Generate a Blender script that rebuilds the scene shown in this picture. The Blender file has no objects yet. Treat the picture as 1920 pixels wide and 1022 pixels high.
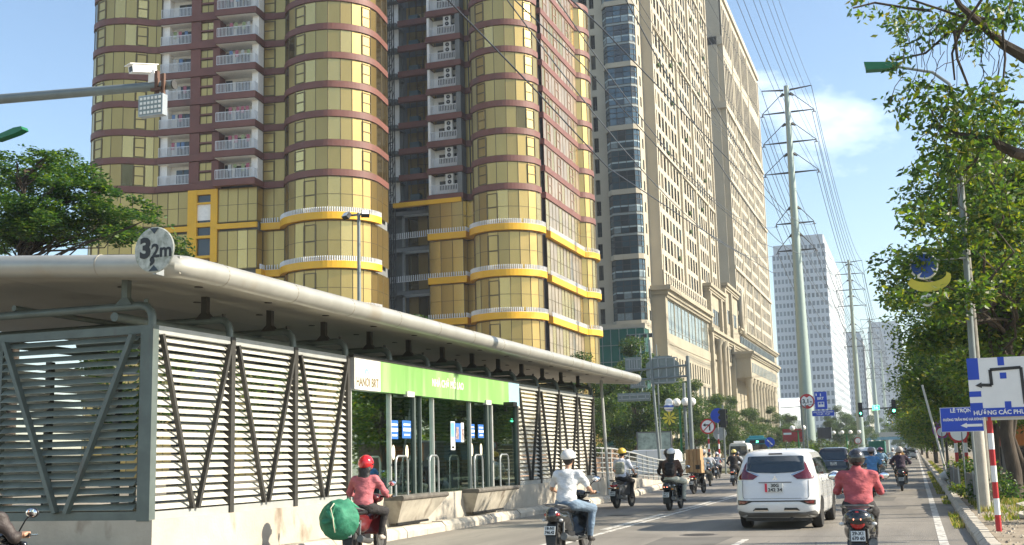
import bpy, bmesh, math, random
import numpy as np
from mathutils import Vector, Matrix, Euler, noise
S = bpy.context.scene
COL = S.collection
rad = math.radians
# ---------------------------------------------------------------- camera
cd = bpy.data.cameras.new('camera'); cam = bpy.data.objects.new('camera', cd); COL.objects.link(cam)
cd.sensor_width = 36; cd.lens = 36*2195/1920; cd.clip_start = 0.1; cd.clip_end = 8000
cm = Matrix(((0.94613,0.07427,0.31516,0),(0.32281,-0.14029,-0.93601,0),(-0.0253,0.98732,-0.15671,1.65),(0,0,0,1)))
cam.matrix_world = cm
S.camera = cam
# ---------------------------------------------------------------- sky, sun, exposure
SUN_EL, SUN_AZ = 33.0, 78.0          # azimuth clockwise from +Y (road direction)
w = bpy.data.worlds.new('World'); S.world = w; w.use_nodes = True
nt = w.node_tree; nt.nodes.clear()
def N(nt, t, **k):
    n = nt.nodes.new(t)
    for a, v in k.items(): setattr(n, a, v)
    return n
out = N(nt,'ShaderNodeOutputWorld'); bg = N(nt,'ShaderNodeBackground'); sky = N(nt,'ShaderNodeTexSky')
sky.sky_type = 'NISHITA'; sky.sun_disc = False
sky.sun_elevation = rad(SUN_EL); sky.sun_rotation = rad(SUN_AZ)
sky.air_density = 1.15; sky.dust_density = .6; sky.ozone_density = 1.9
tc = N(nt,'ShaderNodeTexCoord'); mp = N(nt,'ShaderNodeMapping'); mp.inputs['Scale'].default_value = (1,1,2.2)
mp.inputs['Location'].default_value = (1.7,0.35,0.0)
nz = N(nt,'ShaderNodeTexNoise'); nz.inputs['Scale'].default_value = 2.6; nz.inputs['Detail'].default_value = 9; nz.inputs['Roughness'].default_value = .55
cr = N(nt,'ShaderNodeValToRGB'); cr.color_ramp.elements[0].position = .57; cr.color_ramp.elements[1].position = .86
mx = N(nt,'ShaderNodeMixRGB'); mx.inputs['Color2'].default_value = (17,17.5,18,1)
nt.links.new(tc.outputs['Generated'], mp.inputs['Vector']); nt.links.new(mp.outputs[0], nz.inputs['Vector'])
nt.links.new(nz.outputs['Fac'], cr.inputs[0]); nt.links.new(cr.outputs[0], mx.inputs['Fac'])
nt.links.new(sky.outputs[0], mx.inputs['Color1']); nt.links.new(mx.outputs[0], bg.inputs['Color'])
bg.inputs['Strength'].default_value = 0.108
nt.links.new(bg.outputs[0], out.inputs['Surface'])
sd = bpy.data.lights.new('sun','SUN'); sd.energy = 5.0; sd.angle = rad(.5); sd.color = (1,.90,.74)
so = bpy.data.objects.new('sun', sd); COL.objects.link(so)
sv = Vector((math.cos(rad(SUN_EL))*math.sin(rad(SUN_AZ)), math.cos(rad(SUN_EL))*math.cos(rad(SUN_AZ)), math.sin(rad(SUN_EL))))
so.rotation_euler = sv.to_track_quat('Z','Y').to_euler()
S.view_settings.view_transform = 'Standard'; S.view_settings.look = 'None'; S.view_settings.gamma = 1
S.view_settings.exposure = 1.08
S.cycles.max_bounces = 6; S.cycles.transparent_max_bounces = 10; S.cycles.volume_bounces = 0
# ---------------------------------------------------------------- helpers
def T(o, label=None, cat=None, group=None, kind=None):
    if label: o['label'] = label
    if cat: o['category'] = cat
    if group: o['group'] = group
    if kind: o['kind'] = kind
    return o
def empty(name, loc=(0,0,0), rz=0, label=None, cat=None, group=None):
    o = bpy.data.objects.new(name, None); o.location = loc; o.rotation_euler = (0,0,rz); COL.objects.link(o)
    o.empty_display_size = .3
    return T(o, label, cat, group)
def link(name, me, parent=None):
    o = bpy.data.objects.new(name, me); COL.objects.link(o)
    if parent: o.parent = parent
    return o
def copy_tree(o, parent=None):
    c = o.copy(); COL.objects.link(c)
    if parent: c.parent = parent
    for ch in o.children: copy_tree(ch, c)
    return c
_m = {}
def mat(name, col, rough=.6, metal=0, var=.12, scale=3., bump=0., bscale=None, spec=.5, coat=0, trans=0, emit=None, dirt=None, coord='Object', alpha=1, stretch=None, sub=0, bdist=.02):
    if name in _m: return _m[name]
    m = bpy.data.materials.new(name); m.use_nodes = True; nt = m.node_tree
    b = nt.nodes['Principled BSDF']
    b.inputs['Roughness'].default_value = rough; b.inputs['Metallic'].default_value = metal
    b.inputs['Specular IOR Level'].default_value = spec; b.inputs['Coat Weight'].default_value = coat
    b.inputs['Transmission Weight'].default_value = trans; b.inputs['Alpha'].default_value = alpha
    b.inputs['Base Color'].default_value = (*col,1)
    if emit: b.inputs['Emission Color'].default_value = (*emit[:3],1); b.inputs['Emission Strength'].default_value = emit[3]
    if var > 0 or bump > 0 or dirt:
        tc = N(nt,'ShaderNodeTexCoord'); src = tc.outputs[coord]
        if stretch:
            mp = N(nt,'ShaderNodeMapping'); mp.inputs['Scale'].default_value = stretch; nt.links.new(src, mp.inputs['Vector']); src = mp.outputs[0]
        n1 = N(nt,'ShaderNodeTexNoise'); n1.inputs['Scale'].default_value = scale; n1.inputs['Detail'].default_value = 6; n1.inputs['Roughness'].default_value = .62
        nt.links.new(src, n1.inputs['Vector'])
        cr = N(nt,'ShaderNodeValToRGB'); e = cr.color_ramp.elements
        e[0].position = .32; e[1].position = .68
        e[0].color = (*[max(0,c*(1-var)) for c in col],1); e[1].color = (*[min(1,c*(1+var)) for c in col],1)
        nt.links.new(n1.outputs['Fac'], cr.inputs[0]); res = cr.outputs[0]
        if dirt:                                     # (colour, scale, threshold, stretch z) stains with a shape of their own
            mp = N(nt,'ShaderNodeMapping'); mp.inputs['Scale'].default_value = (1,1,dirt[3]); nt.links.new(tc.outputs[coord], mp.inputs['Vector'])
            n2 = N(nt,'ShaderNodeTexNoise'); n2.inputs['Scale'].default_value = dirt[1]; n2.inputs['Detail'].default_value = 8; nt.links.new(mp.outputs[0], n2.inputs['Vector'])
            c2 = N(nt,'ShaderNodeValToRGB'); c2.color_ramp.elements[0].position = dirt[2]; c2.color_ramp.elements[1].position = dirt[2]+.14
            mx = N(nt,'ShaderNodeMixRGB'); mx.inputs['Color2'].default_value = (*dirt[0],1)
            nt.links.new(n2.outputs['Fac'], c2.inputs[0]); nt.links.new(c2.outputs[0], mx.inputs['Fac']); nt.links.new(res, mx.inputs['Color1']); res = mx.outputs[0]
        nt.links.new(res, b.inputs['Base Color'])
        if bump > 0:
            n3 = N(nt,'ShaderNodeTexNoise'); n3.inputs['Scale'].default_value = bscale or scale*6; n3.inputs['Detail'].default_value = 4; nt.links.new(src, n3.inputs['Vector'])
            bp = N(nt,'ShaderNodeBump'); bp.inputs['Strength'].default_value = bump; bp.inputs['Distance'].default_value = bdist
            nt.links.new(n3.outputs['Fac'], bp.inputs['Height']); nt.links.new(bp.outputs[0], b.inputs['Normal'])
    _m[name] = m; return m
class M:
    """collects shapes for ONE mesh object; self.mi is the current material slot"""
    def __init__(s): s.v=[]; s.f=[]; s.fm=[]; s.mi=0; s.mats=[]; s.X=None
    def use(s, m):
        if m not in s.mats: s.mats.append(m)
        s.mi = s.mats.index(m); return s
    def add(s, vs, fs, mi=None):
        b = len(s.v)
        if s.X is not None: vs = [s.X @ Vector(p) for p in vs]
        s.v += [tuple(p) for p in vs]
        for f in fs: s.f.append([b+i for i in f]); s.fm.append(s.mi if mi is None else mi)
        return s
    def box(s, x0,y0,z0,x1,y1,z1):
        if x0>x1: x0,x1=x1,x0
        if y0>y1: y0,y1=y1,y0
        if z0>z1: z0,z1=z1,z0
        return s.add([(x0,y0,z0),(x1,y0,z0),(x1,y1,z0),(x0,y1,z0),(x0,y0,z1),(x1,y0,z1),(x1,y1,z1),(x0,y1,z1)],
                     [(0,3,2,1),(4,5,6,7),(0,1,5,4),(1,2,6,5),(2,3,7,6),(3,0,4,7)])
    def bar(s, a, b, wx, wy=None, up=(0,0,1)):
        """rectangular bar from a to b; wx across, wy along up"""
        a=Vector(a); b=Vector(b); wy = wx if wy is None else wy
        d=(b-a).normalized(); u=Vector(up)
        if abs(d.dot(u))>.98: u=Vector((0,1,0)) if abs(d.y)<.9 else Vector((1,0,0))
        x=d.cross(u).normalized()*wx/2; y=x.cross(d).normalized()*wy/2
        return s.add([a-x-y,a+x-y,a+x+y,a-x+y,b-x-y,b+x-y,b+x+y,b-x+y],[(0,3,2,1),(4,5,6,7),(0,1,5,4),(1,2,6,5),(2,3,7,6),(3,0,4,7)])
    def tube(s, pts, r, n=8, cap=True):
        pts=[Vector(p) for p in pts]; k=len(pts); rs = r if isinstance(r,(list,tuple)) else [r]*k
        u=None; vs=[]
        for i,p in enumerate(pts):
            d=(pts[min(i+1,k-1)]-pts[max(i-1,0)])
            if d.length<1e-9: d=Vector((0,0,1))
            d.normalize()
            if u is None: u = d.orthogonal().normalized()
            else: u=(u-d*u.dot(d)); u = u.normalized() if u.length>1e-6 else d.orthogonal().normalized()
            w=d.cross(u)
            for j in range(n):
                a=2*math.pi*j/n; vs.append(p+(u*math.cos(a)+w*math.sin(a))*rs[i])
        fs=[(i*n+j,i*n+(j+1)%n,(i+1)*n+(j+1)%n,(i+1)*n+j) for i in range(k-1) for j in range(n)]
        if cap: fs+= [tuple(range(n))[::-1], tuple((k-1)*n+j for j in range(n))]
        return s.add(vs,fs)
    def lathe(s, prof, c=(0,0,0), n=16, axis='z'):
        """prof = [(r,h)...] turned about the axis through c"""
        vs=[]; 
        for r,h in prof:
            for j in range(n):
                a=2*math.pi*j/n; p=(r*math.cos(a),r*math.sin(a),h)
                if axis=='y': p=(p[0],p[2],p[1])
                if axis=='x': p=(p[2],p[0],p[1])
                vs.append((p[0]+c[0],p[1]+c[1],p[2]+c[2]))
        k=len(prof); fs=[(i*n+j,i*n+(j+1)%n,(i+1)*n+(j+1)%n,(i+1)*n+j) for i in range(k-1) for j in range(n)]
        fs+=[tuple(range(n))[::-1], tuple((k-1)*n+j for j in range(n))]
        if axis=='y': fs=[f[::-1] for f in fs]
        return s.add(vs,fs)
    def ball(s, c, r, n=12, m=8, sc=(1,1,1)):
        prof=[(r*math.sin(math.pi*i/m)+1e-5, -r*math.cos(math.pi*i/m)) for i in range(m+1)]
        b=len(s.v); s.lathe(prof,(0,0,0),n); X=s.X
        for i in range(b,len(s.v)):
            p=s.v[i]
            if X is None: s.v[i]=(p[0]*sc[0]+c[0],p[1]*sc[1]+c[1],p[2]*sc[2]+c[2])
            else:
                q=X.inverted()@Vector(p); s.v[i]=tuple(X@Vector((q.x*sc[0]+c[0],q.y*sc[1]+c[1],q.z*sc[2]+c[2])))
        return s
    def prism(s, poly, lo, hi, axis='z'):
        """poly 2-D extruded lo..hi; axis x: poly=(y,z), y: poly=(x,z), z: poly=(x,y)"""
        def P(a,b,t): return (t,a,b) if axis=='x' else (a,t,b) if axis=='y' else (a,b,t)
        k=len(poly); vs=[P(a,b,lo) for a,b in poly]+[P(a,b,hi) for a,b in poly]
        fs=[tuple(range(k))[::-1], tuple(range(k,2*k))]+[(i,(i+1)%k,k+(i+1)%k,k+i) for i in range(k)]
        return s.add(vs,fs)
    def mesh(s, name, smooth=False, fix=True):
        me=bpy.data.meshes.new(name); me.from_pydata(s.v,[],s.f)
        for m in s.mats: me.materials.append(m)
        me.polygons.foreach_set('material_index', s.fm)
        if fix and len(s.f)<60000:
            bm=bmesh.new(); bm.from_mesh(me); bmesh.ops.recalc_face_normals(bm, faces=bm.faces[:])
            bm.to_mesh(me); bm.free()
        if smooth: me.polygons.foreach_set('use_smooth',[True]*len(me.polygons))
        if smooth=='auto': me.set_sharp_from_angle(angle=rad(40))
        me.update(); return me
    def build(s, name, m=None, parent=None, smooth=False, fix=True, bevel=0):
        if m is not None and not s.mats: s.mats=[m]
        o = link(name, s.mesh(name, smooth, fix), parent)
        if bevel:
            b=o.modifiers.new('bevel','BEVEL'); b.width=bevel; b.segments=2; b.limit_method='ANGLE'
        return o
def bake(o):
    """apply modifiers into the mesh"""
    dg=bpy.context.evaluated_depsgraph_get(); dg.update(); me=bpy.data.meshes.new_from_object(o.evaluated_get(dg)); o.modifiers.clear(); o.data=me; return o
def text_mesh(txt, size, depth=.002, align='CENTER', bold=0, width=None):
    c=bpy.data.curves.new('lettering','FONT'); c.body=txt; c.size=size; c.extrude=depth; c.align_x=align; c.align_y='CENTER'; c.offset=bold; c.resolution_u=3
    o=bpy.data.objects.new('tmp',c); COL.objects.link(o); dg=bpy.context.evaluated_depsgraph_get(); dg.update()
    me=bpy.data.meshes.new_from_object(o.evaluated_get(dg)); bpy.data.objects.remove(o)
    if width:
        xs=[v.co.x for v in me.vertices]; k=width/(max(xs)-min(xs)+1e-6)
        for v in me.vertices: v.co.x*=k
    return me
def text(txt, size, X, m, parent=None, name='lettering', **k):
    """X maps text plane (x right, y up, z out) to parent space"""
    me=text_mesh(txt,size,**k); me.transform(X); me.materials.clear(); me.materials.append(m)
    return link(name, me, parent)
def face_back(x,y,z):      # text plane facing -Y
    return Matrix.Translation((x,y,z)) @ Matrix.Rotation(rad(90),4,'X')
def face_road(x,y,z):      # text plane facing +X
    return Matrix.Translation((x,y,z)) @ Matrix.Rotation(rad(90),4,'Z') @ Matrix.Rotation(rad(90),4,'X')
# ---------------------------------------------------------------- surface nets over signed distance fields
def snet(F, lo, hi, h):
    lo=np.array(lo,float); hi=np.array(hi,float)
    n=np.maximum(np.ceil((hi-lo)/h).astype(int)+1,3)
    ax=[lo[i]+h*np.arange(n[i]) for i in range(3)]
    X,Y,Z=np.meshgrid(*ax,indexing='ij')
    V=F(X,Y,Z)
    s=V<0
    nx,ny,nz=n
    cnt=np.zeros((nx-1,ny-1,nz-1)); acc=np.zeros((nx-1,ny-1,nz-1,3))
    G=np.stack([X,Y,Z],-1)
    for a in range(3):
        sl0=[slice(None)]*3; sl1=[slice(None)]*3; sl0[a]=slice(0,-1); sl1[a]=slice(1,None)
        v0=V[tuple(sl0)]; v1=V[tuple(sl1)]; cross=(v0<0)!=(v1<0)
        t=np.where(cross, v0/np.where(np.abs(v0-v1)<1e-12,1,v0-v1), 0)
        P=G[tuple(sl0)].copy(); P[...,a]+=t*h
        P=P*cross[...,None]; b,c=[i for i in range(3) if i!=a]
        for db in (0,1):
            for dc in (0,1):
                sl=[slice(None)]*3; sl[b]=slice(db, n[b]-1+db); sl[c]=slice(dc, n[c]-1+dc)
                cnt+=cross[tuple(sl)]; acc+=P[tuple(sl)]
    m=cnt>0; idx=-np.ones(m.shape,int); idx[m]=np.arange(m.sum()); vs=acc[m]/cnt[m][:,None]
    fs=[]
    for a in range(3):
        b,c=[(1,2),(2,0),(0,1)][a]
        sl0=[slice(1,-1)]*3; sl1=[slice(1,-1)]*3; sl0[a]=slice(0,-1); sl1[a]=slice(1,None)
        s0=s[tuple(sl0)]; s1=s[tuple(sl1)]
        I=np.argwhere(s0!=s1)
        if len(I)==0: continue
        flip=s0[tuple(I.T)]
        J=I.copy()
        for q in range(3):
            if q!=a: J[:,q]+=1
        def at(db,dc):
            K=J.copy(); K[:,b]-=db; K[:,c]-=dc; return idx[tuple(K.T)]
        q=np.stack([at(1,1),at(0,1),at(0,0),at(1,0)],1)
        q[~flip]=q[~flip][:,::-1]
        fs.append(q)
    return vs, np.concatenate(fs)
def euler(r): return np.array(Euler([rad(a) for a in r]).to_matrix())
def dist(p, X,Y,Z):
    t=p[0]
    if t=='C':          # cone capsule a b ra rb [scale xyz]
        a,b,ra,rb=np.array(p[1],float),np.array(p[2],float),p[3],p[4]; sc=p[5] if len(p)>5 else (1,1,1)
        P=[(Q-a[i])/sc[i] for i,Q in enumerate((X,Y,Z))]; d=(b-a)/np.array(sc); L=max(d@d,1e-9)
        k=np.clip((P[0]*d[0]+P[1]*d[1]+P[2]*d[2])/L,0,1)
        return (np.sqrt(sum((P[i]-k*d[i])**2 for i in range(3)))-(ra+(rb-ra)*k))*min(sc)
    c=np.array(p[1],float); q=(X-c[0],Y-c[1],Z-c[2])
    if t=='E':          # ellipsoid centre radii [rot]
        if len(p)>3: R=euler(p[3]); q=tuple(R[0,i]*q[0]+R[1,i]*q[1]+R[2,i]*q[2] for i in range(3))
        r=p[2]; k0=np.sqrt(sum((q[i]/r[i])**2 for i in range(3))); k1=np.sqrt(sum((q[i]/r[i]**2)**2 for i in range(3)))+1e-9
        return k0*(k0-1)/k1
    if t=='B':          # rounded box centre half round [rot]
        if len(p)>4: R=euler(p[4]); q=tuple(R[0,i]*q[0]+R[1,i]*q[1]+R[2,i]*q[2] for i in range(3))
        hh,r=p[2],p[3]; d=[np.abs(q[i])-hh[i]+r for i in range(3)]
        return np.sqrt(sum(np.maximum(e,0)**2 for e in d))+np.minimum(np.maximum(np.maximum(d[0],d[1]),d[2]),0)-r
def smin(a,b,k):
    h=np.maximum(k-np.abs(a-b),0)/k; return np.minimum(a,b)-h*h*k*.25
def sdf(prims, h=.02, k=.05, cut=(), wr=0, wf=18, mats=None):
    """prims: list of distance shapes (last entry may be a dict with m=material index). Returns vs, fs, material per face"""
    shapes=[]; mi=[]
    for p in prims:
        if isinstance(p[-1],dict): shapes.append(p[:-1]); mi.append(p[-1]['m'])
        else: shapes.append(p); mi.append(0)
    lo=np.full(3,9e9); hi=-lo
    for p in shapes:
        if p[0]=='C':
            sc=np.array(p[5] if len(p)>5 else (1,1,1)); r=max(p[3],p[4])*sc
            for q in (p[1],p[2]): lo=np.minimum(lo,np.array(q)-r); hi=np.maximum(hi,np.array(q)+r)
        else:
            r=np.array(p[2],float); 
            if (len(p)>3 and p[0]=='E') or len(p)>4: r=np.full(3,np.linalg.norm(r))
            lo=np.minimum(lo,np.array(p[1])-r); hi=np.maximum(hi,np.array(p[1])+r)
    lo-=k+2.5*h; hi+=k+2.5*h
    def F(X,Y,Z):
        d=None
        for p in shapes:
            e=dist(p,X,Y,Z); d=e if d is None else smin(d,e,k)
        if wr:
            d=d+wr*(np.sin(wf*Z+3*np.sin(wf*.45*X+1.3)+2*np.sin(wf*.3*Y))*.6+np.sin(wf*1.7*Z-wf*.9*X+2*np.sin(wf*.6*Y))*.4)
        for p in cut: d=np.maximum(d,-dist(p,X,Y,Z))
        return d
    vs,fs=snet(F,lo,hi,h)
    cen=vs[fs].mean(1); D=np.stack([dist(p,*cen.T) for p in shapes]); fm=np.array(mi)[D.argmin(0)]
    return vs,fs,fm
def sobj(name, prims, mats, parent=None, h=.02, k=.05, extra=None, **kw):
    vs,fs,fm=sdf(prims,h,k,**kw); vs=vs.tolist(); fs=fs.tolist(); fm=fm.tolist()
    for e in (extra or []):
        b=len(vs); vs+=e[0].tolist(); fs+=(e[1]+b).tolist(); fm+=e[2].tolist()
    me=bpy.data.meshes.new(name); me.from_pydata(vs,[],fs)
    for m in mats: me.materials.append(m)
    me.polygons.foreach_set('material_index',fm); me.polygons.foreach_set('use_smooth',[True]*len(fs)); me.update()
    return link(name,me,parent)
# ================================================================ materials
m_asph = mat('asphalt',(.19,.172,.145),.8,var=.24,scale=.9,bump=.5,bscale=60,stretch=(1,.1,1),dirt=((.25,.23,.195),.22,.56,.25))
m_conc = mat('concrete',(.40,.37,.31),.9,var=.18,scale=1.2,bump=.3,bscale=30,dirt=((.20,.18,.14),1.6,.60,.35))
m_wallc = mat('stained_render',(.42,.38,.31),.9,var=.14,scale=1.1,bump=.35,bscale=22,dirt=((.20,.155,.11),1.9,.60,.5))
m_kerb = mat('kerb_stone',(.42,.38,.31),.9,var=.2,scale=2.5,bump=.4,bscale=25,dirt=((.22,.19,.15),3,.58,1))
m_pave = mat('pavement_concrete',(.34,.30,.24),.9,var=.25,scale=1.4,bump=.5,bscale=25,dirt=((.17,.14,.10),.9,.52,1))
m_white = mat('road_paint',(.52,.50,.45),.75,var=.2,scale=3,dirt=((.16,.15,.135),5,.50,1))
m_steel = mat('galvanised_steel',(.34,.36,.36),.45,.6,var=.12,scale=4)
m_frame = mat('grey_painted_steel',(.105,.13,.12),.5,.25,var=.15,scale=3,dirt=((.10,.10,.09),4,.62,.4))
m_frame2 = mat('light_painted_steel',(.40,.41,.39),.45,.3,var=.1,scale=3)
m_slat = mat('louver_aluminium',(.56,.545,.475),.5,.1,var=.08,scale=2,dirt=((.42,.39,.33),3,.62,.6))
m_slat2 = mat('louver_painted_shade',(.20,.23,.20),.5,.15,var=.12,scale=2,dirt=((.12,.13,.11),3,.62,.6))  # end wall slats: its shade is put into this darker colour
m_soffit = mat('canopy_soffit',(.30,.285,.235),.55,.1,var=.1,scale=.5,dirt=((.16,.15,.11),.5,.60,1))
m_roll = mat('canopy_edge_metal',(.36,.355,.315),.42,.35,var=.1,scale=1.5,dirt=((.33,.30,.24),1.3,.58,.6))
m_dark = mat('dark_steel',(.045,.043,.038),.55,.2,var=.2)
m_black = mat('black_plastic',(.012,.012,.013),.42,var=.1)
m_rubber = mat('rubber',(.018,.017,.016),.85,var=.2,bump=.2)
m_gloss = mat('black_gloss_paint',(.010,.011,.012),.18,var=0,coat=.6)
m_brick = mat('terracotta_panel',(.155,.060,.045),.6,var=.15,scale=.3,dirt=((.11,.05,.04),.5,.6,.3))
m_yel = mat('yellow_panel',(.72,.40,.015),.5,var=.08,scale=.4)
m_mull = mat('bronze_mullion',(.13,.10,.045),.5,.3,var=.1)
golds = [mat('gold_glass',(.44,.315,.115),.30,.88,var=.10,scale=.25,stretch=(1,1,.3)), mat('gold_glass_dull',(.39,.28,.105),.33,.85,var=.12,scale=.25,stretch=(1,1,.3)), mat('gold_glass_bright',(.58,.43,.17),.27,.9,var=.08,scale=.25,stretch=(1,1,.3))]
gold_d = mat('gold_glass_dark',(.16,.12,.05),.12,.8,var=.3,scale=.4,stretch=(1,1,.2))  # at bay ends, a dark recess reflection painted in; elsewhere plain dark glass
m_balw = mat('balcony_white',(.80,.79,.76),.8,var=.06)
m_rail = mat('railing_white',(.66,.68,.70),.6,var=.06)
m_win = mat('window_glass',(.025,.032,.035),.10,.0,var=.3,scale=.25,spec=.8)
m_winb = mat('blue_grey_glass',(.06,.10,.12),.08,.35,var=.3,scale=.18,spec=.9)
m_greyw = mat('raw_concrete',(.17,.18,.18),.9,var=.2,scale=.3)
m_beige = mat('beige_render',(.40,.36,.275),.85,var=.08,scale=.15,dirt=((.31,.28,.21),.25,.62,.3))
m_beige2 = mat('beige_stone',(.31,.275,.20),.85,var=.1,scale=.2,dirt=((.22,.19,.135),.3,.6,.3))
m_teal = mat('green_glass',(.02,.16,.12),.12,.35,var=.25,scale=.2,spec=.9)
m_twin = mat('white_tower_render',(.50,.545,.585),.8,var=.04)
m_far = mat('pale_tower_render',(.50,.53,.55),.8,var=.05)
m_bark = mat('bark',(.055,.042,.030),.95,var=.35,scale=6,bump=.8,bscale=18,stretch=(1,1,.3))
# ================================================================ ground and roads
def sheet(name, polys, z, m, kind='structure', div=0):
    s=M()
    for p in polys: s.add([(x,y,z) for x,y in p],[tuple(range(len(p)))])
    o=s.build(name,m); o['kind']=kind; return o
gm = mat('ground_soil',(.20,.17,.12),.95,var=.3,scale=.12,bump=.3,dirt=((.10,.12,.05),.2,.55,1))
sheet('ground',[[(-700,-60),(700,-60),(700,1500),(-700,1500)]],-.02,gm)
sheet('road',[[(-10.6,-30),(.9,-30),(.9,95),(.9,1400),(-8.6,1400),(-8.6,104),(-9.4,100),(-13.4,97),(-13.4,85),(-12.0,58),(-10.6,45)]],0,m_asph)
sheet('opposite_road',[[(-30,-30),(-17.6,-30),(-17.6,1400),(-30,1400)]],0,m_asph)
sheet('crossing_road',[[(-60,86),(-30,86),(-17.6,86),(-13.4,86),(-13.4,97),(-17.6,97),(-60,97)]],.004,m_asph)
def raised(name, poly, z, m, mk=None):
    s=M(); s.use(m); s.prism(poly,-.05,z); return T(s.build(name),kind='structure')
raised('median',[(-17.6,-30),(-10.95,-30),(-10.95,45),(-12.35,58),(-13.75,84),(-17.6,84)],.16,m_pave)
raised('far_median',[(-17.6,99),(-9.6,102),(-8.9,105),(-8.9,1300),(-17.6,1300)],.16,mat('median_soil',(.12,.12,.06),.95,var=.3,scale=.4))
m_dirt=mat('verge_dirt',(.27,.22,.155),.95,var=.35,scale=2.2,bump=.8,bscale=18,dirt=((.13,.10,.065),1.1,.5,1))
raised('sidewalk',[(1.15,-30),(9,-30),(9,1300),(1.15,1300)],.14,m_dirt)
raised('far_sidewalk',[(-38,-30),(-30,-30),(-30,1300),(-38,1300)],.16,m_pave)
random.seed(3)
def kerb(name, pts, wd=.30, h=.2, step=1.0, out=1):
    s=M()
    for (x0,y0),(x1,y1) in zip(pts,pts[1:]):
        L=math.hypot(x1-x0,y1-y0); n=max(1,int(L/step)); d=Vector(((x1-x0)/L,(y1-y0)/L,0)); q=Vector((d.y,-d.x,0))*out
        for i in range(n):
            a=Vector((x0,y0,0))+d*(L*i/n+.012); b=Vector((x0,y0,0))+d*(L*(i+1)/n-.012); j=random.uniform(-.012,.012); hh=h+random.uniform(-.01,.012)
            p=[q*(.0+j), q*(.0+j)+Vector((0,0,hh*.55)), q*(-.10+j)+Vector((0,0,hh)), q*-wd+Vector((0,0,hh)), q*-wd]
            vs=[a+v for v in p]+[b+v for v in p]
            s.add(vs,[(0,1,6,5),(1,2,7,6),(2,3,8,7),(3,4,9,8),(0,4,3,2,1),(5,6,7,8,9)])
    return T(s.build(name,m_kerb),kind='structure')
kerb('kerb',[(-10.6,-5),(-10.6,45),(-12.0,58),(-13.4,84)],.36,.22,1.1)
kerb('kerb',[(-8.6,420),(-8.6,104)],.3,.2,4,-1)
kerb('kerb',[(.86,3),(.86,34)],.26,.17,.6,-1)
kerb('kerb',[(.86,34),(.86,260)],.26,.17,2.5,-1)
# painted lines
lm=M()
for y in np.arange(-2,400,6.0):
    lm.box(.27+random.uniform(-.006,.006),y,0,.42,y+5.95,.004)
for a,b in [(9,13.5),(17.0,24.5),(26.3,33.0),(35,41.5),(43.5,50),(53,58),(62,67),(72,77)]: lm.box(-6.92,a,0,-6.74,b,.004)
lm.box(-6.62,8,0,-6.50,80,.004)
for a in range(12,90,9): lm.box(-3.28,a,0,-3.16,a+2.2,.004)
for a in range(108,400,9): lm.box(-3.9,a,0,-3.78,a+4,.004)
for x in np.arange(-12.6,.2,1.0): lm.box(x,97.5,0,x+.5,100.5,.004)
lm.box(-13,84.2,0,.2,84.6,.004); lm.box(-3.1,52.0,0,.2,52.3,.004)
T(lm.build('road_markings',m_white),kind='structure')
sm=M(); sm.use(mat('asphalt_patch',(.12,.112,.098),.9,var=.2,scale=1))
random.seed(8)
for y0 in (24,31,40.5,61):                                      # thin sealed cracks across the lane
    pts=[]; x=-6.2
    while x<.2: pts.append((x,y0+random.uniform(-.12,.12)+.03*x)); x+=.45
    for (a,b),(c,d) in zip(pts,pts[1:]): sm.add([(a,b,.002),(c,d,.002),(c,d+.05,.002),(a,b+.05,.002)],[(0,1,2,3)])
for x,y,w_,l_ in ((-4.9,21.5,1.3,2.4),(-8.3,27,1.0,4.2),(-2.4,40,1.6,3),(-5.6,47,1.2,5),(-1.2,34.5,.8,1.4),(-7.9,41,1.4,2.2)):
    sm.add([(x,y,.0015),(x+w_,y+.08,.0015),(x+w_+.05,y+l_,.0015),(x-.04,y+l_-.1,.0015)],[(0,1,2,3)])
for _ in range(16):
    x=random.uniform(-10,0); y=random.uniform(16,55); pts=[(x,y)]
    for i in range(9): x+=random.uniform(-.16,.16); y+=random.uniform(.25,.6); pts.append((x,y))
    for (p,q),(c,d) in zip(pts,pts[1:]): sm.add([(p,q,.002),(c,d,.002),(c+.022,d,.002),(p+.022,q,.002)],[(0,1,2,3)])
T(sm.build('road_cracks'),kind='structure')
for x,y,l in ((-4.35,24.5,'round iron manhole cover in the middle lane before the white people carrier'),(-7.9,32.5,'round iron manhole cover by the dashed lane line')):
    s=M(); s.use(mat('cast_iron',(.05,.045,.04),.6,.4,var=.3,scale=8)); s.lathe([(.33,.001),(.33,.006)],(0,0,0),24); s.use(mat('cast_iron_ring',(.12,.11,.10),.8)); s.lathe([(.40,.0),(.39,.004)],(0,0,0),24); o=s.build('manhole_cover'); o.location=(x,y,0); T(o,l,'manhole')
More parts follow.
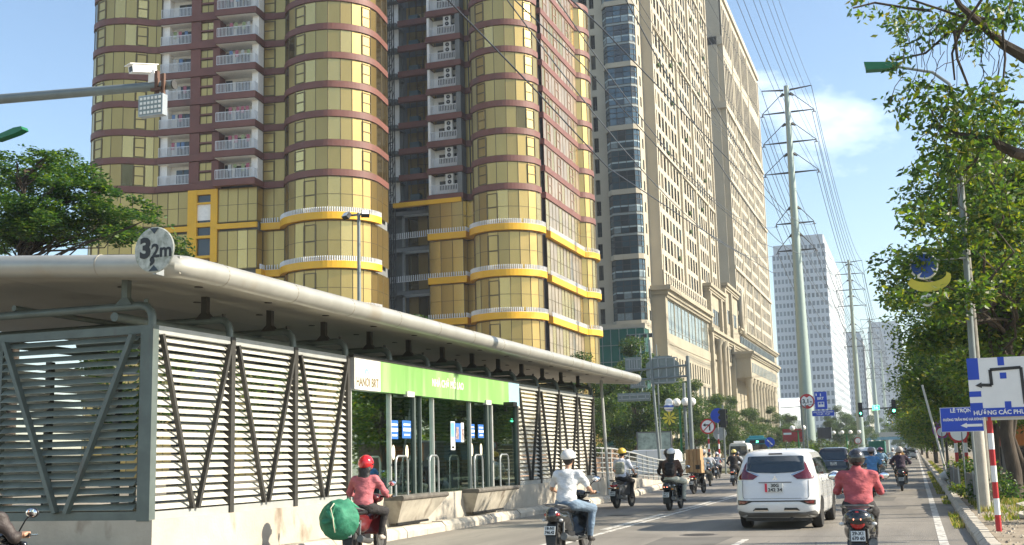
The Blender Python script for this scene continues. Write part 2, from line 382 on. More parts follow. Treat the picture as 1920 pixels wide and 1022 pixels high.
# ================================================================ golden tower
GT = empty('glass_tower',(-65,118,0),0,'tall gold glass tower with rounded bays, brown floor bands and yellow lower bands','tower')
def ginv(o): o.location = Vector(o.location)-GT.location; return o
def P_(mesh,name,parent=None,smooth=False):
    o=mesh.build(name,None,parent or GT,smooth)
    if parent is None: o.matrix_parent_inverse = Matrix.Translation(-GT.location)
    return o
th=rad(8); WO=Vector((-89.32,110.39)); WU=Vector((math.cos(th),math.sin(th))); WN=Vector((math.sin(th),-math.cos(th)))
def WL(u,o=0): p=WO+WU*u+WN*o; return (p.x,p.y)
random.seed(5)
def offset(poly,t):
    out=[]
    for i,p in enumerate(poly):
        ns=[]
        for a,b in ((i-1,i),(i,i+1)):
            if a<0 or b>=len(poly): continue
            d=Vector(poly[b])-Vector(poly[a]); 
            if d.length<1e-6: continue
            d.normalize(); ns.append(Vector((d.y,-d.x)))
        n=sum(ns,Vector((0,0))); n.normalize(); k=1/max(.5,n.dot(ns[0]))
        out.append((p[0]+n.x*t*k,p[1]+n.y*t*k))
    return out
def resample(poly, step):
    out=[poly[0]]
    for a,b in zip(poly,poly[1:]):
        L=math.hypot(b[0]-a[0],b[1]-a[1]); n=max(1,round(L/step))
        out+=[(a[0]+(b[0]-a[0])*i/n,a[1]+(b[1]-a[1])*i/n) for i in range(1,n+1)]
    return out
def smooth(poly,n=3):
    out=[]
    for i in range(len(poly)-1):
        p0,p1,p2,p3=[Vector(poly[max(0,min(len(poly)-1,j))]) for j in (i-1,i,i+1,i+2)]
        for k in range(n):
            t=k/n; q=.5*((2*p1)+(p2-p0)*t+(2*p0-5*p1+4*p2-p3)*t*t+(3*p1-p0-3*p2+p3)*t**3); out.append((q.x,q.y))
    return out+[tuple(poly[-1])]
def ribbon(s, poly, z0, z1, t0, t1):
    """solid strip following poly between offsets t0 (inner) and t1 (outer)"""
    A=offset(poly,t0); B=offset(poly,t1); k=len(poly); vs=[]
    for a,b in zip(A,B): vs+=[(*a,z0),(*b,z0),(*b,z1),(*a,z1)]
    fs=[]
    for i in range(k-1):
        q=i*4; r=q+4; fs+=[(q,r,r+1,q+1),(q+1,r+1,r+2,q+2),(q+2,r+2,r+3,q+3)]
    fs+=[(0,1,2,3),(k*4-4,k*4-1,k*4-2,k*4-3)]
    return s.add(vs,fs)
def glazing(name, poly, z0, z1, tint=golds, small=(), rows=1, mu=.035, mm=None, wob=.012, parent=None, dark=()):
    """one glazed bay: a pane per segment, mullions between"""
    s=M(); mm=mm or m_mull
    for g in tint: s.use(g)
    for i,(a,b) in enumerate(zip(poly,poly[1:])):
        s.use(gold_d if i in dark or (tint is golds and random.random()<.006) else random.choices(tint,[5,2.6,1.3][:len(tint)])[0])
        d=Vector((b[0]-a[0],b[1]-a[1])); n=Vector((d.y,-d.x)); n.normalize()
        j=[random.uniform(-wob,wob) for _ in range(3)]
        s.add([(a[0]+n.x*j[0],a[1]+n.y*j[0],z0),(b[0]+n.x*j[1],b[1]+n.y*j[1],z0),(b[0]+n.x*j[2],b[1]+n.y*j[2],z1),(a[0]-n.x*j[1],a[1]-n.y*j[1],z1)],[(0,1,2,3)])
    s.use(mm)
    for i,p in enumerate(poly):
        s.box(p[0]-mu,p[1]-mu,z0,p[0]+mu,p[1]+mu,z1)
    hs=[z0+.05,z1-.05]+[z0+(z1-z0)*r/rows for r in range(1,rows)]
    for z in hs: ribbon(s,poly,z-.025,z+.025,-.02,.03)
    for i in small:
        a,b=poly[i],poly[i+1]
        for z in (z0+(z1-z0)*.48,z0+(z1-z0)*.06,z0+(z1-z0)*.9): ribbon(s,[a,b],z-.05,z+.05,-.02,.07)
        for q in (a,b): s.box(q[0]-.08,q[1]-.08,z0+(z1-z0)*.06,q[0]+.08,q[1]+.08,z0+(z1-z0)*.9)
    return P_(s,name,parent)
bayL=[WL(*p) for p in ((0,-7),(0,-3),(.15,-1.2),(.7,.3),(1.6,1.2),(2.9,1.8),(4.1,1.9),(5.4,1.7),(6.6,1.15),(7.6,.5),(8.5,.1),(9.1,0))]
rec1=[WL(*p) for p in ((21.35,-1.3),(22.7,-1.3),(24.0,-1.3))]
bayR=[WL(*p) for p in ((24.0,-1.3),(24.5,-.2),(25.3,.9),(26.4,1.7),(27.7,2.3),(29.1,2.55),(30.5,2.5),(31.8,2.0),(32.9,1.3),(33.8,.4),(34.4,-.7),(34.7,-2),(34.75,-3.8),(34.75,-6))]
bayM=[(-48.2,130.2),(-48.15,129.1),(-47.6,128.0),(-46.7,127.2),(-45.5,126.65),(-44.2,126.5),(-42.9,126.75),(-41.8,127.35),(-40.9,128.2),(-40.3,129.3),(-40.1,130.6)]
sideM=[(-40.3,133.1)]+[(-40.3,133.1+15.7*i/11) for i in range(1,12)]
bay2=[(-41.6,148.95),(-40.6,149.1),(-39.75,149.7),(-39.3,150.6),(-39.15,151.7),(-39.3,152.8),(-39.8,153.8),(-40.8,154.6)]
Z0=33.15; FH=3.36; NF=9
yels=[28.3,22.9,17.9]
allband=[smooth(bayL),[WL(9.1,.25),WL(13.0,.25),WL(13.01,.35),WL(16.59,.35),WL(16.6,1.3),WL(21.35,1.3),WL(21.4,-1.2),rec1[1],rec1[2]]+smooth(bayR)[1:],[(-58.5,130.6),(-54.1,130.6),(-53.9,129),(-49.5,129),(-49.5,130.4),(-48.2,130.2)]+smooth(bayM)[1:],[(-41,131),(-41,133),sideM[0],sideM[-1]],smooth(bay2)]
for k in range(NF+1):
    z=Z0+FH*k
    for p in allband:
        s=M(); s.use(m_brick); ribbon(s,p,z-.36,z+.36,-.5,.14); P_(s,'floor_band')
    if k==NF: break
    a,b=z+.36,z+FH-.36
    glazing('glass_bay',bayL,a,b,small=(4,8),dark=(0,1,2,3)[:random.choice((2,3,4))])
    glazing('glass_bay',bayR,a,b,small=(3,9),dark=(0,1,11,12))
    glazing('recessed_window',rec1,a,b,small=(0,))
    glazing('glass_bay',bayM,a,b,small=(3,8),dark=(0,1))
    glazing('side_window',sideM,a,b,small=(1,4,8),tint=[mat('pale_side_glass',(.42,.33,.22),.3,.6,var=.25,scale=.3),golds[2]],mm=mat('side_mullion',(.30,.2,.15),.5,var=.1))
    glazing('glass_bay',bay2,a,b,small=(4,))
    # window strip between the balconies
    glazing('stair_window',[WL(14.2,.1),WL(15.0,.1),WL(15.75,.1)],a+.25,a+1.25,small=()); glazing('stair_window',[WL(14.2,.1),WL(15.0,.1),WL(15.75,.1)],a+1.45,a+2.45,small=())
    s=M(); s.use(m_brick)
    for u0,u1 in ((13.0,14.2),(15.75,16.6)): ribbon(s,[WL(u0),WL(u1)],z+.42,z+FH-.42,-1.9,.3)
    for q0,q1 in ((.42,.67),(1.67,1.87),(2.87,FH-.42)): ribbon(s,[WL(14.2),WL(15.75)],z+q0,z+q1,-.3,.28)
    P_(s,'brown_pier')
    for u0,u1,ob in ((9.1,13.0,.25),(16.6,21.35,1.3)):
        s=M(); s.use(m_balw)
        ribbon(s,[WL(u0,-1.3),WL(u1,-1.3)],z+.42,z+FH-.42,-.2,0)
        ribbon(s,[WL(u0,0),WL(u0+.9,0)],z+.42,z+FH-.42,-1.9,-.25) if ob<1 else ribbon(s,[WL(u1-.75,0),WL(u1,0)],z+.42,z+FH-.42,-1.9,.3)
        s.use(m_greyw); ribbon(s,[WL(u0,ob),WL(u1,ob)],z+.40,z+.44,-(ob+1.4),0)
        s.use(m_balw); ribbon(s,[WL(u0,ob),WL(u1,ob)],z+FH-.45,z+FH-.421,-(ob+1.4),0)
        bo=P_(s,'balcony')
        s=M(); s.use(m_win); w0=u0+1.6 if ob<1 else u0+1.3; ribbon(s,[WL(w0,-1.3),WL(w0+1.7,-1.3)],z+.45,z+2.5,.0,.06)
        s.use(m_mull); ribbon(s,[WL(w0+.8,-1.24),WL(w0+.88,-1.24)],z+.45,z+2.5,.0,.05)
        if ob>1:
            s.use(m_win); ribbon(s,[WL(u0+.1,-1.3),WL(u0+.9,-1.3)],z+.45,z+2.7,.0,.06)
        P_(s,'balcony_door',bo)
        s=M(); s.use(m_rail); ob2=ob-.05
        edge=[WL(u0+.05,ob2),WL(u1-.05,ob2)]+([WL(u1-.05,-.1)] if ob>1 else [])
        for zz in (z+.50,z+1.52): ribbon(s,edge,zz-.03,zz+.03,-.05,0)
        for p in resample(edge,.17): s.box(p[0]-.022,p[1]-.022,z+.5,p[0]+.022,p[1]+.022,z+1.52)
        P_(s,'balcony_railing',bo)
        if random.random()<.65:                                  # washing hung out
            s=M(); u=u0+1.4
            while u<u1-1.0: s.use(mat('laundry_%d'%random.randint(0,4),random.choice([(.35,.12,.16),(.12,.2,.35),(.4,.4,.38),(.25,.3,.15),(.3,.2,.35)]),.9)); l=random.uniform(.4,.9); ribbon(s,[WL(u,ob-.5),WL(u+.4,ob-.5)],z+2.2-l,z+2.2,-.01,.01); u+=random.uniform(.5,1.0)
            s.use(m_dark); ribbon(s,[WL(u0+1.2,ob-.5),WL(u1-.5,ob-.5)],z+2.19,z+2.21,-.02,.02); P_(s,'laundry',bo)
    # balcony with air conditioner on the middle wing
    s=M(); s.use(m_balw); s.box(-53.7,130.5,z+.42,-50.1,130.7,z+FH-.42); s.box(-53.9,129.1,z+.42,-53.6,130.7,z+FH-.42); s.use(m_greyw); s.box(-50.1,129.0,z+.42,-49.5,130.6,z+FH-.42); s.box(-53.7,129,z+.41,-50.1,130.5,z+.44)
    bo=P_(s,'balcony')
    s=M(); s.use(m_win); s.box(-53.0,130.44,z+1.25,-50.7,130.49,z+2.35); P_(s,'balcony_window',bo)
    s=M(); s.use(m_rail)
    for x in np.arange(-53.55,-50.15,.21): s.box(x,129.02,z+.45,x+.06,129.09,z+1.5)
    s.box(-53.6,129.0,z+1.48,-50.1,129.1,z+1.55); P_(s,'balcony_railing',bo)
    s=M(); s.use(mat('air_conditioner_casing',(.60,.60,.56),.5,var=.05)); s.box(-51.75,129.25,z+1.55,-50.75,129.7,z+2.9)
    s.use(m_black); 
    for zz in (1.9,2.55): s.lathe([(.26,129.21),(.26,129.24)],(-51.22,0,z+zz),14,'y')
    s.use(m_rail); 
    for zz in (1.9,2.55): s.lathe([(.05,129.19),(.05,129.21)],(-51.22,0,z+zz),8,'y')
    P_(s,'air_conditioner',bo)
    # recess: bare concrete landing, dark glass
    s=M(); s.use(m_greyw); s.box(-63,130.5,z-.25,-58.7,134,z+.2); s.box(-60.2,132.8,z+.2,-58.9,133,z+FH-.25); s.box(-63,130.6,z+.2,-61.9,130.8,z+1.4)
    s.use(m_balw); s.box(-60.4,131.6,z+.2,-58.9,131.75,z+FH-.25); s.use(m_dark); s.bar((-62.8,130.55,z+.3),(-59.3,130.3,z+1.3),.08); s.box(-62.8,130.5,z+1.1,-60.3,130.55,z+1.16)
    P_(s,'service_landing')
    s=M(); s.use(golds[1]); s.add([(-58.3,132.9,z+.42),(-54.1,132.9,z+.42),(-54.1,132.9,z+FH-.42),(-58.3,132.9,z+FH-.42)],[(0,1,2,3)])
    s.use(m_mull); [s.box(x,132.75,z-.4,x+.09,132.85,z+FH-.4) for x in (-57.9,-57.0,-56.1,-55.2,-54.4)]
    s.use(mat('duct_blue',(.07,.11,.12),.6)); s.box(-57.6,131.9,z+.5,-56.3,132.7,z+1.5)
    P_(s,'recessed_window')
    s=M(); s.use(golds[1]); s.add([(-49.4,130.3,z+.42),(-48.25,130.3,z+.42),(-48.25,130.3,z+FH-.42),(-49.4,130.3,z+FH-.42)],[(0,1,2,3)]); s.use(m_dark); s.box(-48.9,130.15,z+.4,-48.8,130.28,z+FH-.4); P_(s,'recessed_window')
# storeys below the balconies: tall glass, yellow bands with white pickets
lowL=[WL(9.1,.1),WL(10.4,.1),WL(11.7,.1),WL(13.0,.1)]; lowM=[WL(16.6,.2),WL(17.8,.2),WL(19.0,.2),WL(20.2,.2),WL(21.3,.2),WL(21.4,-1.2)]
lowX=[(-53.9,129),(-52.4,129),(-50.9,129),(-49.5,129),(-49.5,130.3),(-48.2,130.2)]
lev=[(yels[0]+.5,Z0-.42),(yels[1]+.5,yels[0]-.5),(yels[2]+.5,yels[1]-.5),(12.9,yels[2]-.5),(7.5,12.0),(.5,6.8)]
for z0,z1 in lev:
    for nm,p,sm_ in (('glass_bay',bayL,(4,)),('glass_wall',lowL,()),('glass_wall',lowM,()),('glass_wall',rec1,()),('glass_bay',bayR,(4,)),('glass_wall',lowX,()),('glass_bay',bayM,(4,)),('side_window',sideM,()),('glass_bay',bay2,())):
        glazing(nm,p,z0,z1,small=sm_,rows=2,tint=(golds if nm!='side_window' else [mat('pale_side_glass',(.42,.33,.22),.3,.6),golds[2]]))
def pickets(s,poly,z,h=.8):
    s.use(m_rail); ribbon(s,poly,z,z+.05,-.03,.03)
    for p in resample(poly,.30): s.box(p[0]-.05,p[1]-.05,z,p[0]+.05,p[1]+.05,z+h)
for i,z in enumerate(yels):
    for poly in ([[WL(21.3,.2)]+rec1+smooth(bayR)[:-6], lowX[:-1]+smooth(bayM), [sideM[0],sideM[-1]], smooth(bay2)] if i else [rec1+smooth(bayR)[:-6], lowX+smooth(bayM)[1:], [sideM[0],sideM[-1]], smooth(bay2)]):
        s=M(); s.use(m_yel); ribbon(s,poly,z-.42,z+.36,-.1,.55); P_(s,'yellow_band')
        s=M(); pickets(s,offset(poly,.45),z+.36,.55); P_(s,'picket_railing')
s=M(); s.use(m_yel)
ribbon(s,[WL(9.1,.2),WL(13.0,.2)],yels[0]-.3,yels[0]+.3,-.1,.2); ribbon(s,[WL(16.6,.35),WL(21.4,.35)],yels[0]-.3,yels[0]+.3,-.1,.2)
for u0,u1 in ((13.0,14.1),(15.8,16.6)): ribbon(s,[WL(u0),WL(u1)],yels[0]-4,Z0-.42,-.5,.45)
for z0,z1 in ((Z0-1.0,Z0-.43),(Z0-2.1,Z0-1.9),(yels[0]+.1,yels[0]+.6),(yels[0]-1.2,yels[0]-.9),(yels[0]-3.5,yels[0]-3.2)): ribbon(s,[WL(14.1),WL(15.8)],z0,z1,-.5,.42)
s.box(-58.6,128.8,Z0-.75,-49.6,129.4,Z0-.2)
P_(s,'yellow_frame')
s=M(); s.use(m_balw); ribbon(s,[WL(14.1),WL(15.8)],yels[0]+.9,Z0-2.1,-.3,.2); s.use(m_win)
for z0,z1 in ((Z0-1.9,Z0-1.0),(yels[0]-.9,yels[0]+.1),(yels[0]-3.2,yels[0]-1.2),(yels[0]+.6,yels[0]+.9)): ribbon(s,[WL(14.1),WL(15.8)],z0,z1,-.3,.1)
P_(s,'stair_window')
s=M(); s.use(m_greyw)                                          # solid core behind the glass
top=Z0+FH*NF
def core(poly,z0,z1): s.prism(poly,z0,z1)
core([WL(.3,-6.8),WL(.3,-2.2),WL(34.4,-2.2),WL(34.4,-6.8)],0,top); core([WL(1.2,-2.2),WL(2,.2),WL(6,.8),WL(8.8,-.8),WL(8.8,-2.2)],0,top); core([WL(24.4,-2.2),WL(25.2,-.9),WL(28,1.3),WL(31.5,1.0),WL(34.1,-1.9)],0,top)
core([(-72,133.2),(-40.8,133.2),(-40.8,149),(-72,149)],0,top); core([(-48.0,133),(-47.9,129.6),(-46,127.8),(-43,127.6),(-41.2,129.4),(-41.1,133)],0,top); core([(-41.5,149),(-40.4,150.4),(-40.3,153),(-41.5,154)],0,top)
core([(-53.4,130.8),(-49.6,130.8),(-49.6,133.2),(-53.4,133.2)],0,top); core([WL(9.3,-.4),WL(21.2,-.4),WL(21.2,-2.2),WL(9.3,-2.2)],0,Z0-.5); core([WL(21.4,-1.8),WL(24,-1.8),WL(24,-2.3),WL(21.4,-2.3)],0,top); core([(-53.8,129.3),(-49.7,129.3),(-49.7,130.8),(-53.8,130.8)],0,Z0-.6); core([(-49.5,130.6),(-48.1,130.6),(-48.1,133),(-49.5,133)],0,top)
s.use(m_brick); s.box(-41.1,130.6,0,-40.8,133.1,top); core([(-41,131.2),(-40.45,131.2),(-40.45,131.9),(-41,131.9)],0,top)
P_(s,'core')
for z0,z1 in ((28,31.8),(22.5,27.2),(17.5,21.8),(12.5,16.8),(7,11.8)):
    glazing('recessed_window',[(-57.9,131.9),(-56.6,131.9),(-55.3,131.9),(-54.0,131.9)],z0,z1,tint=[gold_d,golds[1]]); s=M(); s.use(m_greyw); s.box(-62,130.9,z1,-54,133,z1+.5); s.use(m_steel); s.box(-58.3,130.8,z0-.2,-58.0,131.1,z1); s.box(-54.3,130.8,z0-.2,-54.0,131.1,z1); s.box(-58.3,130.8,z1-.3,-54.0,131.1,z1); P_(s,'service_landing')
for z in yels[:2]:
    s=M(); pickets(s,[(-60.5,130.7),(-54.2,130.0)],z+.45,.75); P_(s,'picket_railing')
s=M(); s.use(m_dark)                                           # hoist mast and loose scaffold in the recess
for x in (-59.5,-58.9):
    for y in (129.6,130.2): s.box(x-.05,y-.05,0,x+.05,y+.05,top)
for i in range(int(top/1.5)):
    z=i*1.5; s.bar((-59.5,129.6,z),(-58.9,129.6,z+1.5),.05); s.box(-59.5,129.57,z,-58.9,129.63,z+.06); s.bar((-58.9,129.6,z),(-58.9,130.2,z+1.5),.05)
s.use(m_steel); s.box(-59.95,129.4,0,-59.85,129.5,top)
P_(s,'hoist_mast')
s=M(); s.use(mat('rusty_scaffold',(.10,.055,.035),.8))
for x in (-56.6,-55.7): s.box(x-.03,132.3,0,x+.03,132.36,top)
for i in range(int(top/1.1)):
    z=i*1.1+random.uniform(-.2,.2); s.bar((-56.7,132.33,z),(-55.6+random.uniform(-.2,.4),132.33,z+random.uniform(-.3,.3)),.045)
P_(s,'scaffold')
# ================================================================ facade grids with real depth
def winwall(root, name, org, U, width, z0, z1, cols, rows, mw, mg, glass_back=.35, npart=40, fr=None, wname='window', sub=True, skip=0, sill=.9, top_=.45):
    """wall of piers and spandrels before glazed openings. cols: list of (u0,u1) openings; rows: floor height. U: 2-D direction; outward = right of U"""
    U=Vector(U); Nn=Vector((U.y,-U.x))
    def bx(s,u0,u1,a,b,o0,o1):
        p=[Vector(org)+U*u+Nn*o for u,o in ((u0,o0),(u1,o0),(u1,o1),(u0,o1))]
        s.add([(q.x,q.y,a) for q in p]+[(q.x,q.y,b) for q in p],[(0,3,2,1),(4,5,6,7),(0,1,5,4),(1,2,6,5),(2,3,7,6),(3,0,4,7)])
    mg=mg if isinstance(mg,list) else [mg]; s=M(); s.use(mw); nr=int(round((z1-z0)/rows)); u=0
    for a,b in cols+[(width,width)]:
        if a-u>.02: bx(s,u,a,z0,z1,-glass_back,0)
        u=b
    for r in range(nr+1):
        za=z0+r*rows-(top_ if r else 0); zb=z0+r*rows+(sill if r<nr else 0)
        for a,b in cols: bx(s,a,b,za,min(zb,z1),-glass_back,-.015)
    wall=s.build(name,None,root); wall.matrix_parent_inverse=Matrix.Translation(-root.location)
    rest=M(); cnt=0
    for r in range(nr):
        for ci,(a,b) in enumerate(cols):
            s = M() if cnt<npart else rest
            s.use(random.choice(mg))
            bx(s,a,b,z0+r*rows+sill,z0+(r+1)*rows-top_,-glass_back-.05,-glass_back+.02)
            if fr:
                s.use(fr); m_=(a+b)/2; bx(s,m_-.04,m_+.04,z0+r*rows+sill,z0+(r+1)*rows-top_,-glass_back+.02,-glass_back+.09); zz=z0+r*rows+sill+.75; bx(s,a,b,zz,zz+.08,-glass_back+.02,-glass_back+.09)
            if s is not rest:
                o=s.build(wname,None,root); o.matrix_parent_inverse=Matrix.Translation(-root.location)
            cnt+=1
    if rest.f:
        o=rest.build(wname+'s',None,root); o.matrix_parent_inverse=Matrix.Translation(-root.location); o['kind']='stuff'
    return wall
def PR(root): 
    def f(s,name,parent=None,smooth=False):
        o=s.build(name,None,parent or root,smooth)
        if parent is None: o.matrix_parent_inverse=Matrix.Translation(-root.location)
        return o
    return f
random.seed(11)
m_wd=mat('dull_window',(.022,.022,.02),.9,var=.3,scale=.4,spec=0)
mgl=[m_wd,m_wd,mat('dull_window_blue',(.035,.045,.05),.9,var=.3,spec=0),mat('curtained_glass',(.10,.09,.07),.9,var=.3,scale=.5,spec=0)]
# ---------------- beige tower with dark glass bays
BT=empty('apartment_tower',(-43,185,0),0,'beige tower with stacked dark glass bays beside the gold tower','tower'); pr=PR(BT)
def cols_of(spec): return [tuple(c) for c in spec]
winwall(BT,'front_wall',(-60,181),(1,0),16.0,0.3+21.4,21.7+3.53*26,cols_of([(11.9,13.4),(13.8,14.6)]),3.53,m_beige,mgl,.4,20,fr=m_dark,wname='window',sill=.75,top_=.35)
bayB=[(-43.95,181),(-43.1,179.7),(-41.9,179.7),(-40.6,179.7),(-39.3,179.7),(-38.75,180.2),(-38.6,181)]
for g in range(8):
    zb=22.3+g*10.6
    if zb>112: break
    for f in range(3):
        a=zb+.35+f*3.4; s=M()
        for i,(p,q) in enumerate(zip(bayB,bayB[1:])):
            for r_ in range(2):
                s.use(random.choice([m_winb,m_winb,m_win,mat('pale_blue_glass',(.22,.27,.28),.12,.2,var=.2)] if r_==0 else [m_winb,m_winb,m_win]))
                s.add([(*p,a+.0+r_*1.2),(*q,a+r_*1.2),(*q,a+1.2+r_*1.8),(*p,a+1.2+r_*1.8)],[(0,1,2,3)])
        s.use(m_dark)
        for p in bayB: s.box(p[0]-.05,p[1]-.05,a,p[0]+.05,p[1]+.05,a+3.0)
        for zz in (a,a+1.2,a+2.1,a+2.95): ribbon(s,bayB,zz-.05,zz+.05,-.02,.06)
        s.use(mat('grey_spandrel',(.24,.27,.26),.4,var=.1)); ribbon(s,bayB,a+3.0,a+3.4,-.05,.02); s.use(mat('pale_blue_spandrel',(.34,.42,.44),.3,var=.1)); ribbon(s,bayB,a+.9,a+1.18,-.01,.03) if f else None
        pr(s,'bay_window')
    s=M(); s.use(m_beige); ribbon(s,bayB,zb-.5,zb+.32,-.3,.25); pr(s,'bay_ledge')
s=M(); s.use(m_beige); s.box(-60,181.41,0,-38.5,186,114); s.box(-39.0,181,21.7,-38.5,181.4,114); s.box(-44.1,180.98,21.7,-43.95,181.3,114); s.box(-60,186,0,-37.5,247,112.5)
s.box(-38.5,184.96,0,-36.98,186,112); s.use(m_win); [s.box(-38.52,182.4,z+.8,-38.47,183.4,z+2.4) for z in np.arange(22,110,3.53)]
pr(s,'core')
s=M(); s.use(m_teal); s.box(-49.5,178.4,.3,-38.6,181.4,21.2); s.use(m_steel)
for x in np.arange(-49.4,-38.5,1.35): s.box(x-.04,178.3,.3,x+.04,178.42,21.2)
for z in np.arange(.5,21.4,2.6): s.box(-49.5,178.28,z-.04,-38.5,178.42,z+.04)
for y in (179.4,180.4): s.box(-38.62,y-.04,.3,-38.52,y+.04,21.2)
s.use(m_beige); s.box(-49.5,178.6,21.2,-38.5,181.5,22.0)
pr(s,'shop_glazing')
def sidecols(y0, spec):
    out=[]
    for st,n,pitch,w_ in spec:
        for i in range(n): out.append((st+i*pitch-y0, st+i*pitch+w_-y0))
    return out
sp=sidecols(185,[(186.6,7,2.85,1.9),(208.3,5,2.75,1.9),(223.3,5,2.6,1.8),(237.6,3,2.6,1.8)])
winwall(BT,'side_wall',(-37,185),(0,1),61.5,31.2,31.2+3.53*23,sp,3.53,m_beige,mgl,.07,70,sill=.45,top_=.5)
s=M(); s.use(m_beige)
for y in (185.3,207.3,222.4,236.9,246.0): s.box(-37,y-.35,28,-36.6,y+.35,112.4)
for k in (0,6,12,18): s.box(-37,185,31.2+3.53*k-.3,-36.7,246.5,31.2+3.53*k+.25)
pr(s,'pilaster')
s=M(); s.use(mat('air_conditioner_casing',(.6,.6,.56),.5)); s.use(mat('plant_green',(.05,.08,.02),.8,var=.4,scale=3))
for _ in range(22):
    c=random.choice(sp); r=random.randint(0,19); s.ball((-36.7,185+c[0]+.7,31.2+r*3.53+.8),.5,7,5,(.6,1,.9))
pr(s,'window_plant')
# storey strip of tall narrow windows above the cornice, then the shop levels
winwall(BT,'podium_wall',(-36.4,185),(0,1),42,28.6,31.2,[(1.5+i*1.9,2.5+i*1.9) for i in range(21)],2.6,m_beige,m_wd,.12,0,wname='strip_window',sill=.1,top_=.3)
def cornice(s,x,y0,y1,z,h=1.4,out=.9,m=None,x_back=None):
    s.use(m or m_beige2)
    for i,(a,b,o) in enumerate(((0,.25,.25),(.25,.6,.5),(.6,1,1))): s.box((x_back if x_back is not None else x-1),y0-out*o,z+h*a,x+out*o,y1+out*o*.2,z+h*b-.003*(i<2))
s=M(); cornice(s,-36.2,184.6,226.8,26.6,1.9,1.0,x_back=-39); s.use(m_beige2); s.box(-38.5,184,0,-36.15,185.5,26.6); s.box(-36.9,185.5,19.2,-36.2,227,20.8); s.box(-36.9,185.5,17.8,-36.3,227,19.25)
pr(s,'cornice')
winwall(BT,'podium_wall',(-36.3,185.5),(0,1),41.3,20.8,26.6,[(.9,6.6),(6.9,13),(13.3,19.6),(19.9,26.3),(26.6,33),(33.3,39.6)],5.8,m_beige2,[mat('shop_glass',(.28,.32,.30),.12,.4,var=.3,scale=.3)],.12,12,fr=m_steel,wname='shop_window',sill=.2,top_=.2)
winwall(BT,'podium_wall',(-36.3,185.5),(0,1),41.3,.2,14.2,[(2+i*4.9,4.6+i*4.9) for i in range(8)],14.0,m_beige2,[mat('shop_glass',(.28,.32,.30),.12,.4)],.25,12,fr=m_steel,wname='shop_window',sill=.2,top_=.3)
winwall(BT,'podium_wall',(-36.3,185.5),(0,1),41.3,14.2,17.8,[(1.4+i*2.45,2.5+i*2.45) for i in range(16)],3.6,m_beige2,m_wd,.25,0,wname='slot_window',sill=.4,top_=.4)
# ---------------- second beige tower
B2=empty('apartment_tower',(-43,273,0),0,'far beige tower with arched top windows and a columned podium','tower'); pr=PR(B2)
s=M(); s.use(m_beige2); s.box(-60,273.4,0,-37.6,346,112); s.use(m_beige); s.box(-60,272.95,0,-36.98,273.5,99); s.box(-59,272.4,99,-36.8,273.6,101); s.box(-57,273,101,-37.3,345,112.2); s.box(-40.9,272.4,20,-38.2,273.1,101)
s.box(-40.5,271.9,83,-36.6,273.1,84.6); s.box(-57.5,272.2,112,-36.6,346,113.6); s.box(-57,272.6,113.6,-37,273,114.8)
pr(s,'core')
sp2=sidecols(273,[(275.2,5,2.8,1.8),(291,5,2.7,1.8),(306,5,2.7,1.8),(321.2,8,2.8,1.8)])
winwall(B2,'side_wall',(-37,273),(0,1),73,30.5,30.5+3.53*15,sp2,3.53,m_beige,mgl,.04,70,sill=.45,top_=.5)
winwall(B2,'side_wall',(-37,273),(0,1),73,30.5+3.53*15,111.5,[(a-.1,b+.1) for a,b in sp2],(111.5-30.5-3.53*15)/2,m_beige,m_wd,.06,30,wname='arched_window',sill=2.2,top_=1.5)
s=M(); s.use(m_beige)
for y in (273.4,289.8,304.8,319.8,345): s.box(-37,y-.5,28,-36.8,y+.5,111)
for z in (30.5+3.53*15,30.5+3.53*4,30.5+3.53*10): s.box(-37,272.6,z-.4,-36.6,346.5,z+.4)
pr(s,'pilaster')
s=M(); s.use(m_beige2); s.box(-41,226.9,0,-36.6,346,20); s.box(-41,227,20,-36.2,246,33); s.box(-41,250,20,-36.2,268,36); 
for y in (227.5,241,247,256): s.box(-37,y-.8,.2,-35.6,y+.8,33 if y<242 else 36)
cornice(s,-36.0,226.6,246,33,1.5,.7); cornice(s,-36.0,249,268,36,1.5,.7); cornice(s,-36.1,226.8,346,24.2,1.5,.9); cornice(s,-36,268,346,28.6,1,.6); s.use(m_beige2); s.box(-41,268,20,-36.3,346,29)
pr(s,'podium_wall')
for yy,zz,n,st in ((229,27,5,2.3),(251,29,6,2.4),(270,25.9,26,2.7),(229,21,7,2.3),(249,20.7,8,2.5)):
    s=M(); s.use(m_win)
    for i in range(n): s.box(-36.3,yy+i*st,zz,-36.05,yy+i*st+1.1,zz+(2.2 if n>20 else 3))
    pr(s,'podium_window')
s=M(); s.use(m_beige2)
for i in range(9): 
    y=258.5+i*5.6; s=M(); s.use(m_beige2); s.lathe([(.95,.2),(.95,.9),(.75,1.1),(.68,16.2),(.9,16.6),(1,17.6)],(-33.2,y,0),14); pr(s,'column',smooth='auto')
for y in (231,237.5): s=M(); s.use(m_beige2); s.lathe([(.8,.2),(.8,1),(.6,1.2),(.52,22.5),(.8,23),(.9,23.8)],(-35.2,y,0),12); pr(s,'column',smooth='auto')
s=M(); s.use(m_beige2); s.box(-41,256,17.6,-32.3,306,22); cornice(s,-32.2,255.6,306.5,21.9,1.3,.8,x_back=-41); s.use(m_win)
for i in range(18): s.box(-32.32,257.5+i*2.65,18.7,-32.25,259+i*2.65,20.9)
s.use(m_beige2); s.box(-39,256.2,.2,-36,257,17.6)
pr(s,'portico')
s=M(); s.use(m_beige)                                             # oval medallion frame
ov=[(273+2.2*math.cos(a),33.6+5*math.sin(a)) for a in [2*math.pi*i/24 for i in range(25)]]
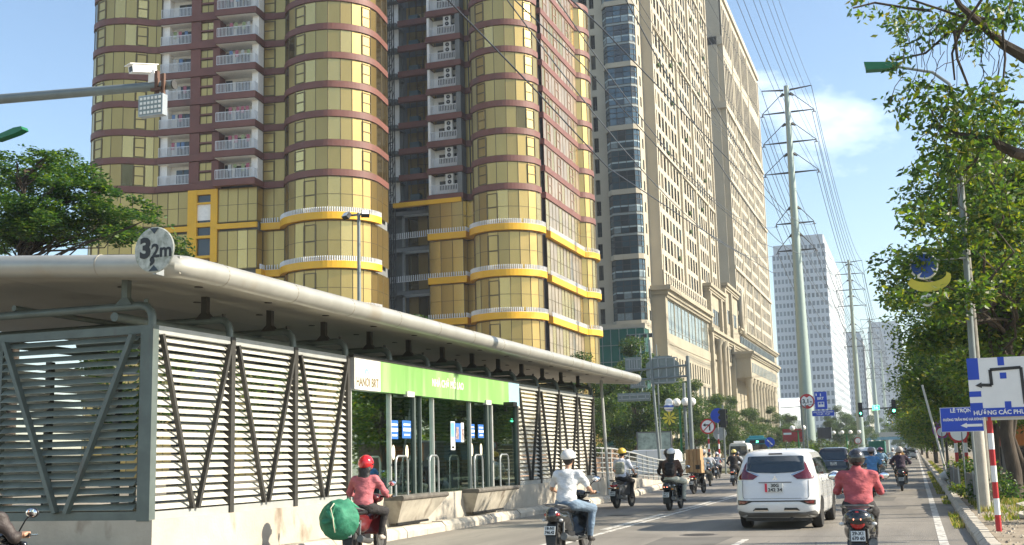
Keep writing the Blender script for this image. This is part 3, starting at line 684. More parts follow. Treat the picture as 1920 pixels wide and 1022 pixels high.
s.tube([(-35.6,y,z) for y,z in ov],.45,8,cap=False); s.use(m_beige2); s.prism(ov[:-1],-36.3,-35.8,'x'); pr(s,'medallion')
# ---------------- glass fronted mall beside the far corner
ML=empty('mall',(-40,350,0),0,'low pale building with slanted roof past the columned podium','building'); pr=PR(ML)
s=M(); s.use(m_twin); s.box(-60,352,0,-37,420,14); s.prism([(352,14),(420,14),(420,20),(352,16)],-60,-37,'x'); s.use(m_winb); 
for i in range(12): s.box(-37.02,354+i*5.4,3,-36.9,358+i*5.4,12)
pr(s,'wall')
# ---------------- white twin tower, far pale towers
def grid_tower(root, name, x0,y0,x1,y1,h,mw,mg,nx,ny,fh=3.4,n0=30,n1=20,wf=.62,crown=True):
    pr=PR(root); s=M(); s.use(mw); s.box(x0+.6,y0+.6,0,x1-.6,y1,h+2)
    if crown: s.box(x0+1.5,y0+2,h,x1-1.5,y1-2,h+5)
    pr(s,'core')
    rows=int((h-9)/fh)
    px=(x1-x0)/nx; winwall(root,name,(x0,y0),(1,0),x1-x0,9,9+rows*fh,[(i*px+px*(1-wf)/2,i*px+px*(1+wf)/2) for i in range(nx)],fh,mw,mg,.15,n0,sill=1.15,top_=.4)
    py=(y1-y0)/ny; winwall(root,'side_wall',(x1,y0),(0,1),y1-y0,9,9+rows*fh,[(i*py+py*(1-wf)/2,i*py+py*(1+wf)/2) for i in range(ny)],fh,mw,mg,.10,n1,sill=1.15,top_=.4)
    s=M(); s.use(mw); s.box(x0,y0,0,x1,y1,9); pr(s,'podium_wall')
m_wt=mat('tower_glass',(.20,.24,.275),.15,.2,var=.3,scale=.1)
W1=empty('apartment_tower',(-46,500,0),0,'white gridded tower with bluish windows, left half of the pair behind the nearest pylon','tower')
grid_tower(W1,'front_wall',-51.7,500,-42.5,560,86,m_twin,m_wt,6,10,crown=False)
W2=empty('apartment_tower',(-36,505,0),0,'white gridded tower with bluish windows, right half of the pair behind the nearest pylon','tower')
grid_tower(W2,'front_wall',-41.6,497,-29.6,622,89,m_twin,m_wt,7,20,crown=False)
W3=empty('apartment_tower',(-36,800,0),0,'pale hazy tower, lower left one of the far group','tower')
grid_tower(W3,'front_wall',-42,800,-28,840,73,m_far,m_wt,9,6,wf=.4)
W4=empty('apartment_tower',(-10,790,0),0,'pale hazy tower, tall right one of the far group behind the green traffic lights','tower')
grid_tower(W4,'front_wall',-24,790,-3,830,78,m_far,m_wt,5,6,wf=.22)
# ================================================================ bus rapid transit station
def gmat(name, tint=(.55,.72,.66), base=.06, rough=.02, refl=(1,1,1)):
    if name in _m: return _m[name]
    m=bpy.data.materials.new(name); m.use_nodes=True; nt=m.node_tree; nt.nodes.clear()
    o=N(nt,'ShaderNodeOutputMaterial'); t=N(nt,'ShaderNodeBsdfTransparent'); g=N(nt,'ShaderNodeBsdfGlossy'); x=N(nt,'ShaderNodeMixShader'); l=N(nt,'ShaderNodeLayerWeight'); a=N(nt,'ShaderNodeMath',operation='MULTIPLY_ADD')
    l.inputs['Blend'].default_value=.35; a.inputs[1].default_value=.75; a.inputs[2].default_value=base
    t.inputs[0].default_value=(*tint,1); g.inputs[0].default_value=(*refl,1); g.inputs['Roughness'].default_value=rough
    nt.links.new(l.outputs['Fresnel'],a.inputs[0]); nt.links.new(a.outputs[0],x.inputs[0]); nt.links.new(t.outputs[0],x.inputs[1]); nt.links.new(g.outputs[0],x.inputs[2]); nt.links.new(x.outputs[0],o.inputs[0])
    _m[name]=m; return m
m_glass=gmat('green_tinted_glass',(.13,.21,.175),.28,refl=(.7,.85,.78))
m_green=mat('green_fascia',(.18,.37,.10),.5,var=.18,scale=.7,stretch=(1,1,.12),dirt=((.27,.45,.17),2.2,.5,.15))
m_fwhite=mat('fascia_white',(.56,.55,.51),.6,var=.04)
ST=empty('bus_station',(-14,28,0),0,'long grey louvered bus station with curved metal canopy and green name fascia','station'); pr=PR(ST)
XW=-11.2; Y0=15.5; PIT=2.215; YP=[Y0+PIT*k for k in range(13)]; ZB,ZT=.86,3.86
s=M(); s.use(m_wallc); s.box(-16.9,Y0-.06,0,XW+.12,42.2,ZB); pr(s,'base_wall')
s=M(); s.use(m_roll)
# canopy: soffit slab with rolled edge
s=M(); s.use(m_soffit)
CY0,CY1,CX=14.75,46.2,-10.2
XR,ZR=-13.95,.27
def roof(s,z0,z1):
    P=[(CX,CY0,0),(CX,CY1-.6,0),(CX-.5,CY1,.03),(XR,CY1,ZR),(XR,CY0,ZR)]; Q=[(-17.7,CY0,0),(XR,CY0,ZR),(XR,CY1,ZR),(-17.7,CY1,0)]
    for L in (P,Q):
        k=len(L); s.add([(x,y,z0+d) for x,y,d in L]+[(x,y,z1+d) for x,y,d in L],[tuple(range(k))[::-1],tuple(range(k,2*k))]+[(i,(i+1)%k,k+(i+1)%k,k+i) for i in range(k)])
roof(s,4.50,4.62)
s.use(m_dark)
for y in np.arange(16.3,46,2.2):
    for x in (-10.9,-12.4): s.lathe([(.07,4.485+(-10.2-x)*.072),(.07,4.499+(-10.2-x)*.072)],(x,y,0),10)
pr(s,'canopy')
s=M(); s.use(m_roll); R_=.175
pts=[(-17.7,CY0,4.62),(XR,CY0,4.62+ZR),(CX-.35,CY0,4.64),(CX-.12,CY0+.06,4.62),(CX-.03,CY0+.2,4.62),(CX,CY0+.5,4.62)]+[(CX,y,4.62) for y in np.arange(CY0+2,CY1-1,2.0)]+[(CX,CY1-.8,4.62),(CX-.15,CY1-.3,4.62),(CX-.6,CY1,4.65),(XR,CY1,4.62+ZR),(-17.7,CY1,4.62)]
s.tube(pts,R_,16); pr(s,'canopy_edge',smooth='auto')
s=M(); s.use(mat('edge_seam',(.30,.28,.23),.5,.2)); 
for y in np.arange(CY0+1.1,CY1-.6,2.2): s.lathe([(R_+.003,y-.012),(R_+.006,y),(R_+.003,y+.012)],(CX,0,4.62),18,'y')
for x in (-11.6,-13.8,-16): s.lathe([(R_+.003,x-.012),(R_+.006,x),(R_+.003,x+.012)],(0,CY0,4.62+ZR*(1-abs(x-XR)/3.75)),18,'x')
pr(s,'edge_seam')
s=M(); s.use(m_roll); roof(s,4.623,4.76); pr(s,'roof_sheet')
def louver(org, d, w_, z0=1.0, z1=3.74, pitch=.124, chord=.128, tilt=41, m=None):
    """slats along unit direction d from org; outward = right of d"""
    d=Vector((*d,0)); n=Vector((d.y,-d.x,0)); s=M(); s.use(m or m_slat); z=z0+.02
    while z<z1:
        u=(n*-math.cos(rad(tilt))+Vector((0,0,math.sin(rad(tilt)))))*chord      # rises inward
        t=n.cross(d).normalized()*.0; th_=Vector((0,0,.008))
        a=Vector(org)+Vector((0,0,z))+n*.045; j=random.uniform(-.004,.004); a=a+Vector((0,0,j)); b=a+d*w_
        s.add([a,b,b+u,a+u,a-th_,b-th_,b+u-th_,a+u-th_],[(0,1,2,3),(4,7,6,5),(0,4,5,1),(2,6,7,3),(0,3,7,4),(1,5,6,2)])
        z+=pitch
    return s
random.seed(21)
def bay(y0,y1,parent=None):
    s=louver((XW,y0+.07,0),(0,1),y1-y0-.14)
    return pr(s,'louver_panel')
def frame_bay(y0,y1):
    for za,zb in ((ZB,ZB+.12),(ZT-.13,ZT)): s=M(); s.use(m_frame2); s.box(XW-.05,y0+.065,za,XW+.06,y1-.065,zb); pr(s,'panel_frame')
    for a,b in ((y0+.12,(y0+y1)/2-.07),(y1-.12,(y0+y1)/2+.07)):
        s=M(); s.use(m_dark); s.bar((XW+.10,a,ZT-.14),(XW+.10,b,ZB+.13),.075,.06); pr(s,'brace')
def bracket(x,y,d=1,ax='x'):
    s=M(); s.use(m_frame)
    P=lambda u,z: (x-u,y,z)
    s.tube([P(0,ZT),P(0,ZT+.12),P(.03,ZT+.22),P(.10,ZT+.29),P(.20,ZT+.32),P(.45,ZT+.32),P(5.0,ZT+.32)],.068,10)
    s.use(m_dark if y>16 else m_frame); s.box(x-.50-.055,y-.055,ZT+.36,x-.50+.055,y+.055,4.62); s.add([(x-.66,y-.08,ZT+.34),(x-.34,y-.08,ZT+.34),(x-.46,y-.05,ZT+.48),(x-.54,y-.05,ZT+.48),(x-.66,y+.08,ZT+.34),(x-.34,y+.08,ZT+.34),(x-.46,y+.05,ZT+.48),(x-.54,y+.05,ZT+.48)],[(0,1,2,3),(7,6,5,4),(0,4,5,1),(1,5,6,2),(2,6,7,3),(3,7,4,0)])
    s.tube([P(.12,ZT+.36),P(.12,ZT+.42)],.035,6)
    pr(s,'roof_bracket',smooth='auto')
for k,y in enumerate(YP):
    s=M(); s.use(m_frame if k==0 else m_dark)
    if k==0: s.box(XW-.16,y-.07,ZB-.02,XW+.07,y+.08,ZT)
    else: s.box(XW-.06,y-.06,ZB-.03,XW+.09,y+.06,ZT)
    if not (3<k<8): pr(s,'post')
    bracket(XW,y)
for k in (0,1,2,8,9,10,11): bay(YP[k],YP[k+1]); frame_bay(YP[k],YP[k+1])
s=M(); s.use(m_frame); s.tube([(-11.9,Y0-.02,ZT+.17),(-11.9,42.2,ZT+.17)],.075,10); s.tube([(-16.2,Y0,ZT+.17),(-16.2,42.2,ZT+.17)],.075,10); s.tube([(-13.9,Y0,4.3),(-13.9,42.2,4.3)],.05,8); pr(s,'roof_pipe',smooth='auto')
# end wall facing the traffic behind
for a,b in ((-16.85,-14.1),(-14.1,XW-.16)):
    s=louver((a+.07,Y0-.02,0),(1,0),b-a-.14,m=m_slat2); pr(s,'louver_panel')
    for za,zb in ((ZB,ZB+.13),(ZT-.13,ZT)): s=M(); s.use(m_frame); s.box(a,Y0-.06,za,b,Y0+.06,zb); pr(s,'panel_frame')
    for c,d in ((a+.15,(a+b)/2-.1),(b-.12,(a+b)/2+.1)):
        s=M(); s.use(m_frame); s.bar((c,Y0-.11,ZT-.14),(d,Y0-.11,ZB+.12),.105,.07); pr(s,'brace')
for x in (-14.1,-16.88):
    s=M(); s.use(m_frame); s.box(x-.06,Y0-.05,ZB,x+.06,Y0+.08,ZT); pr(s,'post')
# far side of the island
for k in range(12):
    if k in (3,5,7): continue
    s=louver((-16.85,YP[k+1]-.07,0),(0,-1),PIT-.14,pitch=.14); pr(s,'louver_panel')
for k in range(13):
    s=M(); s.use(m_dark); s.box(-16.94,YP[k]-.06,ZB,-16.8,YP[k]+.06,ZT); pr(s,'post')
s=louver((XW-.2,42.0,0),(-1,0),5.3); pr(s,'louver_panel')
# glazed boarding section
G0,G1=YP[3],YP[8]
mull=[22.27,24.25,25.6,25.97,26.75,29.3,30.65,31.0,33.2]
for a,b in zip(mull,mull[1:]):
    s=M(); s.use(m_glass); s.add([(XW+.02,a,ZB+.02),(XW+.02,b,ZB+.02),(XW+.02,b,3.17),(XW+.02,a,3.17)],[(0,1,2,3)]); pr(s,'glass_panel' if (a in (22.27,26.75,31.0)) else 'glass_door')
for i,y in enumerate(mull):
    s=M(); s.use(m_frame2 if i in (0,1,4,5,7) else m_frame); w_=.022 if i in (0,1,3,4,5) else .045; s.box(XW-.02,y-w_,ZB,XW+.075,y+w_,3.18); pr(s,'mullion')
s=M(); s.use(m_fwhite); s.box(XW-.03,22.27,3.17,XW+.15,23.55,3.84); s.use(m_green); s.box(XW-.03,23.55,3.17,XW+.15,32.25,3.84); s.use(mat('fascia_blue',(.30,.48,.58),.5,var=.06)); s.box(XW-.03,32.25,3.17,XW+.15,33.2,3.84); fa=pr(s,'fascia')
s=M(); s.use(m_dark); s.box(XW-.05,22.2,3.842,XW+.17,33.25,3.90); pr(s,'fascia_trim')
xf=XW+.153
text('HANOI BRT',.27,face_road(xf,22.9,3.33),mat('lettering_brown',(.16,.12,.05),.6,var=0),fa,width=1.08,bold=.004)
text('NHÀ CHỜ MỖ LAO',.25,face_road(xf,27.55,3.52),mat('lettering_cream',(.80,.74,.62),.6,var=0),fa,width=2.1,bold=.006)
for cy,cz,r,c in ((22.85,3.52,.13,(.22,.50,.52)),(23.1,3.60,.13,(.42,.44,.40)),(23.35,3.55,.07,(.45,.42,.36))):
    s=M(); s.use(mat('logo_'+str(int(r*100))+str(int(cy*100)),c,.6,var=0)); P=[(cy-r+2*r*i/10, cz+r*math.sin(math.pi*i/10)) for i in range(11)]; Q=[(cy-r*.5+1.0*r*i/10+(.3*r), cz+r*.55*math.sin(math.pi*i/10)-.02) for i in range(10,-1,-1)]
    for i in range(10): s.add([(xf+.002,*P[i]),(xf+.002,*P[i+1]),(xf+.002,P[i+1][0]*.55+cy*.45+.02,P[i+1][1]*.55+cz*.45-.01),(xf+.002,P[i][0]*.55+cy*.45+.02,P[i][1]*.55+cz*.45-.01)],[(0,1,2,3)])
    s.build('logo_arch',None,fa)
for y in (24.9,30.2):
    s=M(); s.use(m_fwhite); s.box(XW+.1,y,3.12,XW+.2,y+.4,3.24); pr(s,'door_sensor')
s=M(); s.use(m_black); s.box(XW+.15,31.75,3.12,XW+.45,32.1,3.24); s.box(XW+.15,31.8,2.98,XW+.22,31.86,3.12); pr(s,'security_camera')
# notices stuck to the doors
def sticker(y0,y1,z0,z1,cols,txt=None):
    s=M(); x=XW+.03
    for i,(a,b,c,d,m) in enumerate(cols): s.use(m); s.add([(x+.002*(i+1),y0+(y1-y0)*a,z0+(z1-z0)*b),(x+.002*(i+1),y0+(y1-y0)*c,z0+(z1-z0)*b),(x+.002*(i+1),y0+(y1-y0)*c,z0+(z1-z0)*d),(x+.002*(i+1),y0+(y1-y0)*a,z0+(z1-z0)*d)],[(0,1,2,3)])
    pr(s,'notice')
mb=mat('notice_blue',(.03,.13,.42),.5,var=.05); mw_=mat('notice_white',(.75,.77,.78),.5,var=.03); mr=mat('notice_red',(.55,.08,.08),.5,var=0); mtq=mat('notice_teal',(.15,.5,.5),.5,var=.3,scale=9); mph=mat('notice_photo',(.30,.22,.20),.5,var=.8,scale=14)
for y0,y1,z0,z1 in ((24.3,24.72,2.15,2.57),(24.95,25.45,2.17,2.58),(29.33,29.68,2.22,2.58),(29.95,30.38,2.22,2.58)):
    sticker(y0,y1,z0,z1,[(0,0,1,1,mb),(.15,.72,.9,.82,mw_),(.1,.4,.95,.58,mw_),(.2,.15,.85,.24,mw_)])
sticker(27.95,28.25,1.9,2.62,[(0,0,1,1,mw_),(.1,.45,.9,.95,mtq),(.2,.05,.8,.13,m_black)]); sticker(28.28,28.68,2.1,2.58,[(0,0,1,1,mb),(.1,.15,.6,.8,mph)]); sticker(28.68,28.88,2.1,2.6,[(0,0,1,1,mw_),(.2,.1,.9,.7,mph)])
for y,z in ((24.45,1.85),(25.2,1.85),(29.45,1.9),(30.15,1.9)):
    s=M(); s.use(mat('sticker_cream',(.75,.66,.50),.5,var=0)); s.add([(XW+.034,y+.09*math.cos(a),z+.17*math.sin(a)) for a in [2*math.pi*i/16 for i in range(16)]],[tuple(range(16))]); pr(s,'oval_sticker')
# boarding ledges and hoop rails
for a,b in ((23.75,26.35),(28.45,31.65)):
    s=M(); s.use(mat('ledge_panel',(.36,.33,.27),.7,var=.25,scale=2.5,dirt=((.16,.13,.10),3,.56,.3))); xo=XW+.12
    s.add([(xo,a,.8),(xo+.44,a,.8),(xo+.2,a+.25,.30),(xo,a+.25,.30),(xo,b,.8),(xo+.44,b,.8),(xo+.2,b-.7,.30),(xo,b-.7,.30)],[(0,1,2,3),(7,6,5,4),(0,4,5,1),(1,5,6,2),(2,6,7,3),(3,7,4,0)])
    lo=pr(s,'boarding_ledge')
    s=M(); s.use(m_black); s.bar((xo+.21,a+.22,.29),(xo+.21,b-.67,.29),.05); s.use(mat('ledge_rubber',(.10,.09,.075),.8,var=.4,scale=5)); s.tube([(xo+.42,a-.02,.85),(xo+.42,b+.02,.85)],.06,10); s.box(xo,a,.80,xo+.40,b,.90)
    s.build('ledge_bumper',None,lo)
for y0,y1 in ((23.85,24.5),(25.75,26.3),(28.75,29.35),(30.75,31.45)):
    s=M(); s.use(m_steel); x=XW+.36; s.tube([(x,y0,.88),(x,y0,1.62),(x,y0+.04,1.72),(x,y0+.12,1.76),(x,y1-.12,1.76),(x,y1-.04,1.72),(x,y1,1.62),(x,y1,.88)],.024,8); pr(s,'hoop_rail',smooth='auto')
# inside: platform floor, inner rail, seats, dark ceiling board
s=M(); s.use(m_conc); s.box(-16.8,Y0,ZB,XW-.1,42,ZB+.03); pr(s,'platform_floor')
s=M(); s.use(m_steel); s.tube([(XW-.7,22.5,1.75),(XW-.7,32.8,1.75)],.03,6); s.tube([(XW-.7,22.5,1.35),(XW-.7,32.8,1.35)],.02,6)
for y in (22.6,25,27,29.5,32.7): s.tube([(XW-.7,y,ZB),(XW-.7,y,1.75)],.025,6)
s.use(mat('bench_steel',(.25,.27,.28),.4,.5))
for y in (18,20.5,35,38): s.box(-15.4,y-.8,1.3,-15.0,y+.8,1.34); s.box(-15.25,y-.05,ZB,-15.15,y+.05,1.3)
pr(s,'inner_rail')
s=M(); s.use(m_frame2)
for x,y in ((-11.0,43.4),(-11.9,45.0),(-16,43.4),(-16,45)): s.tube([(x,y,.2),(x-.15 if x>-13 else x,y,4.5)],.06,8)
pr(s,'canopy_column')
# height limit disc
SG=empty('height_limit_sign',(-10.38,14.38,4.45),0,'round grey 3,2m height limit disc on the canopy corner','sign'); s=M(); s.use(mat('worn_disc',(.42,.43,.38),.55,.2,var=.3,scale=9,dirt=((.25,.27,.22),12,.5,1)))
s.lathe([(.33,-.012),(.345,0),(.33,.012)],(0,0,.36),40,'y'); s.build('disc',None,SG)
s=M(); s.use(mat('faded_blue_black',(.03,.045,.06),.5,var=.1)); 
s.prism([(-.075,.685),(.075,.685),(0,.60)],-.022,-.014,'y'); s.prism([(-.085,.045),(.085,.045),(0,.13)],-.022,-.014,'y'); s.build('arrow_mark',None,SG)
text('3',.40,face_back(-.15,-.016,.38),mat('sign_black',(.02,.02,.02),.5,var=0),SG,bold=.02); text(',',.36,face_back(-.03,-.016,.30),m_black,SG,bold=.018); text('2m',.28,face_back(.13,-.016,.335),m_black,SG,bold=.008)
s=M(); s.use(m_steel); s.box(-.03,.012,-.0,.03,.2,.10); s.build('bracket',None,SG)
# ramp with railing beyond the station
RM=empty('ramp_railing',(-11.5,45,0),0,'curved pipe railing along the ramp past the station','railing'); pr=PR(RM)
rp=[(-11.15,42.3),(-11.25,46),(-11.75,52),(-12.45,58),(-13.1,64),(-13.75,71)]
def rz(i): return [.86,.82,.62,.42,.25,.16][i]
s=M(); s.use(m_wallc)
for i in range(5):
    (x0,y0),(x1,y1)=rp[i],rp[i+1]; s.add([(x0,y0,0),(x1,y1,0),(x1,y1,rz(i+1)),(x0,y0,rz(i)),(x0-.3,y0,0),(x1-.3,y1,0),(x1-.3,y1,rz(i+1)),(x0-.3,y0,rz(i))],[(0,1,2,3),(7,6,5,4),(3,2,6,7),(0,3,7,4),(1,5,6,2)])
pr(s,'ramp_wall')
s=M(); s.use(m_frame2)
for j in range(6):
    h0=.18+j*.185; s.tube([(p[0]-.15,p[1],rz(i)+h0) for i,p in enumerate(rp)],.032 if j==5 else .02,8)
pr(s,'rail',smooth='auto')
for t in np.linspace(0,1,13):
    q=t*5; i=min(int(q),4); f=q-i; x=rp[i][0]*(1-f)+rp[i+1][0]*f-.15; y=rp[i][1]*(1-f)+rp[i+1][1]*f; z=rz(i)*(1-f)+rz(i+1)*f
    s=M(); s.use(m_frame2); s.box(x-.03,y-.03,z-.02,x+.03,y+.03,z+1.12); pr(s,'rail_post')
# picket fence on the median behind the riders
PF=empty('picket_fence',(-14.6,76,0),0,'low pale picket fence on the median beyond the ramp railing','fence'); pr=PR(PF)
s=M(); s.use(m_frame2)
for i in range(60):
    y=72+i*.22; x=-14.0-.03*(y-72)*.3; s.box(x-.02,y-.03,.16,x+.02,y+.03,1.2)
s.bar((-14.0,72,.4),(-14.12,85,.4),.04); s.bar((-14.0,72,1.05),(-14.12,85,1.05),.04)
s.use(m_fwhite)
for i in range(16): x=-17.4+i*.22; s.box(x-.05,84.0,.16,x+.05,84.04,1.25)
s.bar((-17.4,84,.9),(-14,84,.9),.05); pr(s,'pickets')
# ================================================================ poles, lamps, signals
m_pole=mat('grey_pole',(.17,.195,.19),.5,.3,var=.1); m_gp=mat('pale_green_pole',(.27,.335,.30),.45,.25,var=.06)
m_lgreen=mat('green_lamp_shell',(.01,.14,.05),.35,var=.1); m_globe=mat('opal_globe',(.78,.76,.70),.35,var=.03)
def part(s,name,root,smooth='auto'): return s.build(name,None,root,smooth)
TC=empty('traffic_camera',(-21,18,0),0,'grey horizontal arm carrying a box camera and a square lamp panel','camera')
s=M(); s.use(m_pole); s.tube([(0,0,0),(0,0,8.9)],[.16,.11],12); s.tube([(0,0,8.85),(4,0,8.97),(7.6,-.02,8.76),(8.35,-.02,8.72)],[.11,.10,.085,.085],12); s.use(m_dark); s.lathe([(.06,8.33),(.088,8.35),(.088,8.38)],(0,-.02,8.72),12,'x'); part(s,'arm',TC)
s=M(); s.use(m_balw)
s.X=Matrix.Translation((7.82,-.12,8.98))@Matrix.Scale(.72,4)@Matrix.Rotation(rad(-28),4,'Z')@Matrix.Rotation(rad(10),4,'X'); s.prism([(-.12,0),(.12,0),(.14,.2),(-.14,.2)],-.42,.25,'y'); s.box(-.17,-.5,.2,.17,.3,.22); s.use(m_black); s.box(-.09,-.425,.03,.09,-.421,.16); s.X=None
s.use(m_balw); s.box(7.85,-.1,8.8,7.98,.05,9.05); part(s,'camera_housing',TC)
s=M(); s.use(mat('rusty_bracket',(.10,.05,.03),.7)); s.box(8.02,-.14,8.45,8.08,-.06,9.0); s.box(7.95,-.16,8.6,8.2,-.12,8.66); s.box(8.18,-.16,8.5,8.24,-.1,8.92); part(s,'bracket',TC)
s=M(); s.use(m_steel); s.box(7.72,-.2,8.12,8.25,-.05,8.52); part(s,'lamp_panel',TC,False)
s=M(); s.use(m_globe)
for i in range(6):
    for j in range(4): s.box(7.76+i*.08,-.212,8.16+j*.09,7.81+i*.08,-.2,8.21+j*.09)
s.use(mat('led_board',(.22,.26,.25),.5,.2)); s.box(7.74,-.2035,8.14,8.23,-.2005,8.50); part(s,'led_array',TC,False)
def green_head(s,c,L=1.0,ang=0):
    s.use(m_lgreen); s.X=Matrix.Translation(c)@Matrix.Rotation(rad(ang),4,'Y'); s.prism([(-.0,-.02),(.12,.10),(.85,.13),(L,.08),(L+.04,-.04),(.9,-.08),(.1,-.06)],-.15,.15,'y'); s.X=None
SL=empty('street_lamp',(-33,30,0),0,'bright green lamp head poking in at the left edge','street lamp')
s=M(); s.use(m_pole); s.tube([(0,0,0),(0,0,11)],[.12,.08],10); s.tube([(0,0,11),(1.2,0,11.7),(5.2,0,12.45)],[.06,.05,.04],8); part(s,'pole',SL)
s=M(); green_head(s,(5.1,0,12.42),1.15,-12); part(s,'lamp_head',SL)
SR=empty('street_lamp',(1.46,30.6,.12),0,'tall grey lamp post on the right verge with green head on a long arm','street lamp')
s=M(); s.use(m_pole); s.tube([(0,0,0),(.02,0,4),(.1,0,8),(.14,0,10.3)],[.095,.08,.055,.045],12); s.use(m_conc); s.lathe([(.13,0),(.12,1.9),(.09,2.0)],(0,0,0),10); part(s,'pole',SR)
s=M(); s.use(m_pole); s.tube([(.14,0,10.2),(.02,0,10.6),(-.35,0,10.95),(-1.25,-.1,11.2)],[.05,.045,.04,.035],8); part(s,'arm',SR)
s=M(); green_head(s,(-1.1,-.1,11.2),.85,180+6); part(s,'lamp_head',SR)
# ball and star light decorations on lamp posts
m_bl=mat('decor_blue',(.02,.08,.35),.4,var=0); m_yl=mat('decor_yellow',(.60,.50,.04),.4,var=.1)
def decor(root,x,y,z,k=1,dr=1):
    s=M(); s.use(m_steel); s.tube([(0,y,z+.15*k),(x,y,z+.15*k)],.02,6); s.tube([(0,y,z-.9*k),(x,y,z-.9*k)],.015,6); part(s,'bracket',root)
    s=M(); s.use(m_globe); s.lathe([(.37*k,-.03),(.40*k,0),(.37*k,.03)],(x,y,z),24,'y'); s.use(m_bl); s.lathe([(.35*k,-.034),(.35*k,-.0305)],(x,y,z),24,'y')
    s.use(m_globe); 
    for a in (20,110,200,290): 
        P=[(x+.36*k*math.cos(rad(a+t))*(1 if t<50 else .55),z+.36*k*math.sin(rad(a+t))*(1 if t<50 else .55)) for t in (0,15,30,45,52,30,8)]; s.prism(P,y-.05,y-.035,'y')
    part(s,'round_panel',root,False)
    s=M(); s.use(m_yl); P=[]
    for i in range(14): a=rad(200+i*13); P.append((x+.1*k+.62*k*math.cos(a),z-.35*k+.42*k*math.sin(a)))
    for i in range(13,-1,-1): a=rad(200+i*13); P.append((x+.1*k+.5*k*math.cos(a),z-.25*k+.24*k*math.sin(a)))
    s.prism(P,y-.04,y,'y'); s.prism([(x+.2*k,z-1.1*k),(x+.75*k,z-1.0*k),(x+.5*k,z-.75*k)],y-.04,y,'y'); part(s,'crescent',root,False)
    s=M(); s.use(m_globe); 
    for i in range(20):
        a=2*math.pi*i/20; b=2*math.pi*(i+1)/20; c0=(x+.02,z-1.0*k); s.add([(c0[0]+r*k*math.cos(t),y-.03,c0[1]+r*k*math.sin(t)) for r,t in ((.19,a),(.19,b),(.13,b),(.13,a))],[(0,1,2,3)])
    s.box(x-.1*k,y-.04,z-1.02*k,x+.1*k,y-.03,z-.98*k); s.box(x-.02,y-.04,z-1*k,x+.02,y-.03,z-.86*k); part(s,'ring',root,False)
DC=empty('light_decoration',(1.5,30.4,.1),0,'blue and white round panel with yellow crescent and ring on the verge lamp post','decoration')
decor(DC,-.98,-.1,5.98,.85)
DL=empty('light_decoration',(-17.55,85,.16),0,'small blue ball and yellow flower on a thin pole left of the globe lamps','decoration')
s=M(); s.use(m_pole); s.tube([(0,0,0),(0,0,9.5)],[.07,.05],8); part(s,'pole',DL)
s=M(); s.use(m_globe); s.ball((.75,-.05,4.9),.36,16,10); s.use(m_bl); s.lathe([(.372,-.08),(.375,0),(.372,.06)],(.75,-.05,4.95),18); s.lathe([(.30,-.05),(.305,0),(.29,.05)],(.75,-.05,4.72),18); part(s,'ball',DL)
s=M(); s.use(m_yl)
for a in range(0,360,45): s.prism([(.75,4.1),(.75+.42*math.cos(rad(a-14)),4.1+.42*math.sin(rad(a-14))),(.75+.55*math.cos(rad(a)),4.1+.55*math.sin(rad(a))),(.75+.42*math.cos(rad(a+14)),4.1+.42*math.sin(rad(a+14)))],-.1+.002*a/45,-.06+.002*a/45,'y')
s.use(m_steel); s.tube([(0,0,4.1),(.75,0,4.1)],.025,6); s.tube([(0,0,4.9),(.75,0,4.9)],.025,6); part(s,'flower',DL,False)
FL=empty('floodlight_mast',(-27,55,0),0,'thin grey mast with two black floodlights behind the station roof','floodlight')
s=M(); s.use(m_pole); s.tube([(0,0,0),(0,0,14.7)],[.14,.09],10); s.box(-.75,-.04,14.55,.6,.04,14.65); part(s,'pole',FL)
for x,a in ((-.62,-25),(.45,30)):
    s=M(); s.use(m_black); s.X=Matrix.Translation((x,-.15,14.6))@Matrix.Rotation(rad(a),4,'Z')@Matrix.Rotation(rad(-35),4,'X'); s.box(-.22,-.12,-.2,.22,.12,.12); s.use(m_globe); s.box(-.19,-.13,-.17,.19,-.121,.09); part(s,'floodlight',FL,False)
F2=empty('floodlight_mast',(-26.5,120,0),0,'distant mast with floodlights beside the green glass shop front','floodlight')
s=M(); s.use(m_pole); s.tube([(0,0,0),(0,0,14.2)],[.16,.1],8); s.box(-1.4,-.05,14.1,1.4,.05,14.2); part(s,'pole',F2)
for x in (-1.2,-.6,.6,1.2):
    s=M(); s.use(m_black); s.box(x-.2,-.2,13.75,x+.2,.1,14.1); part(s,'floodlight',F2,False)
GL=empty('globe_lamp',(-15.75,85,.16),0,'green lamp post with four white globes on the median','lamp')
s=M(); s.use(m_lgreen); s.tube([(-.28,0,0),(-.28,0,4.9)],.08,10); s.use(m_pole); s.tube([(.1,0,0),(.1,0,6.6)],.12,12); s.use(m_lgreen); s.tube([(-.9,0,4.85),(-.28,0,4.75),(.5,0,4.85)],.04,8); part(s,'pole',GL)
for x,y in ((-1.05,0),(-.55,.35),(.2,-.25),(.62,.1)):
    s=M(); s.use(m_globe); s.ball((x,y,5.22),.30,16,10); g=part(s,'globe',GL)
    s=M(); s.use(m_dark); s.lathe([(.1,4.86),(.14,4.95)],(x,y,0),10); part(s,'globe_cup',GL)
def roundsign(root,x,z,r,rim,face,y=0,name='sign_plate'):
    s=M(); s.use(rim); s.lathe([(r,-.015),(r,.015)],(x,y,z),28,'y'); s.use(face); s.lathe([(r*.80,-.02),(r*.80,-.016)],(x,y,z),28,'y'); return part(s,name,root,False)
m_red=mat('sign_red',(.42,.015,.02),.45,var=.05); m_sblue=mat('sign_blue',(.010,.055,.42),.45,var=.08); m_swhite=mat('sign_white',(.72,.72,.70),.5,var=.04); m_sblack=mat('sign_ink',(.02,.02,.02),.5,var=0)
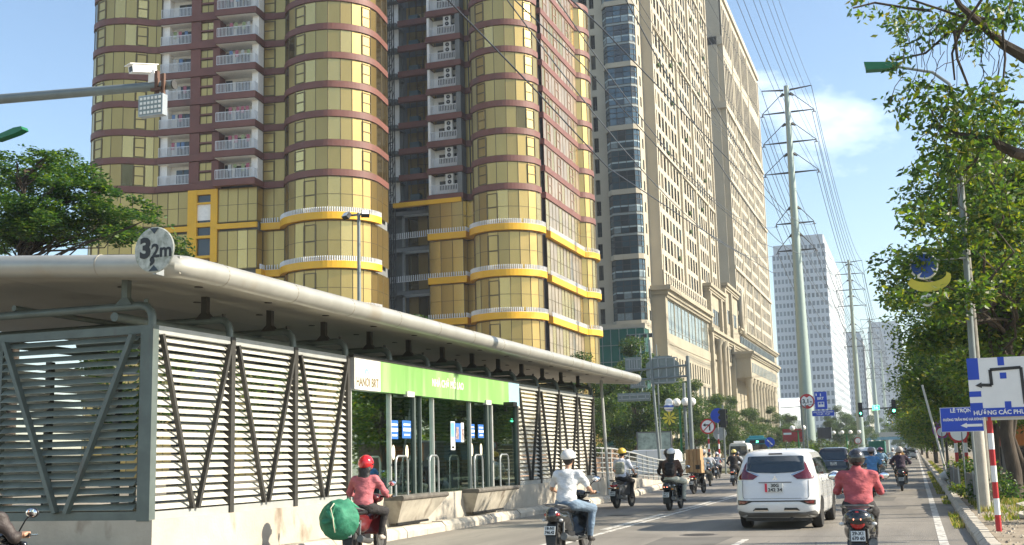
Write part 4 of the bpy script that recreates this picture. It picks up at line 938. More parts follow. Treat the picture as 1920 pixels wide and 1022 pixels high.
m_grn=mat('signal_green',(.05,.9,.45),.4,var=0,emit=(.15,1,.55,3.5)); m_sigoff=mat('signal_off',(.03,.02,.02),.3,var=0)
def banded(s,x,y,z0,z1,r,step=.42,n=8):
    z=z0;i=0
    while z<z1: s.use(m_red if i%2==0 else m_swhite); s.tube([(x,y,z),(x,y,min(z+step,z1))],r,n,cap=True); z+=step;i+=1
NT=empty('road_sign',(-14.05,85,.16),0,'round no left turn sign on a red and white banded post','sign')
s=M(); banded(s,0,.05,0,2.6,.06,.36); s.use(m_steel); s.tube([(0,.05,2.6),(0,.05,3.9)],.045,8); part(s,'post',NT,False); roundsign(NT,0,3.4,.55,m_red,m_swhite)
s=M(); s.use(m_sblack); s.box(.08,-.03,3.10,.18,-.022,3.55); s.box(-.18,-.03,3.46,.08,-.022,3.55); s.prism([(-.36,3.505),(-.16,3.37),(-.16,3.64)],-.03,-.022,'y'); s.use(m_red); s.X=Matrix.Translation((0,0,3.4))@Matrix.Rotation(rad(-45),4,'Y'); s.box(-.45,-.034,-.035,.45,-.031,.035); s.X=None; part(s,'arrow',NT,False)
NB=empty('road_sign',(-13.85,88,.16),0,'round blue sign half hidden behind the no left turn sign','sign')
s=M(); banded(s,0.05,.05,0,2.9,.06,.36); s.use(m_steel); s.tube([(.05,.05,2.9),(.05,.05,4.4)],.045,8); part(s,'post',NB,False); roundsign(NB,.1,4.25,.55,m_sblue,m_sblue); roundsign(NB,.15,2.9,.5,m_steel,mat('sign_back',(.30,.34,.35),.5,.2),.1,'grey_disc')
def signal(root,x,z,lit,w_=.32,h=1.05,arrow=False):
    s=M(); s.use(m_black); s.box(x-w_/2,-.12,z-h/2,x+w_/2,.12,z+h/2)
    for i in range(3): s.prism([(x-.15,z+.33-i*.33+.02),(x-.15,z+.33-i*.33+.14),(x+.15,z+.33-i*.33+.14),(x+.15,z+.33-i*.33+.02),(x+.13,z+.33-i*.33+.12),(x-.13,z+.33-i*.33+.12)],-.28,-.12,'y')
    o=part(s,'signal_head',root,False)
    for i in range(3):
        s=M(); s.use(m_grn if i==lit else m_sigoff)
        if arrow and i==lit: s.prism([(x-.035,z-.45),(x+.035,z-.45),(x+.035,z-.33),(x+.11,z-.33),(x,z-.20),(x-.11,z-.33),(x-.035,z-.33)],-.13,-.121,'y')
        else: s.lathe([(.125,-.13),(.125,-.121)],(x,0,z+.33-i*.33),14,'y')
        s.build('lens',None,o)
TL=empty('traffic_light',(1.9,108,.14),0,'dark arm across the road with two signals and a green 56 counter','traffic light')
s=M(); s.use(m_dark); s.tube([(.6,0,0),(.6,0,5.6)],[.12,.09],8); s.tube([(.6,0,5.1),(-6.2,0,5.0)],.055,8); s.tube([(.6,0,5.5),(-2,0,5.1)],.03,6); part(s,'pole',TL)
signal(TL,-6.25,4.95,2,.36,1.25,True); signal(TL,-3.45,5.1,2,.36,1.25)
s=M(); s.use(m_black); s.box(-5.25,-.1,4.88,-4.65,.1,5.30); co=part(s,'counter',TL,False)
text('56',.42,face_back(-4.95,-.105,5.09),m_grn,co,name='digits',bold=.01)
s=M(); s.use(m_grn); [s.box(*b) for b in ((-5.23,-.106,4.89,-4.67,-.101,4.91),(-5.23,-.106,5.27,-4.67,-.101,5.29),(-5.24,-.106,4.9,-5.22,-.101,5.28),(-4.68,-.106,4.9,-4.66,-.101,5.28))]; s.build('counter_frame',None,co)
T2=empty('traffic_light',(1.42,70,.7),0,'green walking signal and small board peeping over the blue street sign','traffic light')
s=M(); s.use(m_pole); s.tube([(0,0,0),(0,0,3.5)],.06,8); part(s,'pole',T2)
s=M(); s.use(m_black); s.box(-.16,-.1,2.95,.16,.1,3.6); s.box(.3,-.06,3.05,.85,.0,3.5); part(s,'signal_head',T2,False); s=M(); s.use(m_grn); s.lathe([(.11,-.115),(.11,-.105)],(0,0,3.3),14,'y'); part(s,'lens',T2,False)
T3=empty('traffic_light',(-12.95,85.2,.16),0,'dark signal seen from behind right of the no left turn sign','traffic light')
s=M(); s.use(m_pole); s.tube([(0,0,0),(0,0,4.9)],.07,8); part(s,'pole',T3); s=M(); s.use(m_black); s.box(-.2,-.15,3.3,.2,.15,4.6)
for z in (3.5,3.9,4.3): s.prism([(-.3,z),(.3,z),(.3,z+.28),(-.3,z+.28)],.15,.25,'y'); s.ball((-.22,0,z+.1),.15,8,6)
part(s,'signal_head',T3,False)
# overhead gantry seen from behind
GA=empty('sign_gantry',(-13.85,76,.16),0,'grey sign gantry with grey backs of panels over the opposite road','gantry')
s=M(); s.use(m_pole); s.tube([(.2,0,0),(.2,0,7.8)],[.16,.12],12); s.tube([(.2,0,7.2),(-6.0,0,6.9)],.07,8); s.tube([(.2,0,6.5),(-6.0,0,6.3)],.07,8); s.tube([(-1.9,0,0),(-2.3,0,9)],[.1,.08],10)
for i in range(9): s.bar((.0-i*.7,0,7.2-i*.03),(-.35-i*.7,0,6.5-i*.03),.04)
part(s,'frame',GA)
mgb=mat('panel_back_grey',(.20,.23,.22),.5,.4,var=.08)
for (x0,z0,x1,z1) in ((-2.6,6.0,-.4,7.9),(-4.0,7.0,-2.9,7.9),(-3.7,5.85,-2.7,6.5),(-4.6,5.0,-2.4,5.55)):
    s=M(); s.use(mgb)
    if x0==-2.6: s.prism([(-2.6,6.6),(-2.2,6.05),(-.8,6.05),(-.4,6.6),(-.4,7.4),(-1.0,7.9),(-2.0,7.9),(-2.6,7.4)],.05,.1,'y')
    else: s.box(x0,.05,z0,x1,.1,z1)
    s.use(m_steel)
    for t in np.linspace(x0+.3,x1-.3,4): s.box(t-.03,-.02,z0+.1,t+.03,.05,z1-.1)
    for t in (z0+.15,z1-.15): s.box(x0+.1,-.02,t-.03,x1-.1,.05,t+.03)
    part(s,'panel_back',GA,False)
# central signs on the far median
CS=empty('sign_gantry',(-9.3,108,.16),0,'pole with 3,1m height sign and blue BRT lane board in front of the pylon','road sign')
s=M(); s.use(m_pole); s.tube([(-.1,0,0),(-.1,0,6.0)],.07,8); s.tube([(.25,0,0),(.25,0,5.6)],.05,8); s.tube([(-2.0,0,5.35),(-.1,0,5.4),(2.4,.02,5.9)],.04,6); part(s,'post',CS)
roundsign(CS,.42,5.85,.66,m_red,m_swhite)
s=M(); s.use(m_red); s.prism([(.12,6.37),(.72,6.37),(.42,6.17)],-.03,-.022,'y'); s.prism([(.12,5.33),(.72,5.33),(.42,5.53)],-.03,-.022,'y'); part(s,'triangle_mark',CS,False)
text('3,1',.50,face_back(.32,-.024,5.84),m_sblack,CS,bold=.02); text('m',.24,face_back(.76,-.024,5.80),m_sblack,CS,bold=.01)
s=M(); s.use(m_sblue); s.box(1.1,-.03,5.1,2.15,.0,6.65); part(s,'blue_board',CS,False)
text('BRT',.32,face_back(1.6,-.034,6.05),m_swhite,CS,bold=.012); s=M(); s.use(m_swhite); s.box(1.35,-.036,5.3,1.9,-.031,5.75); s.prism([(1.58,6.25),(1.66,6.25),(1.66,6.5),(1.58,6.5)],-.036,-.031,'y'); s.box(1.2,-.036,6.3,1.3,-.031,6.5); s.use(m_sblue); s.box(1.42,-.04,5.52,1.59,-.037,5.7); s.box(1.66,-.04,5.52,1.83,-.037,5.7); part(s,'bus_symbol',CS,False)
s=M(); s.use(m_sblue); s.box(.8,-.03,4.5,2.7,0,4.98); part(s,'lower_board',CS,False)
text('LÀN XE BUÝT NHANH\nTừ 6 giờ - 22 giờ',.165,face_back(1.75,-.034,4.76),m_swhite,CS,width=1.7,bold=.004)
BS=empty('road_sign',(-11.9,104,.16),0,'small blue disc with white slash beside the red billboard','sign'); s=M(); s.use(m_pole); s.tube([(0,0,0),(0,0,2.4)],.04,8); part(s,'post',BS); roundsign(BS,0,2.3,.42,m_sblue,m_sblue)
s=M(); s.use(m_swhite); s.X=Matrix.Translation((0,0,2.3))@Matrix.Rotation(rad(45),4,'Y'); s.box(-.3,-.03,-.05,.3,-.022,.05); s.X=None; part(s,'slash',BS,False)
for x,y,w_,h,z,c,lab in ((-13.3,140,2.4,1.5,2.7,(.35,.03,.03),'dark red board with white bar behind the median signs'),(-11.5,165,1.9,1.5,3.2,(.05,.05,.06),'dark framed board right of the nearest pylon base')):
    BB=empty('billboard',(x,y,.16),0,lab,'billboard'); s=M(); s.use(mat('board_'+('red' if c[0]>.2 else 'dark'),c,.5,var=.2,scale=1)); s.box(-w_/2,0,z-.16,w_/2,.1,z+h-.16); s.use(m_swhite); s.box(-w_/2+.1,-.02,z+h*.45,-w_/2+1.0,-.003,z+h*.6) if c[0]>.2 else s.box(w_/2-.08,-.02,z-.1,w_/2,-.003,z+h-.2); part(s,'board',BB,False)
    s=M(); s.use(m_pole); [s.tube([(q,.05,0),(q,.05,z-.16)],.06,6) for q in (-w_/3,w_/3)]; part(s,'post',BB)
for (x,y,n,lab) in ((-10.2,112,2,'two white globe lamp just left of the nearest pylon'),(-7.9,150,4,'four globe lamp standing over the palms')):
    G=empty('globe_lamp',(x,y,.16),0,lab,'lamp'); s=M(); s.use(m_lgreen); s.tube([(0,0,0),(0,0,3.4)],.06,8); s.tube([(-n*.3,0,3.3),(n*.3,0,3.3)],.03,6); part(s,'pole',G)
    for i in range(n): s=M(); s.use(m_globe); s.ball(((i-(n-1)/2)*1.0,0,3.6),.24,12,8); part(s,'globe',G)
RS=empty('road_sign',(-6.6,150,.0),0,'small round prohibition sign among the globe lamps beyond the palms','sign'); s=M(); s.use(m_pole); s.tube([(0,0,0),(0,0,2.6)],.05,6); part(s,'post',RS); roundsign(RS,0,2.7,.42,m_red,m_swhite)
# right-hand direction boards
D1=empty('direction_sign',(1.3,23,.14),0,'large white and blue detour board with black bent arrow on red and white post','sign')
s=M(); s.use(m_swhite); s.box(-.3,-.02,2.03,1.75,.02,3.10); s.use(m_sblue); 
for b in ((-.30,2.71,-.11,3.10),(-.30,2.40,-.10,2.50),(-.30,2.16,-.09,2.29),(.22,2.95,.33,3.10),(.24,2.71,.35,2.82),(.28,2.19,.39,2.30)): s.box(b[0]-(.003 if b[0]<-.2 else 0),-.024,b[1],b[2],-.0205,b[3]+(.003 if b[3]>3 else 0))
s.box(-.305,-.027,2.03,1.755,.022,2.19); part(s,'board',D1,False)
s=M(); s.use(m_sblack); w_=.032
for a,b in (((.62,2.24),(.60,2.90)),((.60,2.90),(.08,2.88)),((.08,2.88),(.09,2.60)),((.09,2.60),(-.08,2.61))): s.bar((a[0],-.027,a[1]),(b[0],-.027,b[1]),.055,.006,(0,1,0))
s.prism([(-.19,2.605),(-.08,2.555),(-.08,2.66)],-.030,-.024,'y'); part(s,'route_arrow',D1,False)
text('HƯỚNG CÁC PHƯƠNG TIỆN ĐI VŨ TRỌNG KHÁNH',.105,face_back(-.26,-.030,2.105),m_swhite,D1,align='LEFT',bold=.003)
s=M(); banded(s,0,.06,0,2.10,.052,.29,10); part(s,'post',D1,False)
s=M(); s.use(m_fwhite); s.box(-.05,.02,1.97,1.6,.08,2.03); part(s,'crossbar',D1,False)
D2=empty('direction_sign',(1.35,29,.14),0,'blue Lê Trọng Tấn street board with white left arrow','sign')
s=M(); s.use(m_sblue); s.box(-.75,-.02,1.86,.15,.0,2.40); s.use(m_swhite); s.box(-.76,-.015,1.85,.16,.005,2.41); part(s,'board',D2,False)
text('LÊ TRỌNG TẤN',.115,face_back(-.13,-.024,2.33),m_swhite,D2,bold=.004); text('ĐƯỜNG TRẦN PHÚ HÀ ĐÔNG',.075,face_back(-.28,-.024,2.125),m_swhite,D2,bold=.003,width=.86)
s=M(); s.use(m_swhite); s.box(-.2,-.026,1.96,.13,-.021,2.02); s.prism([(-.34,1.99),(-.2,1.93),(-.2,2.05)],-.026,-.021,'y'); part(s,'arrow',D2,False)
s=M(); s.use(m_pole); s.tube([(-.1,.03,0),(-.1,.03,2.4)],.03,8); part(s,'post',D2)
for x,y,h,lab in ((1.75,58,2.9,'red and white banded post left of its pair on the verge'),(2.1,56,3.0,'red and white banded post right of its pair on the verge')):
    B=empty('banded_post',(x,y,.14),0,lab,'post'); s=M(); banded(s,0,0,0,h,.075,.42); part(s,'post',B,False)
for x,y,z,r,c,lab in ((1.35,66,2.3,.28,m_red,'small red rimmed round sign far along the verge'),(1.6,78,2.6,.55,mat('sign_purple',(.22,.04,.30),.5,var=.1),'purple round sign at the far tree line')):
    B=empty('road_sign',(x,y,.14),0,lab,'sign'); s=M(); s.use(m_pole); s.tube([(0,0,0),(0,0,z)],.03,6); part(s,'post',B); roundsign(B,0,z,r,c,m_swhite if c is m_red else c)
B=empty('road_sign',(1.55,44,.14),0,'red rimmed round sign tucked under the blue street board','sign'); s=M(); s.use(m_pole); s.tube([(0,0,0),(0,0,2.1)],.03,6); part(s,'post',B); roundsign(B,-.1,2.0,.34,m_red,m_swhite)
B=empty('leaning_pole',(1.2,52,.14),0,'thin white pole leaning left over the verge','pole'); s=M(); s.use(m_fwhite); s.tube([(0,0,0),(-.75,0,4.1)],.045,8); part(s,'pole',B)
# ================================================================ pylons and wires
PY=[]; m_ins=mat('insulator_dark',(.05,.045,.045),.5)
arms=[(47.9,3.15,0),(44.7,3.25,2.6),(40.7,3.3,2.6),(36.7,3.35,2.6),(30.1,2.35,2.2),(26.6,2.35,2.2)]
def pylon(y,lab):
    P=empty('pylon',(-12.4,y,.16),0,lab,'pylon','high voltage monopoles down the median')
    s=M(); s.use(m_gp); s.tube([(0,0,0),(0,0,6),(0,0,20),(0,0,34),(0,0,48.2)],[.90,.84,.66,.46,.32],12); part(s,'mast',P,'auto')
    for z,l,u in arms:
        for d in (-1,1):
            s=M(); s.use(m_dark); s.tube([(d*.4,0,z-.25 if not u else z),(d*l,0,z)],[.13,.06],6)
            if u: s.tube([(d*.5,0,z+u),(d*l,0,z+.05)],.05,6); s.tube([(d*.35,0,z+u-.15),(d*.85,0,z+u-.5)],[.22,.05],6)
            ar=part(s,'arm',P)
            if u: s=M(); s.use(m_ins); s.tube([(d*l,0,z-.05),(d*l,0,z-.3)],.09,6); s.tube([(d*l-.25,0,z-.3),(d*l+.25,0,z-.3)],.05,6); s.build('insulator',None,ar,'auto')
    return P
for y,l in ((5,'pale green monopole overhead beside the camera, nearest of the row'),(150,'tallest looking pale green monopole pylon in front of the white twin tower'),(300,'second pale green pylon behind the left green signal'),(440,'third pylon, slim, left of the round green signal'),(590,'fourth thin pylon half hidden by the tree crowns')): pylon(y,l)
m_wire=mat('wire_grey',(.06,.065,.07),.5,.3,var=0)
ORD=['topmost','second','third','fourth','fifth','lowest']
def wire(a,b,sag,r,lab,grp,n=26):
    a=Vector(a); b=Vector(b); s=M(); s.use(m_wire); pts=[a.lerp(b,i/n)-Vector((0,0,4*sag*(i/n)*(1-i/n))) for i in range(n+1)]; s.tube(pts,r,4); o=s.build('wire',None,None); T(o,lab,'wire',grp)
ys=[5,150,300,440,590]
for si in range(4):
    for ai,(z,l,u) in enumerate(arms):
        for d in (-1,1):
            zz=z+.16-(.3 if u else 0)
            for q in ((-.22,.22) if (u and z>36) else (0,)):
                r=(.022 if z>31 else .03) if si==0 else (.045 if si==1 else .06)
                wire((-12.4+d*l+q,ys[si],zz),(-12.4+d*l+q,ys[si+1],zz), (4.5 if z>31 else 7.5) if si==0 else 4.5, r, ('outer ' if q*d>0 else 'inner ' if q else '')+'grey wire from the '+('left' if d<0 else 'right')+' end of the '+ORD[ai]+' crossarm, '+('nearest span','second span','third span','farthest span')[si],'wires between the pylons',22)
# lower dark cables slung nearer the road
for x,pts,r in ((-14.5,[(20,17.2),(36.7,17.74),(46.6,17.45),(59.6,16.9),(86,18.6),(139,22.5),(150,24)],.035),(-14.5,[(24,20),(44.3,20.6),(54.9,21.2),(82.3,21.6),(130,24.5),(150,27)],.03),(-9.8,[(16,14.5),(40,17.2),(80,20.5),(150,26.5)],.028)):
    s=M(); s.use(m_black); s.tube([(x,y,z) for y,z in pts],r,5); o=s.build('cable'); T(o,{17.2:'lowest dark cable crossing the gold tower diagonally',20:'upper dark cable crossing the beige tower diagonally',14.5:'dark cable crossing the far beige tower diagonally'}[pts[0][1]],'cable')
# footbridge far down the road
FB=empty('footbridge',(-9,400,0),0,'blue railed footbridge spanning the road far ahead','bridge'); s=M(); s.use(mat('bridge_blue',(.10,.26,.36),.6,var=.1)); s.box(-14,0,4.5,14,2.4,5.4); s.use(m_steel); s.box(-14,-.05,5.5,14,.05,6.9)
part(s,'deck',FB,False); s=M(); s.use(m_conc); [s.box(x,.5,0,x+.8,1.8,4.5) for x in (-13,0,11)]; part(s,'pier',FB,False)
# ================================================================ people on motorbikes
def clothm(n,c,**k): return mat('cloth_'+n,c,.85,var=.2,scale=7,bump=.9,bscale=7,bdist=.045,stretch=(1,1,1.8),**k)
m_skin=mat('skin',(.42,.24,.155),.55,var=.08,scale=9); m_hair=mat('hair_black',(.012,.009,.008),.45,var=.3,scale=30,bump=.5,bscale=90,stretch=(1,1,.15)); m_visor=mat('visor',(.01,.01,.012),.1,var=0,spec=.8)
m_shoe=mat('shoe_dark',(.03,.025,.022),.6,var=.2); m_lipm=mat('lips',(.35,.12,.09),.5,var=0)
def hand_prims(c, side, fwd=(0,1,0)):
    """hand closed round a grip that runs along x at c: palm behind, four fingers over and under, thumb below"""
    x,y,z=c; P=[]; s_=side
    P.append(('B',(x,y-.035,z+.012),(.040,.030,.020),.014,(20,0,0)))
    for i,(dx,r,l) in enumerate(((-.033,.0095,1),(-.011,.010,1.12),(.011,.0098,1.05),(.032,.0085,.86))):
        a=(x+dx,y-.012,z+.030); b=(x+dx,y+.026*l,z+.026); d=(x+dx,y+.036*l,z-.004); e=(x+dx,y+.018*l,z-.026)
        P+= [('C',a,b,r,r*.95),('C',b,d,r*.95,r*.9),('C',d,e,r*.9,r*.75)]
    P+= [('C',(x-s_*.036,y-.03,z),(x-s_*.050,y+.002,z-.022),.012,.011),('C',(x-s_*.050,y+.002,z-.022),(x-s_*.040,y+.028,z-.024),.011,.009)]
    return P
_pc={}
def person(label, x, y, rz=0, z=0, H=1.0, sy=-.18, seat=.79, lean=.10, shirt=None, pants=None, skin=None, sleeve='long', helm=None, hstyle='half', hair=None, elbow=.34, grip=(.31,.34,1.03), knee=.2, shoes=None, face_yaw=0, hands=True, h=.02, foot=(.17,.24,.28), group=None, child_pose=False, hem=.0, fat=1.1, collar=False, wr=.009, mask=None, footR=None):
    skin=skin or m_skin; shoes=shoes or m_shoe
    r=empty('person',(x,y,z),rz,label,'person',group); k=H
    pel=np.array((0,sy,seat+.09)); ch=np.array((0,sy+lean,seat+.09+.36*k)); nk=np.array((0,sy+lean*1.35,seat+.09+.53*k)); hd=nk+np.array((0,.035,.155*k))
    sh=[np.array((d*.175*k*fat,sy+lean*1.2,seat+.09+.44*k)) for d in (-1,1)]
    gr=[np.array((d*grip[0],grip[1],grip[2])) for d in (-1,1)]
    el=[]
    for d,s_,g in zip((-1,1),sh,gr):
        m=(s_+g)/2; el.append(np.array((d*(elbow-.03), s_[1]+.10*k, s_[2]-.23*k)))
    hip=[np.array((d*.095*fat,sy+.02,seat+.06)) for d in (-1,1)]; kn=[np.array((d*knee,sy+.45*k,seat-.03)) for d in (-1,1)]
    an=[np.array((-foot[0],sy+foot[1]+.20,foot[2]+.08)), np.array((foot[0],sy+foot[1]+.20,foot[2]+.08))]
    if footR is not None: an[1]=np.array(footR)+np.array((0,0,.08))
    t=tuple
    body=[('E',t(pel),(.15*fat,.12*fat,.12)),('E',t((pel+ch)/2),(.14*fat,.10*fat,.22*k)),('E',t(ch),(.165*fat,.10*fat,.17*k)),('C',t(sh[0]),t(sh[1]),.05,.05),('C',t(nk-np.array((0,.01,.08))),t(nk+np.array((0,.02,.08))),.055,.05),
          ('E',t(hd+np.array((0,-.005,.03))),(.075*k,.095*k,.10*k)),('E',t(hd+np.array((0,.03,-.05))),(.055*k,.06*k,.07*k)),('E',t(hd+np.array((0,.095,-.01))),(.014,.02,.022)),('E',t(hd+np.array((-.078,0,-.01))),(.012,.02,.032)),('E',t(hd+np.array((.078,0,-.01))),(.012,.02,.032))]
    for s_,e,g in zip(sh,el,gr): body+= [('C',t(s_),t(e),.046*fat,.037),('C',t(e),t(g+np.array((0,-.07,.01))),.037,.024)]
    for a,b,c in zip(hip,kn,an): body+= [('C',t(a),t(b),.078*fat,.055),('C',t(b),t(c),.055,.035)]
    ex=[]
    if hands:
        for d,g in zip((-1,1),gr): q=sdf(hand_prims(t(g),d),.0065 if h<=.021 else .012,.012); ex.append(q)
    ob=sobj('body',body,[skin],r,h,.035,extra=ex)
    # face details
    s=M(); s.use(m_hair)
    for d in (-1,1): s.ball((hd[0]+d*.03,hd[1]+.085,hd[2]+.02),.009,8,6)
    s.build('eyes',None,r,True); s=M(); s.use(m_lipm); s.ball((hd[0],hd[1]+.085,hd[2]-.052),.016,8,6,(1,.4,.35)); s.build('mouth',None,r,True)
    # shirt
    bel=[('E',t(pel+np.array((0,0,.05))),(.165*fat,.13*fat,.13)),('E',t((pel+ch)/2+np.array((0,0,.02))),(.155*fat,.118*fat,.23*k)),('E',t(ch),(.185*fat,.115*fat,.18*k)),('C',t(sh[0]+np.array((.02,0,.005))),t(sh[1]+np.array((-.02,0,.005))),.062,.062)]
    for s_,e,g in zip(sh,el,gr):
        if sleeve=='long': bel+= [('C',t(s_),t(e),.066*fat,.052),('C',t(e),t(g+np.array((0,-.10,.012))),.052,.038)]
        else: m=s_*.3+e*.7; bel+= [('C',t(s_),t(m),.068*fat,.060)]
    if collar: bel.append(('C',t(nk+np.array((0,-.01,-.05))),t(nk+np.array((0,0,.03))),.075,.068))
    cut=[('E',t(nk+np.array((0,.02,.10))),(.062,.07,.10))] if not collar else []
    cut.append(('B',(0,sy,seat-.22+hem),(.4,.4,.20),.01))
    sobj('shirt',bel,[shirt],r,h,.05,cut=cut,wr=wr*1.25,wf=26)
    tr=[('E',t(pel+np.array((0,0,-.01))),(.16*fat,.135*fat,.12))]
    for a,b,c in zip(hip,kn,an): tr+= [('C',t(a),t(b),.095*fat,.072),('C',t(b),t(c+np.array((0,0,.03))),.068,.052)]
    sobj('trousers',tr,[pants],r,h,.05,wr=.004,wf=22)
    for c in an:
        fo=[('C',t(c+np.array((0,-.02,-.035))),t(c+np.array((0,.15,-.055))),.042,.034),('C',t(c+np.array((0,0,.02))),t(c+np.array((0,.0,-.02))),.042,.042)]
        sobj('shoe',fo,[shoes],r,max(h*.75,.013),.03)
    top=hd+np.array((0,-.005,.045))
    if helm:
        if hstyle=='half':
            hp=[('E',t(top+np.array((0,0,0))),(.125*k,.145*k,.125*k))]; ct=[('B',t(top+np.array((0,.0,-.16))),(.3,.3,.125),.01,(6,0,0))]
        else:
            hp=[('E',t(top+np.array((0,-.005,-.015))),(.135*k,.155*k,.150*k))]; ct=[('B',t(top+np.array((0,.0,-.24))),(.3,.3,.13),.01,(-8,0,0)),('B',t(top+np.array((0,.15,-.09))),(.10,.10,.07),.02)]
        hp.append(('B',t(top+np.array((0,.125,-.01))),(.07,.06,.008),.006,(-12,0,0)))
        ho=sobj('helmet',hp,[helm],r,.012 if h<.025 else .02,.02,cut=ct)
        s=M(); s.use(m_visor); a0=-.035 if hstyle=='half' else -.11
        s.lathe([(.126*k,a0-.012),(.130*k,a0),(.127*k,a0+.01)],t(top),20) if hstyle=='half' else s.tube([(top[0]+.142*math.cos(a),top[1]+.160*math.sin(a)-.01,top[2]-.03) for a in np.linspace(-.3,math.pi+.3,18)],.010,6)
        s.build('helmet_trim',None,ho,True)
        s=M(); s.use(m_black); [s.tube([t(top+np.array((d*.10,.01,-.06))),t(top+np.array((d*.07,.06,-.15)))],.006,5) for d in (-1,1)]; s.build('chin_strap',None,ho)
    hairp=[('E',t(hd+np.array((0,-.02,.02))),(.088*k,.10*k,.105*k)),('E',t(hd+np.array((0,-.05,-.03))),(.07,.06,.07))]
    if hair: hairp+= [('C',t(hd+np.array((0,-.07,-.02))),t(hd+np.array((.0,-.15,-.34))),.10,.08,(1.2,.6,1)),('C',t(hd+np.array((-.04,-.1,-.12))),t(hd+np.array((-.05,-.13,-.33))),.05,.02)]
    sobj('hair',hairp,[m_hair],r,.016 if h<.025 else .025,.03,cut=[('B',t(hd+np.array((0,.13,-.02))),(.2,.10,.2),.02)],wr=.004,wf=60)
    return r
def wheel(s,y,rr,wd=.10,x=0,rim=.62):
    s.use(m_rubber); n=22
    s.lathe([(rr*rim,x-wd*.35),(rr*.86,x-wd*.5),(rr*.97,x-wd*.33),(rr,x),(rr*.97,x+wd*.33),(rr*.86,x+wd*.5),(rr*rim,x+wd*.35),(rr*rim*.96,x)],(0,y,rr),n,'x')
m_tail=mat('tail_lamp_red',(.35,.008,.008),.15,var=.1,spec=.8); m_tailon=mat('tail_lamp_lit',(.9,.2,.12),.3,var=0,emit=(1,.30,.18,2.2)); m_amber=mat('indicator_amber',(.55,.22,.04),.25,var=0); m_clear=mat('clear_lens',(.55,.56,.55),.2,var=0)
m_plate=mat('plate_white',(.62,.64,.62),.5,var=.04); m_engine=mat('engine_metal',(.16,.16,.155),.45,.7,var=.3,scale=12); m_chrome=mat('chrome',(.75,.75,.74),.12,1,var=0); m_mirror=mat('mirror_glass',(.9,.92,.93),.03,1,var=0)
def motorbike(label,x,y,rz=0,kind='scooter',paint=None,plate=None,lit=False,wd=1.0,mirrors=(1,1),group='motorbikes in the traffic',rail=True,steer=0,detail=True,z=0,grip=(.31,.34,1.03)):
    paint=paint or m_gloss; B=empty('motorbike',(x,y,z),rz,label,'motorbike',group); hh=.018 if detail else .028
    if kind=='scooter':
        sobj('body_shell',[('E',(0,-.50,.66),(.155*wd,.44,.15)),('E',(0,-.78,.72),(.12*wd,.16,.12)),('E',(0,-.32,.50),(.15*wd,.30,.18)),('B',(0,.10,.29),(.15,.28,.04),.03),('B',(0,.42,.62),(.19,.045,.30),.04,(-18,0,0)),('E',(0,.50,.62),(.13,.12,.30)),('E',(0,.66,.50),(.075,.24,.10))],[paint],B,hh,.06)
        sobj('seat',[('E',(0,-.42,.80),(.135*wd,.30,.065)),('E',(0,-.10,.76),(.12*wd,.24,.06))],[m_black],B,hh,.05)
    else:
        sobj('body_shell',[('C',(0,-.80,.76),(0,-.15,.66),.075,.10,(wd,1,1)),('E',(0,-.25,.55),(.11,.24,.12)),('C',(0,-.1,.55),(0,.35,.80),.07,.09),('B',(0,.34,.62),(.17,.04,.26),.035,(-20,0,0)),('E',(0,.66,.52),(.06,.24,.09)),('E',(0,.36,1.0),(.12,.10,.09))],[paint],B,hh,.06)
        sobj('seat',[('E',(0,-.38,.79),(.125,.42,.06))],[m_black],B,hh,.04)
    rr=.27 if kind=='scooter' else .29
    for yy,n in ((-.62,'rear_wheel'),(.68,'front_wheel')):
        s=M(); wheel(s,yy,rr,.10 if yy<0 else .085); w_=s.build(n,None,B,'auto')
        s=M(); s.use(m_engine); s.lathe([(rr*.6,-.02),(rr*.64,0),(rr*.6,.02)],(0,yy,rr),18,'x'); s.lathe([(.05,-.05),(.05,.05)],(0,yy,rr),10,'x')
        for a in range(0,360,72): s.bar((0,yy,rr),(0,yy+rr*.6*math.cos(rad(a)),rr+rr*.6*math.sin(rad(a))),.03)
        s.build('rim',None,w_,'auto')
    s=M(); s.use(m_black); s.add([(-.085,-.80,.62),(.085,-.80,.62),(.10,-.92,.42),(-.10,-.92,.42),(.075,-.93,.22),(-.075,-.93,.22),(-.085,-.74,.60),(.085,-.74,.60),(.10,-.88,.42),(-.10,-.88,.42),(.075,-.9,.22),(-.075,-.9,.22)],[(0,1,2,3),(3,2,4,5),(7,6,9,8),(8,9,11,10),(0,3,9,6),(1,7,8,2),(3,5,11,9),(2,8,10,4),(0,6,7,1),(5,4,10,11)]); s.build('rear_mudguard',None,B,'auto')
    s=M(); s.use(m_engine); s.tube([(.12,-.05,.30),(.17,-.3,.30),(.19,-.82,.37)],[.03,.055,.062],10); s.use(m_black); s.box(.15,-.72,.36,.235,-.42,.43); s.build('exhaust',None,B,'auto')
    s=M(); s.use(m_engine); s.box(-.14,-.70,.20,-.05,-.15,.38); s.lathe([(.10,-.17),(.10,-.05)],(0,-.58,.28),12,'x'); [s.tube([(d*.12,-.66,.34),(d*.11,-.60,.66)],.022,8) for d in (-1,1)]; s.build('engine',None,B,'auto')
    tl=m_tailon if lit else m_tail
    big=kind=='scooter' and lit; bz=1.5 if detail else 1
    sobj('tail_light',[('E',(0,-.885,.70 if not big else .68),((.085 if not big else .075)*wd,.05,.045 if not big else .085*bz))]+([('E',(d*.09*wd,-.84,.72),(.05,.05,.03)) for d in (-1,1)] if not big else []),[m_tail if big else tl],B,.012 if detail else .02,.03)
    if big: s=M(); s.use(m_tailon); s.box(-.055,-.943,.685,.055,-.93,.705); s.build('lamp_strip',None,B)
